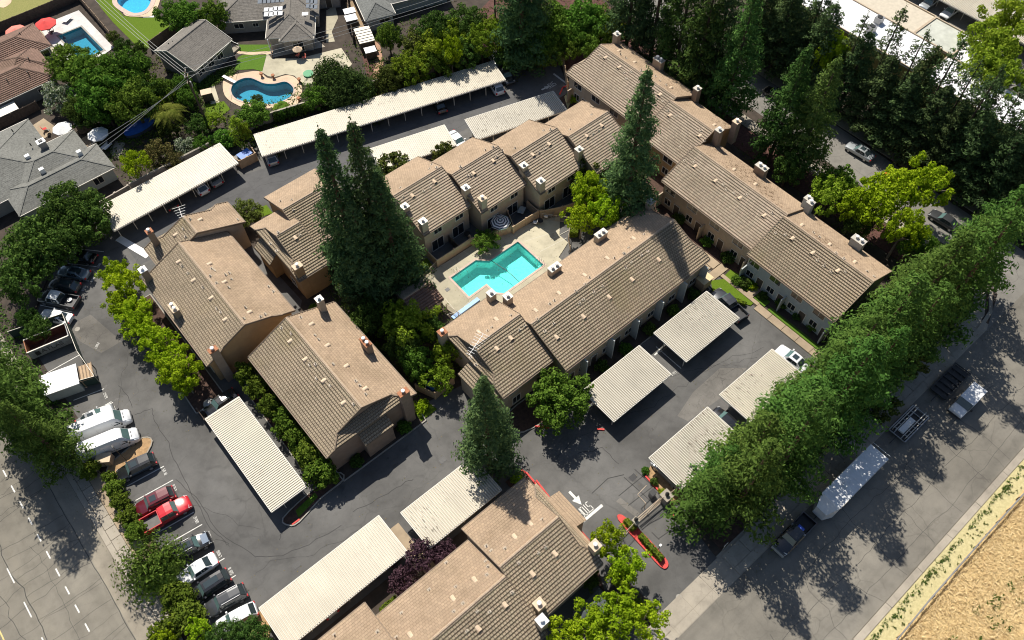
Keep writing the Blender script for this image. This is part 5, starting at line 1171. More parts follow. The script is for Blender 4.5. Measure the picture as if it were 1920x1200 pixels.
for px, py, h, r, lab in [(455,390,3.5,3.0,'olive green tree between the west block and the lane'),(770,150,5,3.8,'olive tree in the garden above the very long carport'),(740,165,5,2.8,'olive tree next to the dark cedars above the carport'),(310,235,3,2.0,'olive shrub tree near the blue pool cover'),(480,180,2,1.2,'olive bush below the kidney pool')]:
    T('olive', px, py, h, lab, r=r, zs=h/6.8)
for px, py, h, r, lab in [(735,298,5,3.4,'magnolia with loose dark leaves over the hidden carport'),(830,272,4.5,2.2,'small magnolia beside the white car in the lane'),(1108,305,6,3.2,'magnolia next to the lone redwood over the last stepped unit'),(1715,650,6,3.4,'speckled magnolia at the kerb behind the flatbed trailer'),(1660,748,4.5,2.4,'low speckled magnolia beside the loaded flatbed trailer')]:
    T('magnolia', px, py, h, lab, r=r, zs=h/7.6)
for i, (px, py) in enumerate([(458,697),(483,727),(508,757),(535,790),(558,820),(578,852),(598,884)]):
    T('hedge', px, py, 2.6, ['top clipped bush of the row along the south-west block', 'second clipped bush of the row along the south-west block', 'third clipped bush of the row along the south-west block', 'middle clipped bush of the row along the south-west block', 'third clipped bush from the near end of the row along the south-west block', 'second clipped bush from the near end of the row along the south-west block', 'last clipped bush of the row, over the small lawn strip'][i], r=[1.6,1.7,1.75,1.9,1.9,2.1,2.3][i], zs=1.2, group='clipped bushes beside the south-west block')
T('plum', 790, 1040, 2.4, 'purple leaved plum between the two southern carports', r=2.3); T('plum', 755, 1085, 2.2, 'purple leaved plum at the corner of the clean carport', r=2.0); T('plum', 832, 1040, 2.2, 'purple leaved plum close to the southern roof edge', r=2.0)
T('olea', 108, 178, 3, 'white blossoming oleander beside the brown tiled house', r=3.2); T('olea', 345, 268, 2, 'white flowered bush behind the carport by the power pole', r=1.8)
T('russet', 295, 285, 2.5, 'russet brown bush left of the white flowered bush', r=2.6); T('russet', 325, 300, 2, 'reddish bush behind the carport below the garden', r=1.8)
T('willow', 275, 1055, 3.5, 'feathery green tree beside the dark SUV with the blue sky reflection', r=3.2, zs=.95)
for px, py, h, r, lab in [(640,140,6,3.8,'dark upswept cedar above the very long carport'),(615,120,6,3.2,'dark cedar left of the small garden shed'),(672,165,5,3.4,'dark cedar nearest the very long carport'),(640,180,4,2.6,'low cedar between the pool garden and the long carport')]:
    T('cedar', px, py, h, lab, r=r, zs=h/7.5)
T('spire', 440, 228, 5, 'bright pointed young tree beside the power pole garden', r=2.4, zs=1.0); T('spire', 688, 158, 4, 'slim pointed tree at the edge of the long carport', r=1.2, zs=.7)
for px, py, h, r, k, lab in [(330,1118,3,2.0,'hedge','dark glossy bush below the feathery tree'),(352,1150,3,2.1,'hedge','glossy bush beside the black parked car noses'),(310,1185,3,1.9,'hedge','glossy bush at the bottom edge by the street'),(212,915,1.8,1.3,'hedge','hedge bush above the street path, near the tan box'),(224,940,1.8,1.3,'hedge','hedge bush in front of the maroon car'),(238,965,1.8,1.4,'hedge','hedge bush beside the red pickup bed'),(252,995,1.8,1.4,'hedge','hedge bush next to the feathery tree'),(165,880,2,1.4,'hedge','rounded bush under the west street conifer'),(205,895,1.6,1.0,'hedge','low hedge bush beside the tan box')]:
    T(k, px, py, h*.7, lab, r=r, zs=h/3)
tree('lime', at(368,1178,3), 'yellow green bush among the parking edge bushes', r=1.6, zs=.6); tree('lime', at(305,1190,3), 'yellow green bush at the bottom edge beside the street', r=1.4, zs=.6)
T('dkgreen', 470, 1192, 3, 'dark green tree at the bottom edge by the white car', r=2.4, zs=.5); T('dkgreen', 415, 1195, 3, 'dark green tree at the bottom edge left of the clean carport', r=2.2, zs=.5)
T('dkgreen', 1105, 1085, 2, 'shaded shrub tree behind the dark canopy', r=1.3, zs=.4)

# more of the dense garden planting along the north boundary
for kind, px, py, h, r, lab in [('green',120,95,7,4.2,'green tree at the corner of the lawn beside the rectangular pool terrace'),('green',225,110,8,4.6,'tall green tree at the crown of the big garden clump'),('green',175,150,8,5.0,'green tree in the heart of the big garden clump'),('dkgreen',262,160,6,3.2,'dark green tree at the right side of the big garden clump'),('dkgreen',140,190,5,2.8,'dark shrubby tree between the oleander and the banana plant'),('limem',300,165,4.5,2.6,'fresh green tree below the grey siding house gable'),('green',345,170,4,2.2,'green bushy tree at the foot of the utility pole'),
    ('dkgreen',365,225,3,2.2,'dark bushy tree between the utility pole and the carport'),('limem',395,215,3,1.8,'fresh green bush on the lawn edge by the pointed tree'),('green',415,250,3,2.2,'green bushy tree over the garden wall by the bins'),('green',375,262,2.5,1.8,'green bush above the right end of the carport below the garden'),
    ('limem',790,140,6,3.6,'fresh green tree over the middle of the long garden wall'),('green',835,115,6,3.6,'green tree between the lime tree and the fresh green ones'),('dkgreen',890,105,6,3.4,'dark green tree behind the lime tree over the long carport'),('olive',780,60,6,3.4,'olive tree shading the mulch garden at the top'),('green',725,50,6,2.6,'green tree beside the grey hip roofed house wall'),('dkgreen',870,25,7,4.2,'dark green tree at the top edge left of the utility pole'),('limem',930,30,7,3.2,'fresh green tree beside the upper utility pole'),
    ('green',985,35,8,4.6,'green tree at the left end of the belt along the top edge'),('green',1030,15,8,4.6,'green tree at the top edge in the middle of the belt'),('green',1095,12,8,4.6,'green tree at the top edge, right of the middle of the belt'),('limem',1150,30,7,4.0,'yellowish green tree at the right end of the belt, by the dark conifers'),('green',1110,60,6,3.4,'green tree at the front right of the belt above the red mulch'),('green',1020,85,5,3.2,'green tree at the front left of the belt by the boarded fence'),('dkgreen',960,85,5,3.4,'dark green tree squeezed beside the big redwood'),
    ('green',395,10,6,3.0,'green tree at the top edge between two grey shingled houses'),('dkgreen',255,85,3,1.8,'dark bush row at the lower end of the bright lawn'),('dkgreen',225,78,3,1.8,'dark bush beside the weathered boarded fence'),('olive',208,60,2.5,1.4,'olive bush along the weathered boarded fence')]:
    T(kind, px, py, h, lab, r=r, zs=h/7.2)
for kind, uv, r, zs, lab in [('dkgreen',(24.0,51.0),2.6,.8,'dark tree in the courtyard between large green tree and south-west block'),('dkgreen',(28.5,51.5),2.4,.7,'dark tree in the courtyard under the pool house'),('dkgreen',(22.5,57.5),2.6,.8,'dark tree beside the south-west block double chimney'),('green',(31.5,47.0),2.2,.7,'green tree beside the red capped chimney on the central row'),('green',(23.8,48.2),2.4,.8,'green tree on the courtyard side of the boarded pen'),('dkgreen',(60.5,55.5),2.4,.8,'dark tree under the lone redwood and lime trees'),
    ('green',(88.5,31.5),3.4,1.0,'green tree close behind the eastern block double chimney'),('dkgreen',(86.8,38.5),2.8,.9,'dark tree between the eastern block and the bright conifers'),('dkgreen',(86.0,25.0),2.6,.8,'dark tree behind the last unit of the eastern block'),('green',(88.6,17.5),2.8,.9,'green tree at the end wall of the eastern block by the conifer row')]:
    tree(kind, uv, lab, r=r, zs=zs)

for u, v, h, r, lab in [(41.6,12.3,12,3.6,'lower bushy conifer behind the gate end of the street row, over the carport'),(55.0,12.6,13,3.8,'lower bushy conifer on the lot side of the street row, between the two carports'),(65.0,12.4,14,4.2,'lower bushy conifer by the walkway end on the lot side of the street row'),(73.5,13.0,14,4.0,'lower bushy conifer beside the eastern block end wall'),(80.5,13.2,13,4.0,'lower bushy conifer behind the eastern block on the lot side of the row')]:
    tree('row', (u, v), lab, h=h, r=r, group='conifers in a row along the south street')

for i, (u, v, h, r) in enumerate([(106.0,38.0,15,4.4),(105.8,33.8,14,4.2),(106.2,28.8,15,4.4),(105.6,25.6,14,4.2),(106.0,21.8,15,4.4),(109.5,34,17,4.4),(110,24.5,17,4.4),(109,18.5,16,4.4),(106.5,43,16,4.2)]):
    tree('darkcon', (u, v), ['dark lower conifer below the white flat roof, opposite the silver sedan','dark lower conifer beside the speed bump stripes','dark lower conifer under the thin topped one before the white roof','dark lower conifer across from the red car front','dark lower conifer across from the red car rear','dark conifer close to the white roofed block, left of its middle','dark conifer close to the white roofed block, right of its middle','dark conifer close to the last white roof section','dark lower conifer by the ochre wall corner'][i], h=h, r=r, group='dark conifers across the side street')
# ================================================================== VEHICLES (nose along +x, origin on the ground under the middle)
M['tyre'] = plain('tyre_rubber', (.018,.018,.018), .85); M['rim'] = plain('alloy_rim', (.45,.45,.46), .35, metal=.7)
M['lamp'] = plain('headlamp_lens', (.72,.74,.76), .1, spec=.8); M['tail'] = plain('tail_lamp_lens', (.5,.03,.03), .15, spec=.8)
M['carglass'] = plain('car_glass', (.03,.045,.05), .06, spec=1.0, var=.05); M['screen'] = plain('greenish_windscreen', (.10,.17,.165), .08, spec=1.0, var=.1)
M['plastic'] = plain('black_plastic', (.028,.028,.03), .55)
PAINT = {k: paint('car_paint_'+k, c, r, ct, mt) for k, c, r, ct, mt in [('white',(.74,.75,.76),.3,.6,0),('black',(.014,.015,.017),.2,1,0),('silver',(.42,.45,.47),.3,.8,.4),('bluegrey',(.22,.29,.34),.28,.9,.4),('darkgrey',(.055,.058,.062),.28,.9,.3),('maroon',(.115,.012,.02),.22,1,.1),('red',(.56,.02,.028),.25,1,0),('navy',(.02,.05,.10),.2,1,.2),('offwhite',(.64,.63,.6),.4,.4,0),('palegrey',(.30,.31,.32),.3,.8,.3)]}
M['bedgrey'] = plain('bed_liner_grey', (.13,.125,.12), .8)
def loft(mb, secs, mi=0):
    """secs: rings of points with equal counts along the body; ends capped"""
    b = len(mb.v); n = len(secs[0])
    for s in secs: mb.v += [tuple(p) for p in s]
    for i in range(len(secs)-1):
        for j in range(n):
            j2 = (j+1) % n
            mb.f.append([b+i*n+j, b+i*n+j2, b+(i+1)*n+j2, b+(i+1)*n+j]); mb.mi.append(mi)
    mb.f.append([b+j for j in range(n)][::-1]); mb.mi.append(mi); mb.f.append([b+(len(secs)-1)*n+j for j in range(n)]); mb.mi.append(mi)
def shade(o, ang=38):
    me = o.data; bm = bmesh.new(); bm.from_mesh(me); bmesh.ops.recalc_face_normals(bm, faces=bm.faces)
    for e in bm.edges:
        if len(e.link_faces) == 2: e.smooth = e.calc_face_angle(0) < R(ang)
    for f in bm.faces: f.smooth = True
    bm.to_mesh(me); bm.free(); return o
def ring(x, w, zb, zs, zc, tw=.9):
    return [(x,-w*.86,zb),(x,-w,zb+.22),(x,-w,zs-.14),(x,-w*tw,zs-.02),(x,-w*.45,zc),(x,w*.45,zc),(x,w*tw,zs-.02),(x,w,zs-.14),(x,w,zb+.22),(x,w*.86,zb)]
STY = {
 # L, W, H, shoulder, hood height, windscreen base/top, rear top/base (fractions of L from nose)
 'sedan': (4.75,1.84,1.45,.92,.86,.30,.43,.70,.86), 'coupe': (4.6,1.82,1.4,.9,.84,.31,.46,.68,.9), 'suv': (4.8,1.92,1.74,1.08,1.02,.27,.37,.88,.97),
 'cross': (4.6,1.88,1.62,1.02,.95,.27,.39,.85,.97), 'hatch': (4.2,1.76,1.5,.95,.9,.26,.40,.86,.97), 'pickup': (5.7,1.98,1.85,1.12,1.08,.27,.35,.56,.60), 'crew': (5.9,2.0,1.88,1.12,1.08,.26,.34,.60,.635)}
def wheels(t, L, W, r=.34, xf=.19, xr=.80):
    mesh = None
    for x in (L/2-L*xf, L/2-L*xr):
        for sy in (-1, 1):
            w = link('wheel', None, t, (x, sy*(W/2-.12), r)); w.empty_display_size = .2
            a = MB(); a.tube([(0,-.11,0),(0,.11,0)], r, 16); o = a.build('tyre', M['tyre'], w)
            a = MB(); a.tube([(0,sy*.1,0),(0,sy*.125,0)], r*.62, 12); a.build('rim', M['rim'], w)
def car(label, style, x1, y1, x2, y2, col, cat='car', roof=None, hood=None, sunroof=False, rails=False, rear='glass', group=None, name=None, nose=1, uvpos=None, ang=None, shade_screen=True, plate=False):
    """x1,y1 - x2,y2: sighted tail and nose of the vehicle in the aerial, nose at the second end"""
    L, W, H, zs, zh, wb, wt, rt, rb = STY[style]
    if uvpos is None:
        A, B = at(x1, y1, .8), at(x2, y2, .8); d = Vector(B)-Vector(A); ang = math.atan2(d.y, d.x) if ang is None else ang; c = ((A[0]+B[0])/2, (A[1]+B[1])/2)
    else: c = uvpos
    t = thing(name or {'pickup':'pickup_truck','crew':'pickup_truck'}.get(style, 'parked_car'), label, cat, (c[0], c[1], .018), ang, group)
    P = PAINT[col]; w = W/2; X = lambda f: L/2-L*f
    bed = style in ('pickup', 'crew'); mb = MB()
    secs = [ring(X(0), w*.74, .36, zh*.68, zh*.70), ring(X(.012), w*.84, .30, zh*.78, zh*.82), ring(X(.05), w*.94, .27, zh*.88, zh*.93), ring(X(.14), w*.99, .24, zh*.93, zh*.99), ring(X(wb*.75), w, .24, zh, zh*1.045), ring(X(wb+.02), w, .24, zs, zs+.05)]
    if bed:
        secs += [ring(X(rb), w, .24, zs, zs+.03)]
    else:
        secs += [ring(X(.6), w, .24, zs+.02, zs+.05), ring(X(.8), w, .24, zs+.03, zs+.06), ring(X(.93), w*.97, .27, zs*.99+.02, zs+.05), ring(X(.985), w*.88, .32, zs*.92, zs*.96), ring(X(1.0), w*.78, .4, zs*.8, zs*.82)]
    loft(mb, secs); shade(mb.build('body', P, t))
    if hood:
        hb = MB(); hb.face([(X(.05),-w*.6,zh*.93+.02),(X(.05),w*.6,zh*.93+.02),(X(wb*.75),w*.66,zh*1.045+.015),(X(wb*.75),-w*.66,zh*1.045+.015)]); hb.build('bonnet', PAINT[hood], t)
    if bed:
        b = MB(); bl0, bl1 = X(rb), X(1.0)
        b.box(bl1, bl0, -w, -w+.1, .3, zs+.0); b.box(bl1, bl0, w-.1, w, .3, zs+.0); b.box(bl1, bl1+.09, -w+.1, w-.1, .36, zs-.01); b.box(bl0-.08, bl0, -w+.1, w-.1, .3, zs)
        b.build('bed_side', P, t)
        f = MB(); f.box(bl1+.09, bl0-.08, -w+.1, w-.1, .5, .62); f.build('bed_floor', M['plastic'] if col != 'red' else M['bedgrey'], t)
        g = MB(); g.box(bl1-.1, bl1, -w*.9, w*.9, .34, .5); g.build('bumper', M['plastic'], t)
    # cabin
    hw, tw = w*.90, w*.73; z0 = zs-.04
    R0 = [(X(wb), hw*.93, z0), (X(wt), tw, H-.03), (X((wt+rt)/2), tw*1.02, H), (X(rt), tw*.97, H-.05), (X(rb), hw*.9, z0)]
    cb = MB(); rings = []
    for x, hw_, z in R0:
        rings.append((x, hw_, z))
    A = rings[0]; Bq = rings[1]; Cq = rings[2]; D = rings[3]; E_ = rings[4]
    L_ = lambda s: [(A[0], s*A[1], A[2]), (Bq[0], s*Bq[1], Bq[2]), (Cq[0], s*Cq[1], Cq[2]), (D[0], s*D[1], D[2]), (E_[0], s*E_[1], E_[2])]
    base = lambda s: [(A[0]-.02, s*hw, z0), (Bq[0], s*hw*1.0, z0), (Cq[0], s*hw, z0), (D[0], s*hw, z0), (E_[0]+.02, s*hw*.96, z0)]
    top = lambda s: L_(s)
    # roof skin with a crowned middle
    for s0, s1 in ((-1, -.5), (-.5, .5), (.5, 1)):
        for i in range(1, 3):
            q = []
            for (xx, hh, zz), sg in ((rings[i], s0), (rings[i+1], s0), (rings[i+1], s1), (rings[i], s1)):
                q.append((xx, hh*sg, zz+(.035 if abs(sg) < .9 else 0)))
            cb.face(q)
    for s in (-1, 1):
        tp, bs = top(s), base(s)
        for i in range(4):
            q = [bs[i], bs[i+1], tp[i+1], tp[i]]; cb.face(q if s < 0 else q[::-1])
    cb.face([(A[0],-A[1],A[2]),(A[0],A[1],A[2]),(Bq[0],Bq[1],Bq[2]),(Bq[0],-Bq[1],Bq[2])][::-1]); cb.face([(D[0],-D[1],D[2]),(D[0],D[1],D[2]),(E_[0],E_[1],E_[2]),(E_[0],-E_[1],E_[2])][::-1])
    cb.face([(Bq[0],-Bq[1]*.5,Bq[2]+.035),(Bq[0],-Bq[1],Bq[2]),(Bq[0],Bq[1],Bq[2]),(Bq[0],Bq[1]*.5,Bq[2]+.035)]); cb.face([(D[0],-D[1],D[2]),(D[0],-D[1]*.5,D[2]+.035),(D[0],D[1]*.5,D[2]+.035),(D[0],D[1],D[2])])
    shade(cb.build('cabin', PAINT[roof] if roof else P, t), 30)
    def pane(name, q, off, k=.08, mat='carglass'):
        c = sum((Vector(p) for p in q), Vector())/4; g = MB()
        g.face([tuple(Vector(p)+(c-Vector(p))*k+Vector(off)) for p in q]); o = g.build(name, M[mat], t); return o
    pane('windscreen', [(A[0],-A[1],A[2]),(A[0],A[1],A[2]),(Bq[0],Bq[1],Bq[2]),(Bq[0],-Bq[1],Bq[2])], (.012,0,.02), .07, 'screen')
    pane('rear_window', [(D[0],-D[1],D[2]),(D[0],D[1],D[2]),(E_[0],E_[1],E_[2]),(E_[0],-E_[1],E_[2])], (-.012,0,.02), .12)
    for s in (-1, 1):
        tp, bs = top(s), base(s)
        m0 = lambda a, b, k: tuple(Vector(a).lerp(Vector(b), k))
        pane('side_window', [m0(bs[0], bs[1], .55), bs[2], tp[2], m0(tp[1], tp[2], .12)], (0, s*.015, .01), .1)
        pane('side_window', [bs[2], m0(bs[3], bs[4], .35), m0(tp[3], tp[2], .05), tp[2]], (0, s*.015, .01), .1)
        mr = MB(); mr.box(A[0]-.38, A[0]-.2, s*w*.98 if s > 0 else s*w*.98-.2, s*w*.98+.2 if s > 0 else s*w*.98, zs+.02, zs+.18); mr.build('mirror', P, t)
        hl = MB(); hl.face([(X(.012)+.005, s*w*.5, zh*.72), (X(.012)+.005, s*w*.82, zh*.72), (X(.075), s*w*.93, zh*.93), (X(.05), s*w*.55, zh*.935)]); hl.build('headlight', M['lamp'], t)
        z1, z2 = (zs*.62, zs*.9); tl = MB(); xr = X(1.0)-.015
        if bed: tl.box(xr-.02, xr+.05, min(s*w*.88, s*w), max(s*w*.88, s*w)+.01, zs-.4, zs-.05)
        else: tl.box(X(.995)-.03, X(.97), min(s*w*.62, s*w*.9), max(s*w*.62, s*w*.9), z1, z2+.02)
        tl.build('taillight', M['tail'], t)
        if rails:
            rl = MB(); rl.bar((Bq[0]-.2, s*tw*.9, H+.05), (D[0]+.1, s*tw*.88, H+.03), .05, .06); rl.build('roof_rail', M['rim'], t)
    if sunroof:
        g = MB(); x0, x1 = Bq[0]-.25, Bq[0]-(1.0 if sunroof is True else 1.9); g.face([(x1,-tw*.55,H+.043),(x0,-tw*.55,H+.03),(x0,tw*.55,H+.03),(x1,tw*.55,H+.043)][::-1]); g.face([(x1,-tw*.55,H+.047),(x0,-tw*.55,H+.034),(x0,tw*.55,H+.034),(x1,tw*.55,H+.047)]); g.build('sunroof', M['carglass'], t)
    bp = MB(); bp.box(X(.0)-.02, X(0)+.02, -w*.6, w*.6, .34, .5); bp.build('front_bumper', M['plastic'], t)
    wheels(t, L, W, .37 if style in ('suv', 'pickup', 'crew') else .33)
    return t
def van(label, x1, y1, x2, y2, ang=None):
    A, B = at(x1, y1, 1.2), at(x2, y2, 1.2); d = Vector(B)-Vector(A); c = ((A[0]+B[0])/2, (A[1]+B[1])/2); ang = math.atan2(d.y, d.x) if ang is None else ang
    t = thing('cargo_van', label, 'van', (c[0], c[1], .018), ang, 'white high roofed vans'); L, w, H = 7.0, 1.0, 2.75; X = lambda f: L/2-L*f
    def rg(x, w_, zb, zt, tw): return [(x,-w_*.92,zb),(x,-w_,zb+.2),(x,-w_,zb+(zt-zb)*.62),(x,-w_*(.5+.5*tw),zt-(zt-zb)*.1),(x,-w_*tw,zt),(x,w_*tw,zt),(x,w_*(.5+.5*tw),zt-(zt-zb)*.1),(x,w_,zb+(zt-zb)*.62),(x,w_,zb+.2),(x,w_*.92,zb)]
    mb = MB(); loft(mb, [rg(X(0),w*.8,.4,.95,.8), rg(X(.02),w*.9,.35,1.12,.8), rg(X(.08),w*.97,.3,1.3,.82), rg(X(.13),w,.3,1.45,.82), rg(X(.22),w,.3,2.5,.74), rg(X(.27),w,.3,2.7,.78), rg(X(.4),w,.3,H,.8), rg(X(.97),w,.3,H-.02,.8), rg(X(1.0),w*.97,.35,H-.1,.78)])
    shade(mb.build('body', PAINT['white'], t), 32)
    g = MB(); g.face([(X(.132)+.02,-w*.8,1.5),(X(.132)+.02,w*.8,1.5),(X(.215)+.03,w*.7,2.42),(X(.215)+.03,-w*.7,2.42)]); g.build('windscreen', M['screen'], t)
    for s in (-1, 1):
        g = MB(); g.face([(X(.17),s*(w+.012),1.35),(X(.29),s*(w+.012),1.35),(X(.29),s*(w*.955+.012),1.95),(X(.215),s*(w*.955+.012),1.95)]); g.build('side_window', M['carglass'], t)
        g = MB(); g.box(X(.17), X(.145), s*1.02 if s > 0 else s*1.02-.26, s*1.02+.26 if s > 0 else s*1.02, 1.35, 1.7); g.build('mirror', M['plastic'], t)
        g = MB(); g.box(X(.9), X(.34), s*1.0-.01, s*1.0+.01, .75, .83); g.build('side_moulding', M['plastic'], t)
        for xx in (.31, .58): 
            g = MB(); g.box(X(xx)-.012, X(xx)+.012, s*1.0-.004, s*1.0+.004, .5, 1.95); g.build('door_seam', M['grey'], t)
        g = MB(); g.face([(X(.015)+.02,s*w*.55,.98),(X(.015)+.02,s*w*.86,.98),(X(.08)+.01,s*w*.95,1.24),(X(.07)+.01,s*w*.6,1.26)]); g.build('headlight', M['lamp'], t)
        g = MB(); g.box(X(1.0)-.02, X(.995), s*.82-.1, s*.82+.1, 1.0, 1.5); g.build('taillight', M['tail'], t)
    g = MB(); g.box(X(0)-.02, X(0)+.03, -.8, .8, .38, .6); g.build('front_bumper', M['plastic'], t)
    for i in range(2): g = MB(); g.box(X(.1)-.2, X(.1)+.02, -.45+i*.55, -.1+i*.55, 1.36, 1.385); g.build('bonnet_vent', M['plastic'], t)
    wheels(t, L, 2.0, .36, .15, .78); return t
# west row, lower group
S9 = R(-9)
car('black SUV parked beside the tan mulch island, nose to the street', 'suv', 294,857, 217,895, 'black', sunroof=True)
car('maroon SUV with sunroof, parked tight against the red pickup', 'suv', 330,920, 252,960, 'maroon', sunroof=True)
car('bright red pickup truck with an empty grey bed', 'crew', 265,990, 358,937, 'red', 'pickup')
car('dark SUV with a blue sky reflection painted on its bonnet, beside the feathery tree', 'suv', 318,1047, 394,1005, 'black', hood='navy', rails=True, sunroof=2)  # sky reflection on the bonnet is put in as a blue panel
car('silver white sedan parked between dark SUVs in the lower row', 'sedan', 404,1045, 335,1090, 'white')
car('black SUV with a panoramic roof, third from the bottom of the lower row', 'suv', 431,1075, 355,1125, 'black', sunroof=2)
car('dark grey SUV with ribbed roof, next to the white car at the bottom', 'suv', 460,1105, 386,1147, 'darkgrey', rails=True)
car('white SUV at the lower end of the row, its nose under the trees', 'cross', 480,1140, 408,1178, 'white')
car('silver white sedan with sunroof beside the two tall white vans', 'sedan', 148,796, 208,766, 'palegrey', sunroof=True)
van('white high roofed van between the silver sedan and the other van', 136,822, 244,772, R(-14)); van('white high roofed van nearest the mulch island', 148,858, 260,806, R(-14))
# west row, upper group (parked askew)
U = R(-53)
car('black car at the top of the upper row, shaded by trees', 'sedan', 178,474, 124,486, 'black', ang=U+math.pi)
car('blue grey sedan with glossy roof in the upper row', 'sedan', 163,515, 111,505, 'bluegrey', ang=U+math.pi, sunroof=2)
car('black hatchback with a big glass roof in the upper row', 'cross', 148,542, 92,528, 'darkgrey', ang=U+math.pi, sunroof=2)
car('two tone pickup with white cab roof and dark bed holding a tyre', 'crew', 146,567, 72,555, 'darkgrey', 'pickup', roof='white', ang=U+math.pi)
car('white sedan in front of the dumpster, lowest of the upper row', 'sedan', 127,600, 82,586, 'white', ang=U+math.pi)
car('black car in the shade at the end of the carport by the lime trees', 'sedan', 440,735, 385,775, 'black')
# east lot
car('dark pickup parked at the end of the littered carport by the lawn', 'crew', 0,0,0,0, 'darkgrey', 'pickup', uvpos=(63.1,28.9), ang=R(84))
car('white sedan with sunroof between the walkway and the conifer row', 'sedan', 0,0,0,0, 'white', uvpos=(62.9,17.6), ang=R(92), sunroof=True)
car('black car between the two carports below the conifer row', 'hatch', 0,0,0,0, 'black', uvpos=(49.3,17.3), ang=R(90))
car('silver SUV under the carport beside the gate', 'suv', 0,0,0,0, 'palegrey', uvpos=(38.7,17.2), ang=R(90))
car('dark car under the far end of the clean southern carport', 'cross', 0,0,0,0, 'black', uvpos=(6.9,32.3), ang=R(90))
car('light car deep under the clean southern carport', 'sedan', 0,0,0,0, 'silver', uvpos=(-1.9,32.2), ang=R(90))
for lab, px, py, st, col in [('white pickup under the carport below the grey house', 377,352,'cross','white'), ('pale car nosing out from under the carport below the grey house', 402,336,'sedan','silver'), ('dark car under the middle of the carport below the grey house', 318,380,'sedan','darkgrey')]:
    a = at(px, py, .9); car(lab, st, 0,0,0,0, col, uvpos=(a[0], a[1]+1.1), ang=R(90))
for lab, px, py, st, col in [('white SUV under the right end of the very long carport', 932,163,'suv','white'), ('dark car under the middle of the very long carport', 825,198,'sedan','black'), ('silver car under the left end of the very long carport', 509,295,'cross','silver')]:
    a = at(px, py, .9); car(lab, st, 0,0,0,0, col, uvpos=(a[0]+.2, a[1]+.8), ang=A2+R(90))
a = at(948,140,.8); car('dark silver car parked just past the end of the very long carport', 'cross', 0,0,0,0, 'darkgrey', uvpos=a, ang=A2+R(-90))
a = at(938,128,1); car('white car in the shade behind the end of the very long carport', 'sedan', 0,0,0,0, 'offwhite', uvpos=(a[0]+1.2,a[1]+2.5), ang=A2+R(-90))
a = at(858,262,.9); car('white sedan in the lane between two carports by the magnolia', 'sedan', 0,0,0,0, 'white', uvpos=(a[0], a[1]), ang=A2+R(-80))
# side street
car('silver sedan parked on the side street beyond the eastern block', 'sedan', 0,0,0,0, 'silver', uvpos=(101.4,34.9), ang=R(93), sunroof=True)
car('black car on the side street seen between bright conifers', 'sedan', 0,0,0,0, 'black', uvpos=at(1456,176,.8), ang=R(93))
car('red car on the side street half hidden by the lime trees', 'hatch', 0,0,0,0, 'red', uvpos=at(1680,338,.8), ang=R(93))
car('dark car on the side street near its mouth, under the lime tree edge', 'sedan', 0,0,0,0, 'darkgrey', uvpos=at(1772,412,.8), ang=R(92))
for lab, px, py, col in [('silver car under the far carport at the top right edge',1744,3,'silver'),('white car under the far carport beside the bright corner trees',1783,20,'white')]:
    car(lab, 'sedan', 0,0,0,0, col, uvpos=at(px, py, .8), ang=R(180))
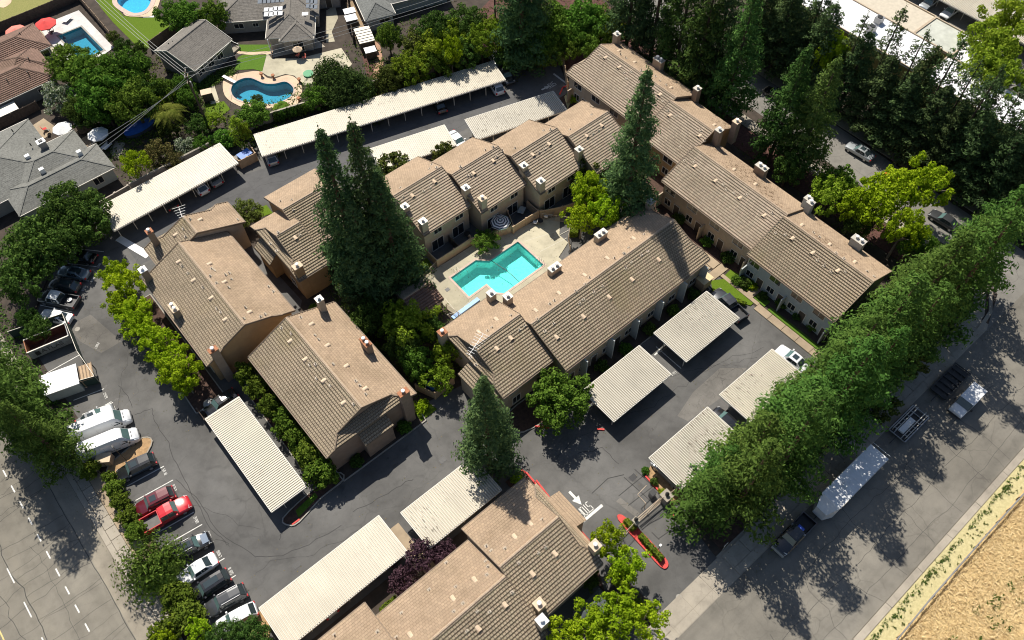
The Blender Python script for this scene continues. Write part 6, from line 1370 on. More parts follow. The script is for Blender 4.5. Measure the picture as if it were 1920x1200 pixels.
# south street: pickup, trailers, box truck
t = car('black pickup with a blue bin in its bed, ahead of the white trailer', 'crew', 1520,975, 1457,1030, 'black', 'pickup', ang=R(181))
b = MB(); b.box(-1.0,-.3,-.45,.35,.64,1.25); o = b.build('blue_crate', plain('blue_plastic', (.05,.12,.62), .5)); o.location = (t.location.x+1.55, t.location.y, .02); tag(o, 'blue plastic crate lying in the black pickup bed', 'crate')
r = MB(); r.bar((-.62,-.98,1.22),(-.62,.98,1.22),.22,.2); r.build('toolbox', M['grey'], t)
sh = MB()
for i in range(0): sh.face([(1.52-.13*i,-.62,1.42+.0*i),(1.52-.13*i,.62,1.42),(1.42-.13*i,.62,1.50),(1.42-.13*i,-.62,1.50)])
grl = MB(); grl.box(2.93,3.06,-.85,.85,.4,.78); grl.build('grille', M['cap'], t)
def box_trailer():
    A = at(1646,842,3.6); Bq = at(1533,952,3.6)
    t = thing('enclosed_trailer', 'long white enclosed trailer with a wedge nose parked under the conifers', 'trailer', (53.3, 2.0, .018), 0); L0, L1, w, H = -5.0, 5.3, 1.28, 3.5
    mb = MB(); prof = [(L0,-w),(L1,-w),(L1,w),(L0,w)]
    mb.box(L0+.9, L1, -w, w, .55, H); mb.build('body', PAINT['white'], t)
    n = MB(); n.v += []; q = [(L0+.9,-w,.55),(L0+.9,w,.55),(L0+.9,w,H),(L0+.9,-w,H)]; p = [(L0-.35,-w*.55,.6),(L0-.35,w*.55,.6),(L0-.35,w*.55,2.35),(L0-.35,-w*.55,2.35)]
    n.face([q[2],q[3],p[3],p[2]]); n.face([q[1],q[2],p[2],p[1]]); n.face([q[3],q[0],p[0],p[3]]); n.face(p[::-1]); n.face([q[0],q[1],p[1],p[0]]); n.build('nose', PAINT['white'], t)
    for y in (-w-.01, w+.01):
        e = MB(); e.bar((L0+.9,y,H-.05),(L1,y,H-.05),.07,.12); e.build('roof_edge', M['cap'], t)
    v = MB(); v.box(-1.6,-1.0,-.3,.3,H,H+.14); v.build('roof_hatch', M['white'], t)
    rb = MB()
    for i in range(16): x = L0+1.4+i*.62; rb.box(x-.02,x+.02,-w+.08,w-.08,H-.002,H+.012)
    tag(rb.build('roof_seam', M['white'], t), kind='stuff')
    tg = MB(); tg.bar((L0-.35,0,.5),(L0-1.5,0,.5),.12,.12); tg.build('tow_bar', M['dark'], t)
    for x in (1.0, 2.0):
        for s in (-1, 1):
            ww = link('wheel', None, t, (x, s*(w-.15), .36)); a = MB(); a.tube([(0,-.12,0),(0,.12,0)], .36, 14); a.build('tyre', M['tyre'], ww); a = MB(); a.tube([(0,s*.11,0),(0,s*.13,0)], .2, 10); a.build('rim', M['rim'], ww)
box_trailer()
def flatbed(label, u0, u1, v0, v1, load):
    t = thing('flatbed_trailer', label, 'trailer', ((u0+u1)/2, (v0+v1)/2, .018)); L = (u1-u0)/2; w = (v1-v0)/2
    mats = M['grey'] if load else M['dark']
    for s in (-1, 1):
        f = MB(); f.bar((-L,s*w,.75),(L,s*w,.75),.14,.16); f.build('side_rail', mats, t)
        f = MB(); f.bar((-L,s*w*.45,.68),(L,s*w*.45,.68),.12,.14); f.build('frame_beam', mats, t)
        for x in (-.5, .6):
            ww = link('wheel', None, t, (x, s*(w-.1), .36)); a = MB(); a.tube([(0,-.12,0),(0,.12,0)], .36, 14); a.build('tyre', M['tyre'], ww)
    n = 7
    for i in range(n):
        x = -L+2*L*i/(n-1); f = MB(); f.bar((x,-w,.72),(x,w,.72),.1,.12); f.build('cross_beam', mats, t)
    tb = MB(); tb.bar((-L,0,.6),(-L-1.4,0,.55),.12,.12); tb.build('tow_bar', M['dark'], t)
    fl = MB(); fl.box(-L+.1,L-.1,-w+.1,w-.1,.5,.6); fl.build('deck_board', M['dark'], t)
    if load:
        for i, y in enumerate((-.9,-.55,.55,.9)):
            f = MB(); f.bar((-L+.1,y,1.35+.1*(i % 2)),(L-.2,y,1.35+.1*(i % 2)),.1,.1); f.build('rack_bar', M['cap'], t)
        for x in (-L+.3, 0, L-.4):
            for y in (-.9, .9):
                f = MB(); f.box(x-.04,x+.04,y-.04,y+.04,.8,1.36); f.build('rack_post', M['cap'], t)
    return t
flatbed('metal framed flatbed trailer loaded with pale bars, behind the white trailer', 63.8, 69.0, .8, 3.1, True)
flatbed('dark empty flatbed trailer parked in shade near the street bend', 72.8, 78.6, .9, 3.1, False)
ld = MB(); ld.box(-1.4,1.2,-.4,.35,0,.3); o = ld.build('white_panel_stack', M['white'], None, loc=(66.0,2.0,.64)); tag(o, 'stack of white panels strapped on the loaded flatbed trailer', 'panel stack')
def jeep():
    t = thing('delivery_truck', 'small white boxy delivery truck driving on the south street, lit by the sky', 'truck', (74.4,-1.0,.018), R(180)); w = .98
    mb = MB(); loft(mb, [ring(2.45,w*.86,.4,1.0,1.02), ring(2.3,w*.94,.35,1.12,1.16), ring(1.3,w*.96,.32,1.2,1.25)]); shade(mb.build('bonnet', PAINT['white'], t))
    b = MB(); loft(b, [[(x,-w,.35),(x,-w,2.05),(x,-w*.95,2.13),(x,w*.95,2.13),(x,w,2.05),(x,w,.35)] for x in (.75,-2.4)]); b.build('body', PAINT['white'], t)
    c = MB(); c.face([(1.3,-w*.9,1.22),(1.3,w*.9,1.22),(.76,w*.9,2.1),(.76,-w*.9,2.1)]); c.build('windscreen', M['carglass'], t)
    for s in (-1, 1):
        c = MB(); c.face([(1.3,s*w*.93,1.2),(1.3,s*w*.93,.35),(.75,s*w*.97,.35),(.75,s*w*.97,2.05)]); c.build('cab_side', PAINT['white'], t)
        c = MB(); c.box(1.0,1.15,s*1.05 if s > 0 else s*1.05-.22,s*1.05+.22 if s > 0 else s*1.05,1.3,1.62); c.build('mirror', M['plastic'], t)
        c = MB(); c.box(2.44,2.48,s*.68-.14,s*.68+.14,.72,.98); c.build('headlight', M['lamp'], t)
        c = MB(); c.face([(.6,s*(w+.012),1.3),(-.3,s*(w+.012),1.3),(-.3,s*(w+.012),1.9),(.6,s*(w+.012),1.9)]); c.build('side_window', M['carglass'], t)
    c = MB(); c.box(2.44,2.56,-.9,.9,.42,.62); c.build('front_bumper', M['plastic'], t); wheels(t, 4.9, 1.96, .36, .2, .76)
jeep()
# tyre in the dark pickup bed
ty = MB(); ty.cyl(0,0,0,.22,.34,16); ty.cyl(0,0,.22,.235,.2,12,0); o = ty.build('spare_tyre', M['rim'], None, loc=(*at(131,563,.7), .66)); tag(o, 'spare tyre lying in the bed of the two tone pickup', 'tyre')

# roll-off dumpster in the fenced corner
DC = G([(43,640),(120,608),(129,628),(52,662)], 1.75)
def dumpster():
    p0 = Vector(DC[0]); ex = (Vector(DC[1])-p0); L = ex.length; an = math.atan2(ex.y, ex.x); Wd = 2.3
    c = sum((Vector(p) for p in DC), Vector((0,0)))/4
    t = thing('roll_off_dumpster', 'long grey roll-off dumpster with rusty inside and dark lettering, in the fenced corner', 'dumpster', (c.x, c.y, .02), an); h = 1.75; l = L/2; w = Wd/2
    M['gsteel'] = plain('grey_painted_steel', (.33,.33,.33), .6, var=.25, scale=2); M['rusty'] = plain('rusty_steel', (.125,.055,.04), .9, var=.4, scale=2)
    for y in (-w, w):
        b = MB(); b.box(-l, l, y-.04, y+.04, .2, h); b.build('side_panel', M['gsteel'], t)
        b = MB(); b.box(-l, l, y-.08, y+.08, h, h+.1); b.build('rim_bar', M['cap'], t)
        for i in range(11):
            x = -l+.3+i*(2*l-.6)/10; b = MB(); yy = y+(.07 if y > 0 else -.07); b.box(x-.05, x+.05, yy-.04, yy+.04, .25, h-.02); b.build('rib', M['gsteel'], t)
    for x in (-l, l):
        b = MB(); b.box(x-.05, x+.05, -w+.041, w-.041, .2, h); b.build('end_panel', M['gsteel'] if x > 0 else M['rust'], t)
    b = MB(); b.box(-l+.06, l-.06, -w+.05, w-.05, .22, .34); b.build('floor_plate', M['rusty'], t)
    for y in (-w+.045, w-.045):
        b = MB(); b.box(-l+.06, l-.06, min(y, y+(.01 if y < 0 else -.01)), max(y, y+(.01 if y < 0 else -.01)), .3, h-.02); b.build('lining', M['rusty'], t)
    cv = bpy.data.curves.new('lettering', 'FONT'); cv.body = 'ATLAS'; cv.size = 1.0; cv.align_x = 'CENTER'; cv.align_y = 'CENTER'; cv.extrude = .006
    tmp = bpy.data.objects.new('lettering_curve', cv); COL.objects.link(tmp); bpy.context.view_layer.update()
    me = bpy.data.meshes.new_from_object(tmp.evaluated_get(bpy.context.evaluated_depsgraph_get())); bpy.data.objects.remove(tmp); me.materials.clear(); me.materials.append(M['dark'])
    o = link('lettering', me, t, (.25, -w-.125, 1.05)); o.rotation_euler = (R(90), 0, 0)
    b = MB(); b.box(-1.95, -1.35, -w-.125, -w-.118, .62, 1.42); b.face([(-1.9,-w-.13,.7),(-1.4,-w-.13,.7),(-1.65,-w-.13,1.4)]); b.build('emblem', M['dark'], t)
    b = MB(); b.box(-1.2, 1.7, -w-.125, -w-.12, .42, .56); b.build('phone_line', M['grey'], t)
    return t
dumpster()
jk = MB(); jk.bar((0,0,.0),(1.6,.55,.35),.08,.08); jk.bar((.3,-.2,.05),(.9,.7,.25),.14,.06)
o = jk.build('scrap_timber', M['wood'], None, loc=(*at(78,648,.5), .36)); tag(o, 'pieces of scrap timber lying in the rusty dumpster', 'scrap')
# fenced pen with a white roofed shed
def shed():
    a = G([(112,690),(140,718),(112,732),(84,708)], 2.0); c = at(114,712,2.0)
    t = thing('shed', 'white flat roofed shed inside the fenced pen beside the west street conifers', 'shed', (c[0], c[1], .02), R(-16))
    b = MB(); b.box(-2.1,2.0,-1.5,1.5,0,1.95); b.build('wall', M['stucco_g'], t); b = MB(); b.box(-2.25,2.15,-1.65,1.65,1.95,2.07); b.build('roof', M['white'], t)
    l = MB(); l.box(2.2,3.9,-1.2,1.3,1.6,1.66)
    l.build('lattice_base', M['tanfence'], t)
    for i in range(5):
        l = MB(); l.box(2.22+i*.4,2.34+i*.4,-1.25,1.35,1.665,1.74); l.build('slat', M['wood'], t)
    for x in (2.3, 3.8):
        for y in (-1.1, 1.2): l = MB(); l.box(x-.05,x+.05,y-.05,y+.05,0,1.6); l.build('post', M['wood'], t)
    w2 = MB(); w2.box(-3.6,-2.3,.2,1.8,1.1,1.2); w2.build('awning', M['white'], t)
shed()
def fence(label, pts, h, mat, name='fence', cat='fence', post=2.4, thick=.06, cap=None, postmat=None, z0=0.0, boards=0.0, group=None):
    """boarded or masonry run: one panel per bay, each post its own part"""
    c = pts[0]; t = thing(name, label, cat, (c[0], c[1], 0), 0, group); O = (c[0], c[1], 0)
    for i in range(len(pts)-1):
        a, b = Vector(pts[i]), Vector(pts[i+1]); L = (b-a).length; n = max(1, round(L/post)); d = (b-a)/n
        for k in range(n):
            p, q = a+d*k, a+d*(k+1); zj = random.uniform(-.03, .03)
            m = MB(); m.bar((p.x,p.y,z0+h/2), (q.x,q.y,z0+h/2+zj), thick, h)
            if boards:
                m2 = max(2, round((q-p).length/boards)); nn = Vector((-(q-p).y, (q-p).x)).normalized()*(thick/2+.012)
                for j in range(m2):
                    e = p+(q-p)*(j+.5)/m2; g = (q-p).normalized()*boards*.44
                    for sgn in (-1, 1): m.bar((e.x-g.x+nn.x*sgn, e.y-g.y+nn.y*sgn, z0+h/2+.02), (e.x+g.x+nn.x*sgn, e.y+g.y+nn.y*sgn, z0+h/2+.02), .02, h+random.uniform(0, .06))
            m.build('panel', M[mat], t, O)
            if cap:
                m = MB(); m.bar((p.x,p.y,z0+h+.04), (q.x,q.y,z0+h+.04), thick+.1, .07); m.build('coping', M[cap], t, O)
        for k in range(n+(1 if i == len(pts)-2 else 0)):
            p = a+d*k; m = MB(); m.box(p.x-.065-thick/2, p.x+.065+thick/2, p.y-.065-thick/2, p.y+.065+thick/2, 0, z0+h+.1); m.build('post', M[postmat or mat], t, O)
    return t
def chain(label, pts, h=1.9, screen='dkscreen', post=2.6, name='chain_link_fence'):
    c = pts[0]; t = thing(name, label, 'fence', (c[0], c[1], 0)); O = (c[0], c[1], 0)
    for i in range(len(pts)-1):
        a, b = Vector(pts[i]), Vector(pts[i+1]); L = (b-a).length; n = max(1, round(L/post)); d = (b-a)/n
        r = MB(); r.bar((a.x,a.y,h), (b.x,b.y,h), .06, .06); r.build('top_rail', M['cap'], t, O)
        if screen:
            r = MB(); r.bar((a.x,a.y,h*.52), (b.x,b.y,h*.52), .025, h*.9); r.build('mesh_screen', M[screen], t, O)
        for k in range(n+1):
            p = a+d*k; m = MB(); m.cyl(p.x, p.y, 0, h+.05, .04, 8); m.build('post', M['cap'], t, O)
    return t
M['dkscreen'] = plain('dark_green_screen', (.02,.045,.038), .8); M['rail'] = plain('tan_rail', (.50,.40,.29), .7)
chain('chain link fence with dark screen around the dumpster and shed pen', [(-8.0,87.4),(-9.0,80.4),(-8.9,75.2),(-13.2,76.9)], 1.9)
chain('chain link fence behind the dumpster under the trees', [(-8.1,87.6),(-14.9,89.6)], 1.8)
# ================================================================== FENCES, WALLS, GATE
fence('tan patio wall of the first unit, at the left end of the pool deck', [(36.8,63.9),(36.8,61.15),(43.05,61.1)], 1.6, 'tanfence', name='patio_wall', cat='patio wall', post=2.6, thick=.12)
fence('tan patio wall of the second unit, behind the green bush on the pool deck', [(43.2,61.6),(43.2,61.0),(49.1,58.95),(49.1,58.7)], 1.6, 'tanfence', name='patio_wall', cat='patio wall', post=2.4, thick=.12)
fence('tan patio wall around the open patio by the striped umbrella', [(50.5,61.6),(49.3,58.75),(54.0,58.6),(54.0,61.0)], 1.6, 'tanfence', name='patio_wall', cat='patio wall', post=2.4, thick=.12)
fence('tan patio wall of the third unit under the lime trees', [(54.3,58.3),(57.3,56.8),(61.5,55.6)], 1.6, 'tanfence', name='patio_wall', cat='patio wall', post=2.4, thick=.12)
fence('dark divider between the two patios behind the pool deck', [(40.9,63.6),(40.9,61.3)], 1.5, 'wood_d', name='patio_divider', post=1.2)
def iron(label, pts, h=1.5, sp=.16, name='iron_fence', cat='fence', mat='rail', group=None):
    c = pts[0]; t = thing(name, label, cat, (c[0], c[1], 0), 0, group); O = (c[0], c[1], 0)
    bars = MB()
    for i in range(len(pts)-1):
        a, b = Vector(pts[i]), Vector(pts[i+1]); L = (b-a).length; d = (b-a)/L
        for z in (.2, h-.05): m = MB(); m.bar((a.x,a.y,z), (b.x,b.y,z), .05, .05); m.build('rail', M[mat], t, O)
        k = int(L/sp)
        for j in range(k+1): p = a+d*j*sp; bars.box(p.x-.011, p.x+.011, p.y-.011, p.y+.011, .1, h)
        for j in range(max(2, int(L/2.2)+1)): p = a+d*min(L, j*2.2); m = MB(); m.box(p.x-.04, p.x+.04, p.y-.04, p.y+.04, 0, h+.06); m.build('post', M[mat], t, O)
    o = bars.build('bars', M[mat], t, O); o['kind'] = 'stuff'; return t
iron('tan iron pool fence at the right end of the pool deck', [(54.2,58.0),(57.0,54.4),(54.4,52.3),(53.2,50.6)], 1.4)
iron('iron pool fence between the tall trees and the pool house', [(33.3,60.3),(36.7,61.2)], 1.4)
iron('iron pool fence at the near left corner of the deck', [(33.2,54.4),(34.0,50.2)], 1.4)
# garden boundary
NW = G([(180,371),(232,345)]); fence('grey masonry wall below the grey hip roofed house', [(3.0,103.6),(9.5,103.9)], 1.7, 'wall_m', name='garden_wall', cat='wall', thick=.2)
fence('masonry garden wall behind the very long carport', [(26.5,103.4)]+G([(480,238),(580,207),(690,172)]), 1.9, 'wall_m', name='garden_wall', cat='wall', thick=.2, cap='conc', post=4)
fence('masonry garden wall behind the carport below the grey house', [(10,103.8),(26.3,103.6)], 1.9, 'wall_m', name='garden_wall', cat='wall', thick=.2, cap='conc', post=4)
fence('masonry wall under the trees at the right half of the very long carport', G([(690,172),(800,140),(920,103)]), 1.9, 'wall_m', name='garden_wall', cat='wall', thick=.2, post=4)
fence('tan boarded bin enclosure between the two upper carports', [(24.9,98.6),(25.2,97.2),(28.0,97.0),(28.4,99.6)], 1.7, 'tanfence', name='bin_enclosure', cat='enclosure', post=1.6, thick=.1)
def bin_(label, u, v, col, rz=0, s=1.0, name='recycling_bin', lid=None):
    t = thing(name, label, 'bin', (u, v, .02), rz); b = MB(); x, y, h = .85*s, .6*s, 1.1*s
    b.face([(-x*.9,-y*.85,0),(-x*.9,y*.85,0),(x*.9,y*.85,0),(x*.9,-y*.85,0)]); T4 = [(-x,-y,h),(x,-y,h),(x,y,h),(-x,y,h)]; B4 = [(-x*.9,-y*.85,0),(x*.9,-y*.85,0),(x*.9,y*.85,0),(-x*.9,y*.85,0)]
    for i in range(4): b.face([B4[i],B4[(i+1)%4],T4[(i+1)%4],T4[i]])
    b.build('body', M[col], t); l = MB(); l.box(-x-.04, x+.04, -y-.04, y+.04, h, h+.07); l.build('lid', M[lid or col], t); return t
M['bluep'] = plain('blue_bin_plastic', (.03,.14,.52), .5, var=.15)
bin_('blue recycling bin in the enclosure between the two upper carports', 26.7, 98.3, 'bluep', .1, 1.2); bin_('dark bin next to the blue one between the two upper carports', 25.8, 98.9, 'dark', .1, .8, 'waste_bin')
fence('tan boarded fence closing the lane beside the eastern block', [(76.6,76.6),(80.2,81.5),(81.2,83.6)], 1.8, 'tanfence', name='board_fence', post=2.0, boards=.3)
fence('boarded pen with the blue tarp south of the courtyard', [(22.3,46.8),(23.4,44.2),(26.6,44.4)], 1.7, 'tanfence', name='board_fence', post=1.6, boards=.3)
tp = MB(); tp.box(-.8,.8,-.7,.7,0,.06); tp.box(-.78,.78,-.68,.68,-1.2,-.001,0); o = tp.build('tarp_cover', M['bluep'], None, loc=(24.2,45.6,1.3)); o.rotation_euler = (0,0,R(8)); tag(o, 'bright blue tarp covered box inside the boarded pen', 'tarp')
for i,(u,v) in enumerate([(25.4,46.1),(25.9,45.3)]): bin_(['black bin at the back of the boarded pen','black bin beside the blue tarp in the boarded pen'][i], u, v, 'dark', .3*i, .7, 'waste_bin')
fence('low dark walled patio under the lime trees of the west block', [(-1.0,62.4),(-1.0,60.4),(2.9,60.4)], 1.5, 'wood_d', name='patio_wall', cat='patio wall', post=2)
tp = MB(); tp.tube([(0,0,0),(0,0,.7),(0,0,1.0)], [.9,.75,.2], 10); o = tp.build('covered_grill', M['grey'], None, loc=(.6,62.6,.02)); tag(o, 'grey covered barbecue in the west block patio', 'barbecue')
fence('dark boarded fence around the canopy patio of the southern row', [(15.6,9.4),(16.5,8.2),(23.6,8.2),(24.6,10.6)], 1.6, 'wood_d', name='board_fence', post=1.8, boards=.3)
# canopy
def canopy():
    c = at(1100,1123,2.6); t = thing('patio_canopy', 'dark grey pyramid canopy in the shaded patio of the southern row', 'canopy', (20.3, 10.6, .02), 0); w = 1.9; mb = MB()
    q = [(-w,-w,2.1),(w,-w,2.1),(w,w,2.1),(-w,w,2.1)]
    for i in range(4): mb.face([q[i], q[(i+1) % 4], (0,0,3.2)]); mb.face([q[i],(q[i][0],q[i][1],1.9),(q[(i+1)%4][0],q[(i+1)%4][1],1.9),q[(i+1)%4]])
    mb.build('canopy_cloth', plain('dark_canopy_cloth', (.075,.09,.10), .8), t)
    for x in (-w, w):
        for y in (-w, w): p = MB(); p.box(x-.04,x+.04,y-.04,y+.04,0,2.1); p.build('post', M['grey'], t)
canopy()
# west street: iron fence behind the hedge
iron('dark iron fence between the street path and the hedge bushes', [(-15.3,66.0),(-14.35,62.6),(-14.35,55.0)], 1.3, mat='dark', name='iron_fence')
bx = thing('utility_cabinet', 'tan utility cabinet with doors by the mulch island', 'cabinet', (-13.1, 64.0, .05), R(-35)); b = MB(); b.box(-.85,.85,-.6,.6,0,1.25); b.build('body', M['tanfence'], bx); b = MB(); b.box(-.9,.9,-.65,.65,1.25,1.33); b.build('lid', M['vent'], bx); b = MB(); b.box(-.02,.02,-.63,-.6,.1,1.2); b.build('door_gap', M['dark'], bx)
lp = thing('lamp_post', 'thin dark lamp post on the mulch island', 'lamp post', (-11.2, 62.6, .15)); b = MB(); b.tube([(0,0,0),(0,0,3.0),(-.1,.5,3.2)], .05, 6); b.build('pole', M['dark'], lp); b = MB(); b.box(-.2,.0,.4,.8,3.15,3.27); b.build('lamp_head', M['dark'], lp)
# leaning road plate (white board) and green lid
rb = MB(); rb.box(-3.2,3.2,-.55,.55,.005,.045); rb.v[-8:] = rb.v[-8:]; o = rb.build('white_ramp_panel', M['white'], None, loc=(*at(250,463), .01)); _a, _b = at(213,447), at(286,490); o.rotation_euler = (0,0,math.atan2(_b[1]-_a[1], _b[0]-_a[0])); tag(o, 'long white panel lying on the asphalt by the carport end', 'panel')
# entrance gate on the island
def gate():
    t = thing('entrance_gate', 'tan iron entrance gate with arched top swung across the drive', 'gate', (33.5,15.3,0)); O = (33.5,15.3,0)
    a, b = Vector((31.5,15.35)), Vector((35.5,15.25)); n = 24; tops = []
    for i in range(n+1):
        k = i/n; p = a.lerp(b, k); h = 1.9-.55*(.5-.5*math.cos(min(1, max(0, (1-k)*1.5-.2))*math.pi)) + .0
        tops.append((p.x, p.y, h)); m = MB(); m.box(p.x-.017,p.x+.017,p.y-.017,p.y+.017,.15,h); m.build('bar', M['rail'], t, O)
    m = MB(); m.tube(tops, .035, 6); m.build('top_rail', M['rail'], t, O)
    for z in (.2, 1.0): m = MB(); m.bar((a.x,a.y,z),(b.x,b.y,z),.06,.06); m.build('rail', M['rail'], t, O)
    m = MB(); m.bar((31.55,15.6,1.1),(35.4,15.5,1.25),.07,.07); m.build('brace', M['rail'], t, O)
gate()
for nm, lab, u, v, h, s in [('gate_pillar','grey gate pillar with lantern at the right end of the entrance gate',35.95,15.15,1.7,.55),('gate_pillar','dark gate pillar with lantern on the entrance island',31.0,15.4,1.6,.3)]:
    t = thing(nm, lab, 'pillar', (u,v,0)); m = MB(); m.box(-s,s,-s,s,0,h); m.build('shaft', M['grey'], t); m = MB(); m.box(-s-.08,s+.08,-s-.08,s+.08,h,h+.1); m.build('pillar_cap', M['conc'], t)
    m = MB(); m.box(-.16,.16,-.16,.16,h+.1,h+.5); m.tube([(0,0,h+.5),(0,0,h+.75)],[.26,.04],8); m.build('lantern', M['dark'], t)
t = thing('gate_motor_box', 'grey gate motor box on a post beside the red kerb', 'motor box', (35.2,16.6,0)); m = MB(); m.box(-.35,.35,-.3,.3,.05,1.1); m.build('box', M['grey'], t); m = MB(); m.box(-.4,.4,-.35,.35,1.1,1.16); m.build('lid', M['dark'], t)
t = thing('height_bar', 'thin pale tube frame standing before the entrance gate', 'tube frame', (33.4,17.0,0)); m = MB(); m.tube([(0,-.9,0),(0,-.9,1.6),(0,.5,1.75),(1.6,.6,1.75)], .045, 6); m.build('tube', M['rail'], t)
iron('short tan iron fence from the island toward the lime tree', [(28.8,15.2),(30.9,15.35)], 1.7, .14)
iron('short tan iron fence between the gate pillar and the conifer row', [(36.5,15.1),(39.2,15.0)], 1.7, .14)
t = thing('intercom', 'small entry intercom post at the tip of the entrance island', 'intercom', (31.05,11.5,.1)); m = MB(); m.box(-.04,.04,-.04,.04,0,1.2); m.build('post', M['dark'], t); m = MB(); m.box(-.16,.16,-.12,.12,1.2,1.6); m.build('panel', M['white'], t)
sn = MB(); 
t = thing('street_sign', 'small pole sign in the shade beside the driveway apron', 'sign', (36.6,6.6,0)); m = MB(); m.cyl(0,0,0,2.4,.03,6); m.build('pole', M['cap'], t); m = MB(); m.box(-.3,.3,-.012,.012,1.9,2.4); m.build('plate', M['white'], t)
def hedge(label, poly, h, mat='hedge', per=130, size=.13, z=.1, name='clipped_hedge', group=None):
    """box hedge: leaf faces over a clipped volume"""
    q = ccw(poly); A = abs(area2(q))/2; c = (sum(p[0] for p in q)/len(q), sum(p[1] for p in q)/len(q)); t = thing(name, label, 'hedge', (c[0], c[1], 0), 0, group)
    core = MB(); core.prism([(c[0]+(p[0]-c[0])*.93-c[0]+0, c[1]+(p[1]-c[1])*.93-c[1]) for p in q], z-.08, h-.06); core.build('twigs', M['twig'], t)
    pts = []; nr = []; tr = tess(q); ar = [abs((q[b][0]-q[a][0])*(q[d][1]-q[a][1])-(q[d][0]-q[a][0])*(q[b][1]-q[a][1])) for a, b, d in tr]
    for i in range(int(A*per)):
        a, b, d = random.choices(tr, ar)[0]; r1, r2 = random.random(), random.random()
        if r1+r2 > 1: r1, r2 = 1-r1, 1-r2
        pts.append((q[a][0]+(q[b][0]-q[a][0])*r1+(q[d][0]-q[a][0])*r2-c[0], q[a][1]+(q[b][1]-q[a][1])*r1+(q[d][1]-q[a][1])*r2-c[1], h+random.gauss(0,.05))); nr.append((random.gauss(0,.5), random.gauss(0,.5), 1))
    n = len(q)
    for i in range(n):
        a, b = q[i], q[(i+1) % n]; L = math.hypot(b[0]-a[0], b[1]-a[1]); ox, oy = (b[1]-a[1])/max(L,1e-6), -(b[0]-a[0])/max(L,1e-6)
        for j in range(int(L*(h-z)*per*.8)):
            k = random.random(); pts.append((a[0]+(b[0]-a[0])*k-c[0]+random.gauss(0,.04), a[1]+(b[1]-a[1])*k-c[1]+random.gauss(0,.04), random.uniform(z, h))); nr.append((ox+random.gauss(0,.5), oy+random.gauss(0,.5), .3))
    s = np.array([size*random.uniform(.7,1.3) for _ in pts]); link('leaves', leafmesh('hedge_leaves', np.array(pts), np.array(nr), s, s*.55, LM[mat]), t); return t
M['twig'] = plain('hedge_twigs', (.03,.035,.015), .95)
LM['boxh'] = leaf_mat('box_hedge_leaves', (.075,.115,.012), (.12,.17,.018), (.17,.225,.025), .2, .01)
hedge('clipped green hedge at the inner end of the entrance island', [(30.2,16.5),(30.75,16.4),(30.75,14.9),(30.15,15.0)], .95, 'boxh', z=.15)
hedge('long clipped hedge along the street end of the entrance island', [(30.2,14.0),(30.75,14.0),(30.65,10.4),(30.05,10.4)], .95, 'boxh', z=.15)
hedge('low hedge between the lawn and the dark pickup', [(63.6,32.2),(65.4,27.6),(65.0,27.4),(63.1,31.6)], .6, 'boxh', z=.15)
hedge('small bright hedge between two southern roofs', [(2.4,27.0),(4.6,27.0),(4.6,25.9),(2.2,25.9)], 1.2, 'boxh', z=.05)
hedge('clipped hedge block by the courtyard pool fence', [(34.2,62.8),(36.2,62.8),(36.0,61.6),(34.0,61.8)], 1.0, 'boxh')
hedge('tall clipped hedge at the right of the pool fence', [(55.0,52.6),(57.6,55.0),(58.4,54.2),(55.8,51.8)], 1.2, 'boxh')
hedge('ivy covered corner beside the canopy fence', [(23.4,9.6),(25.2,9.0),(25.0,6.8),(23.4,7.4)], 1.2, 'hedge')
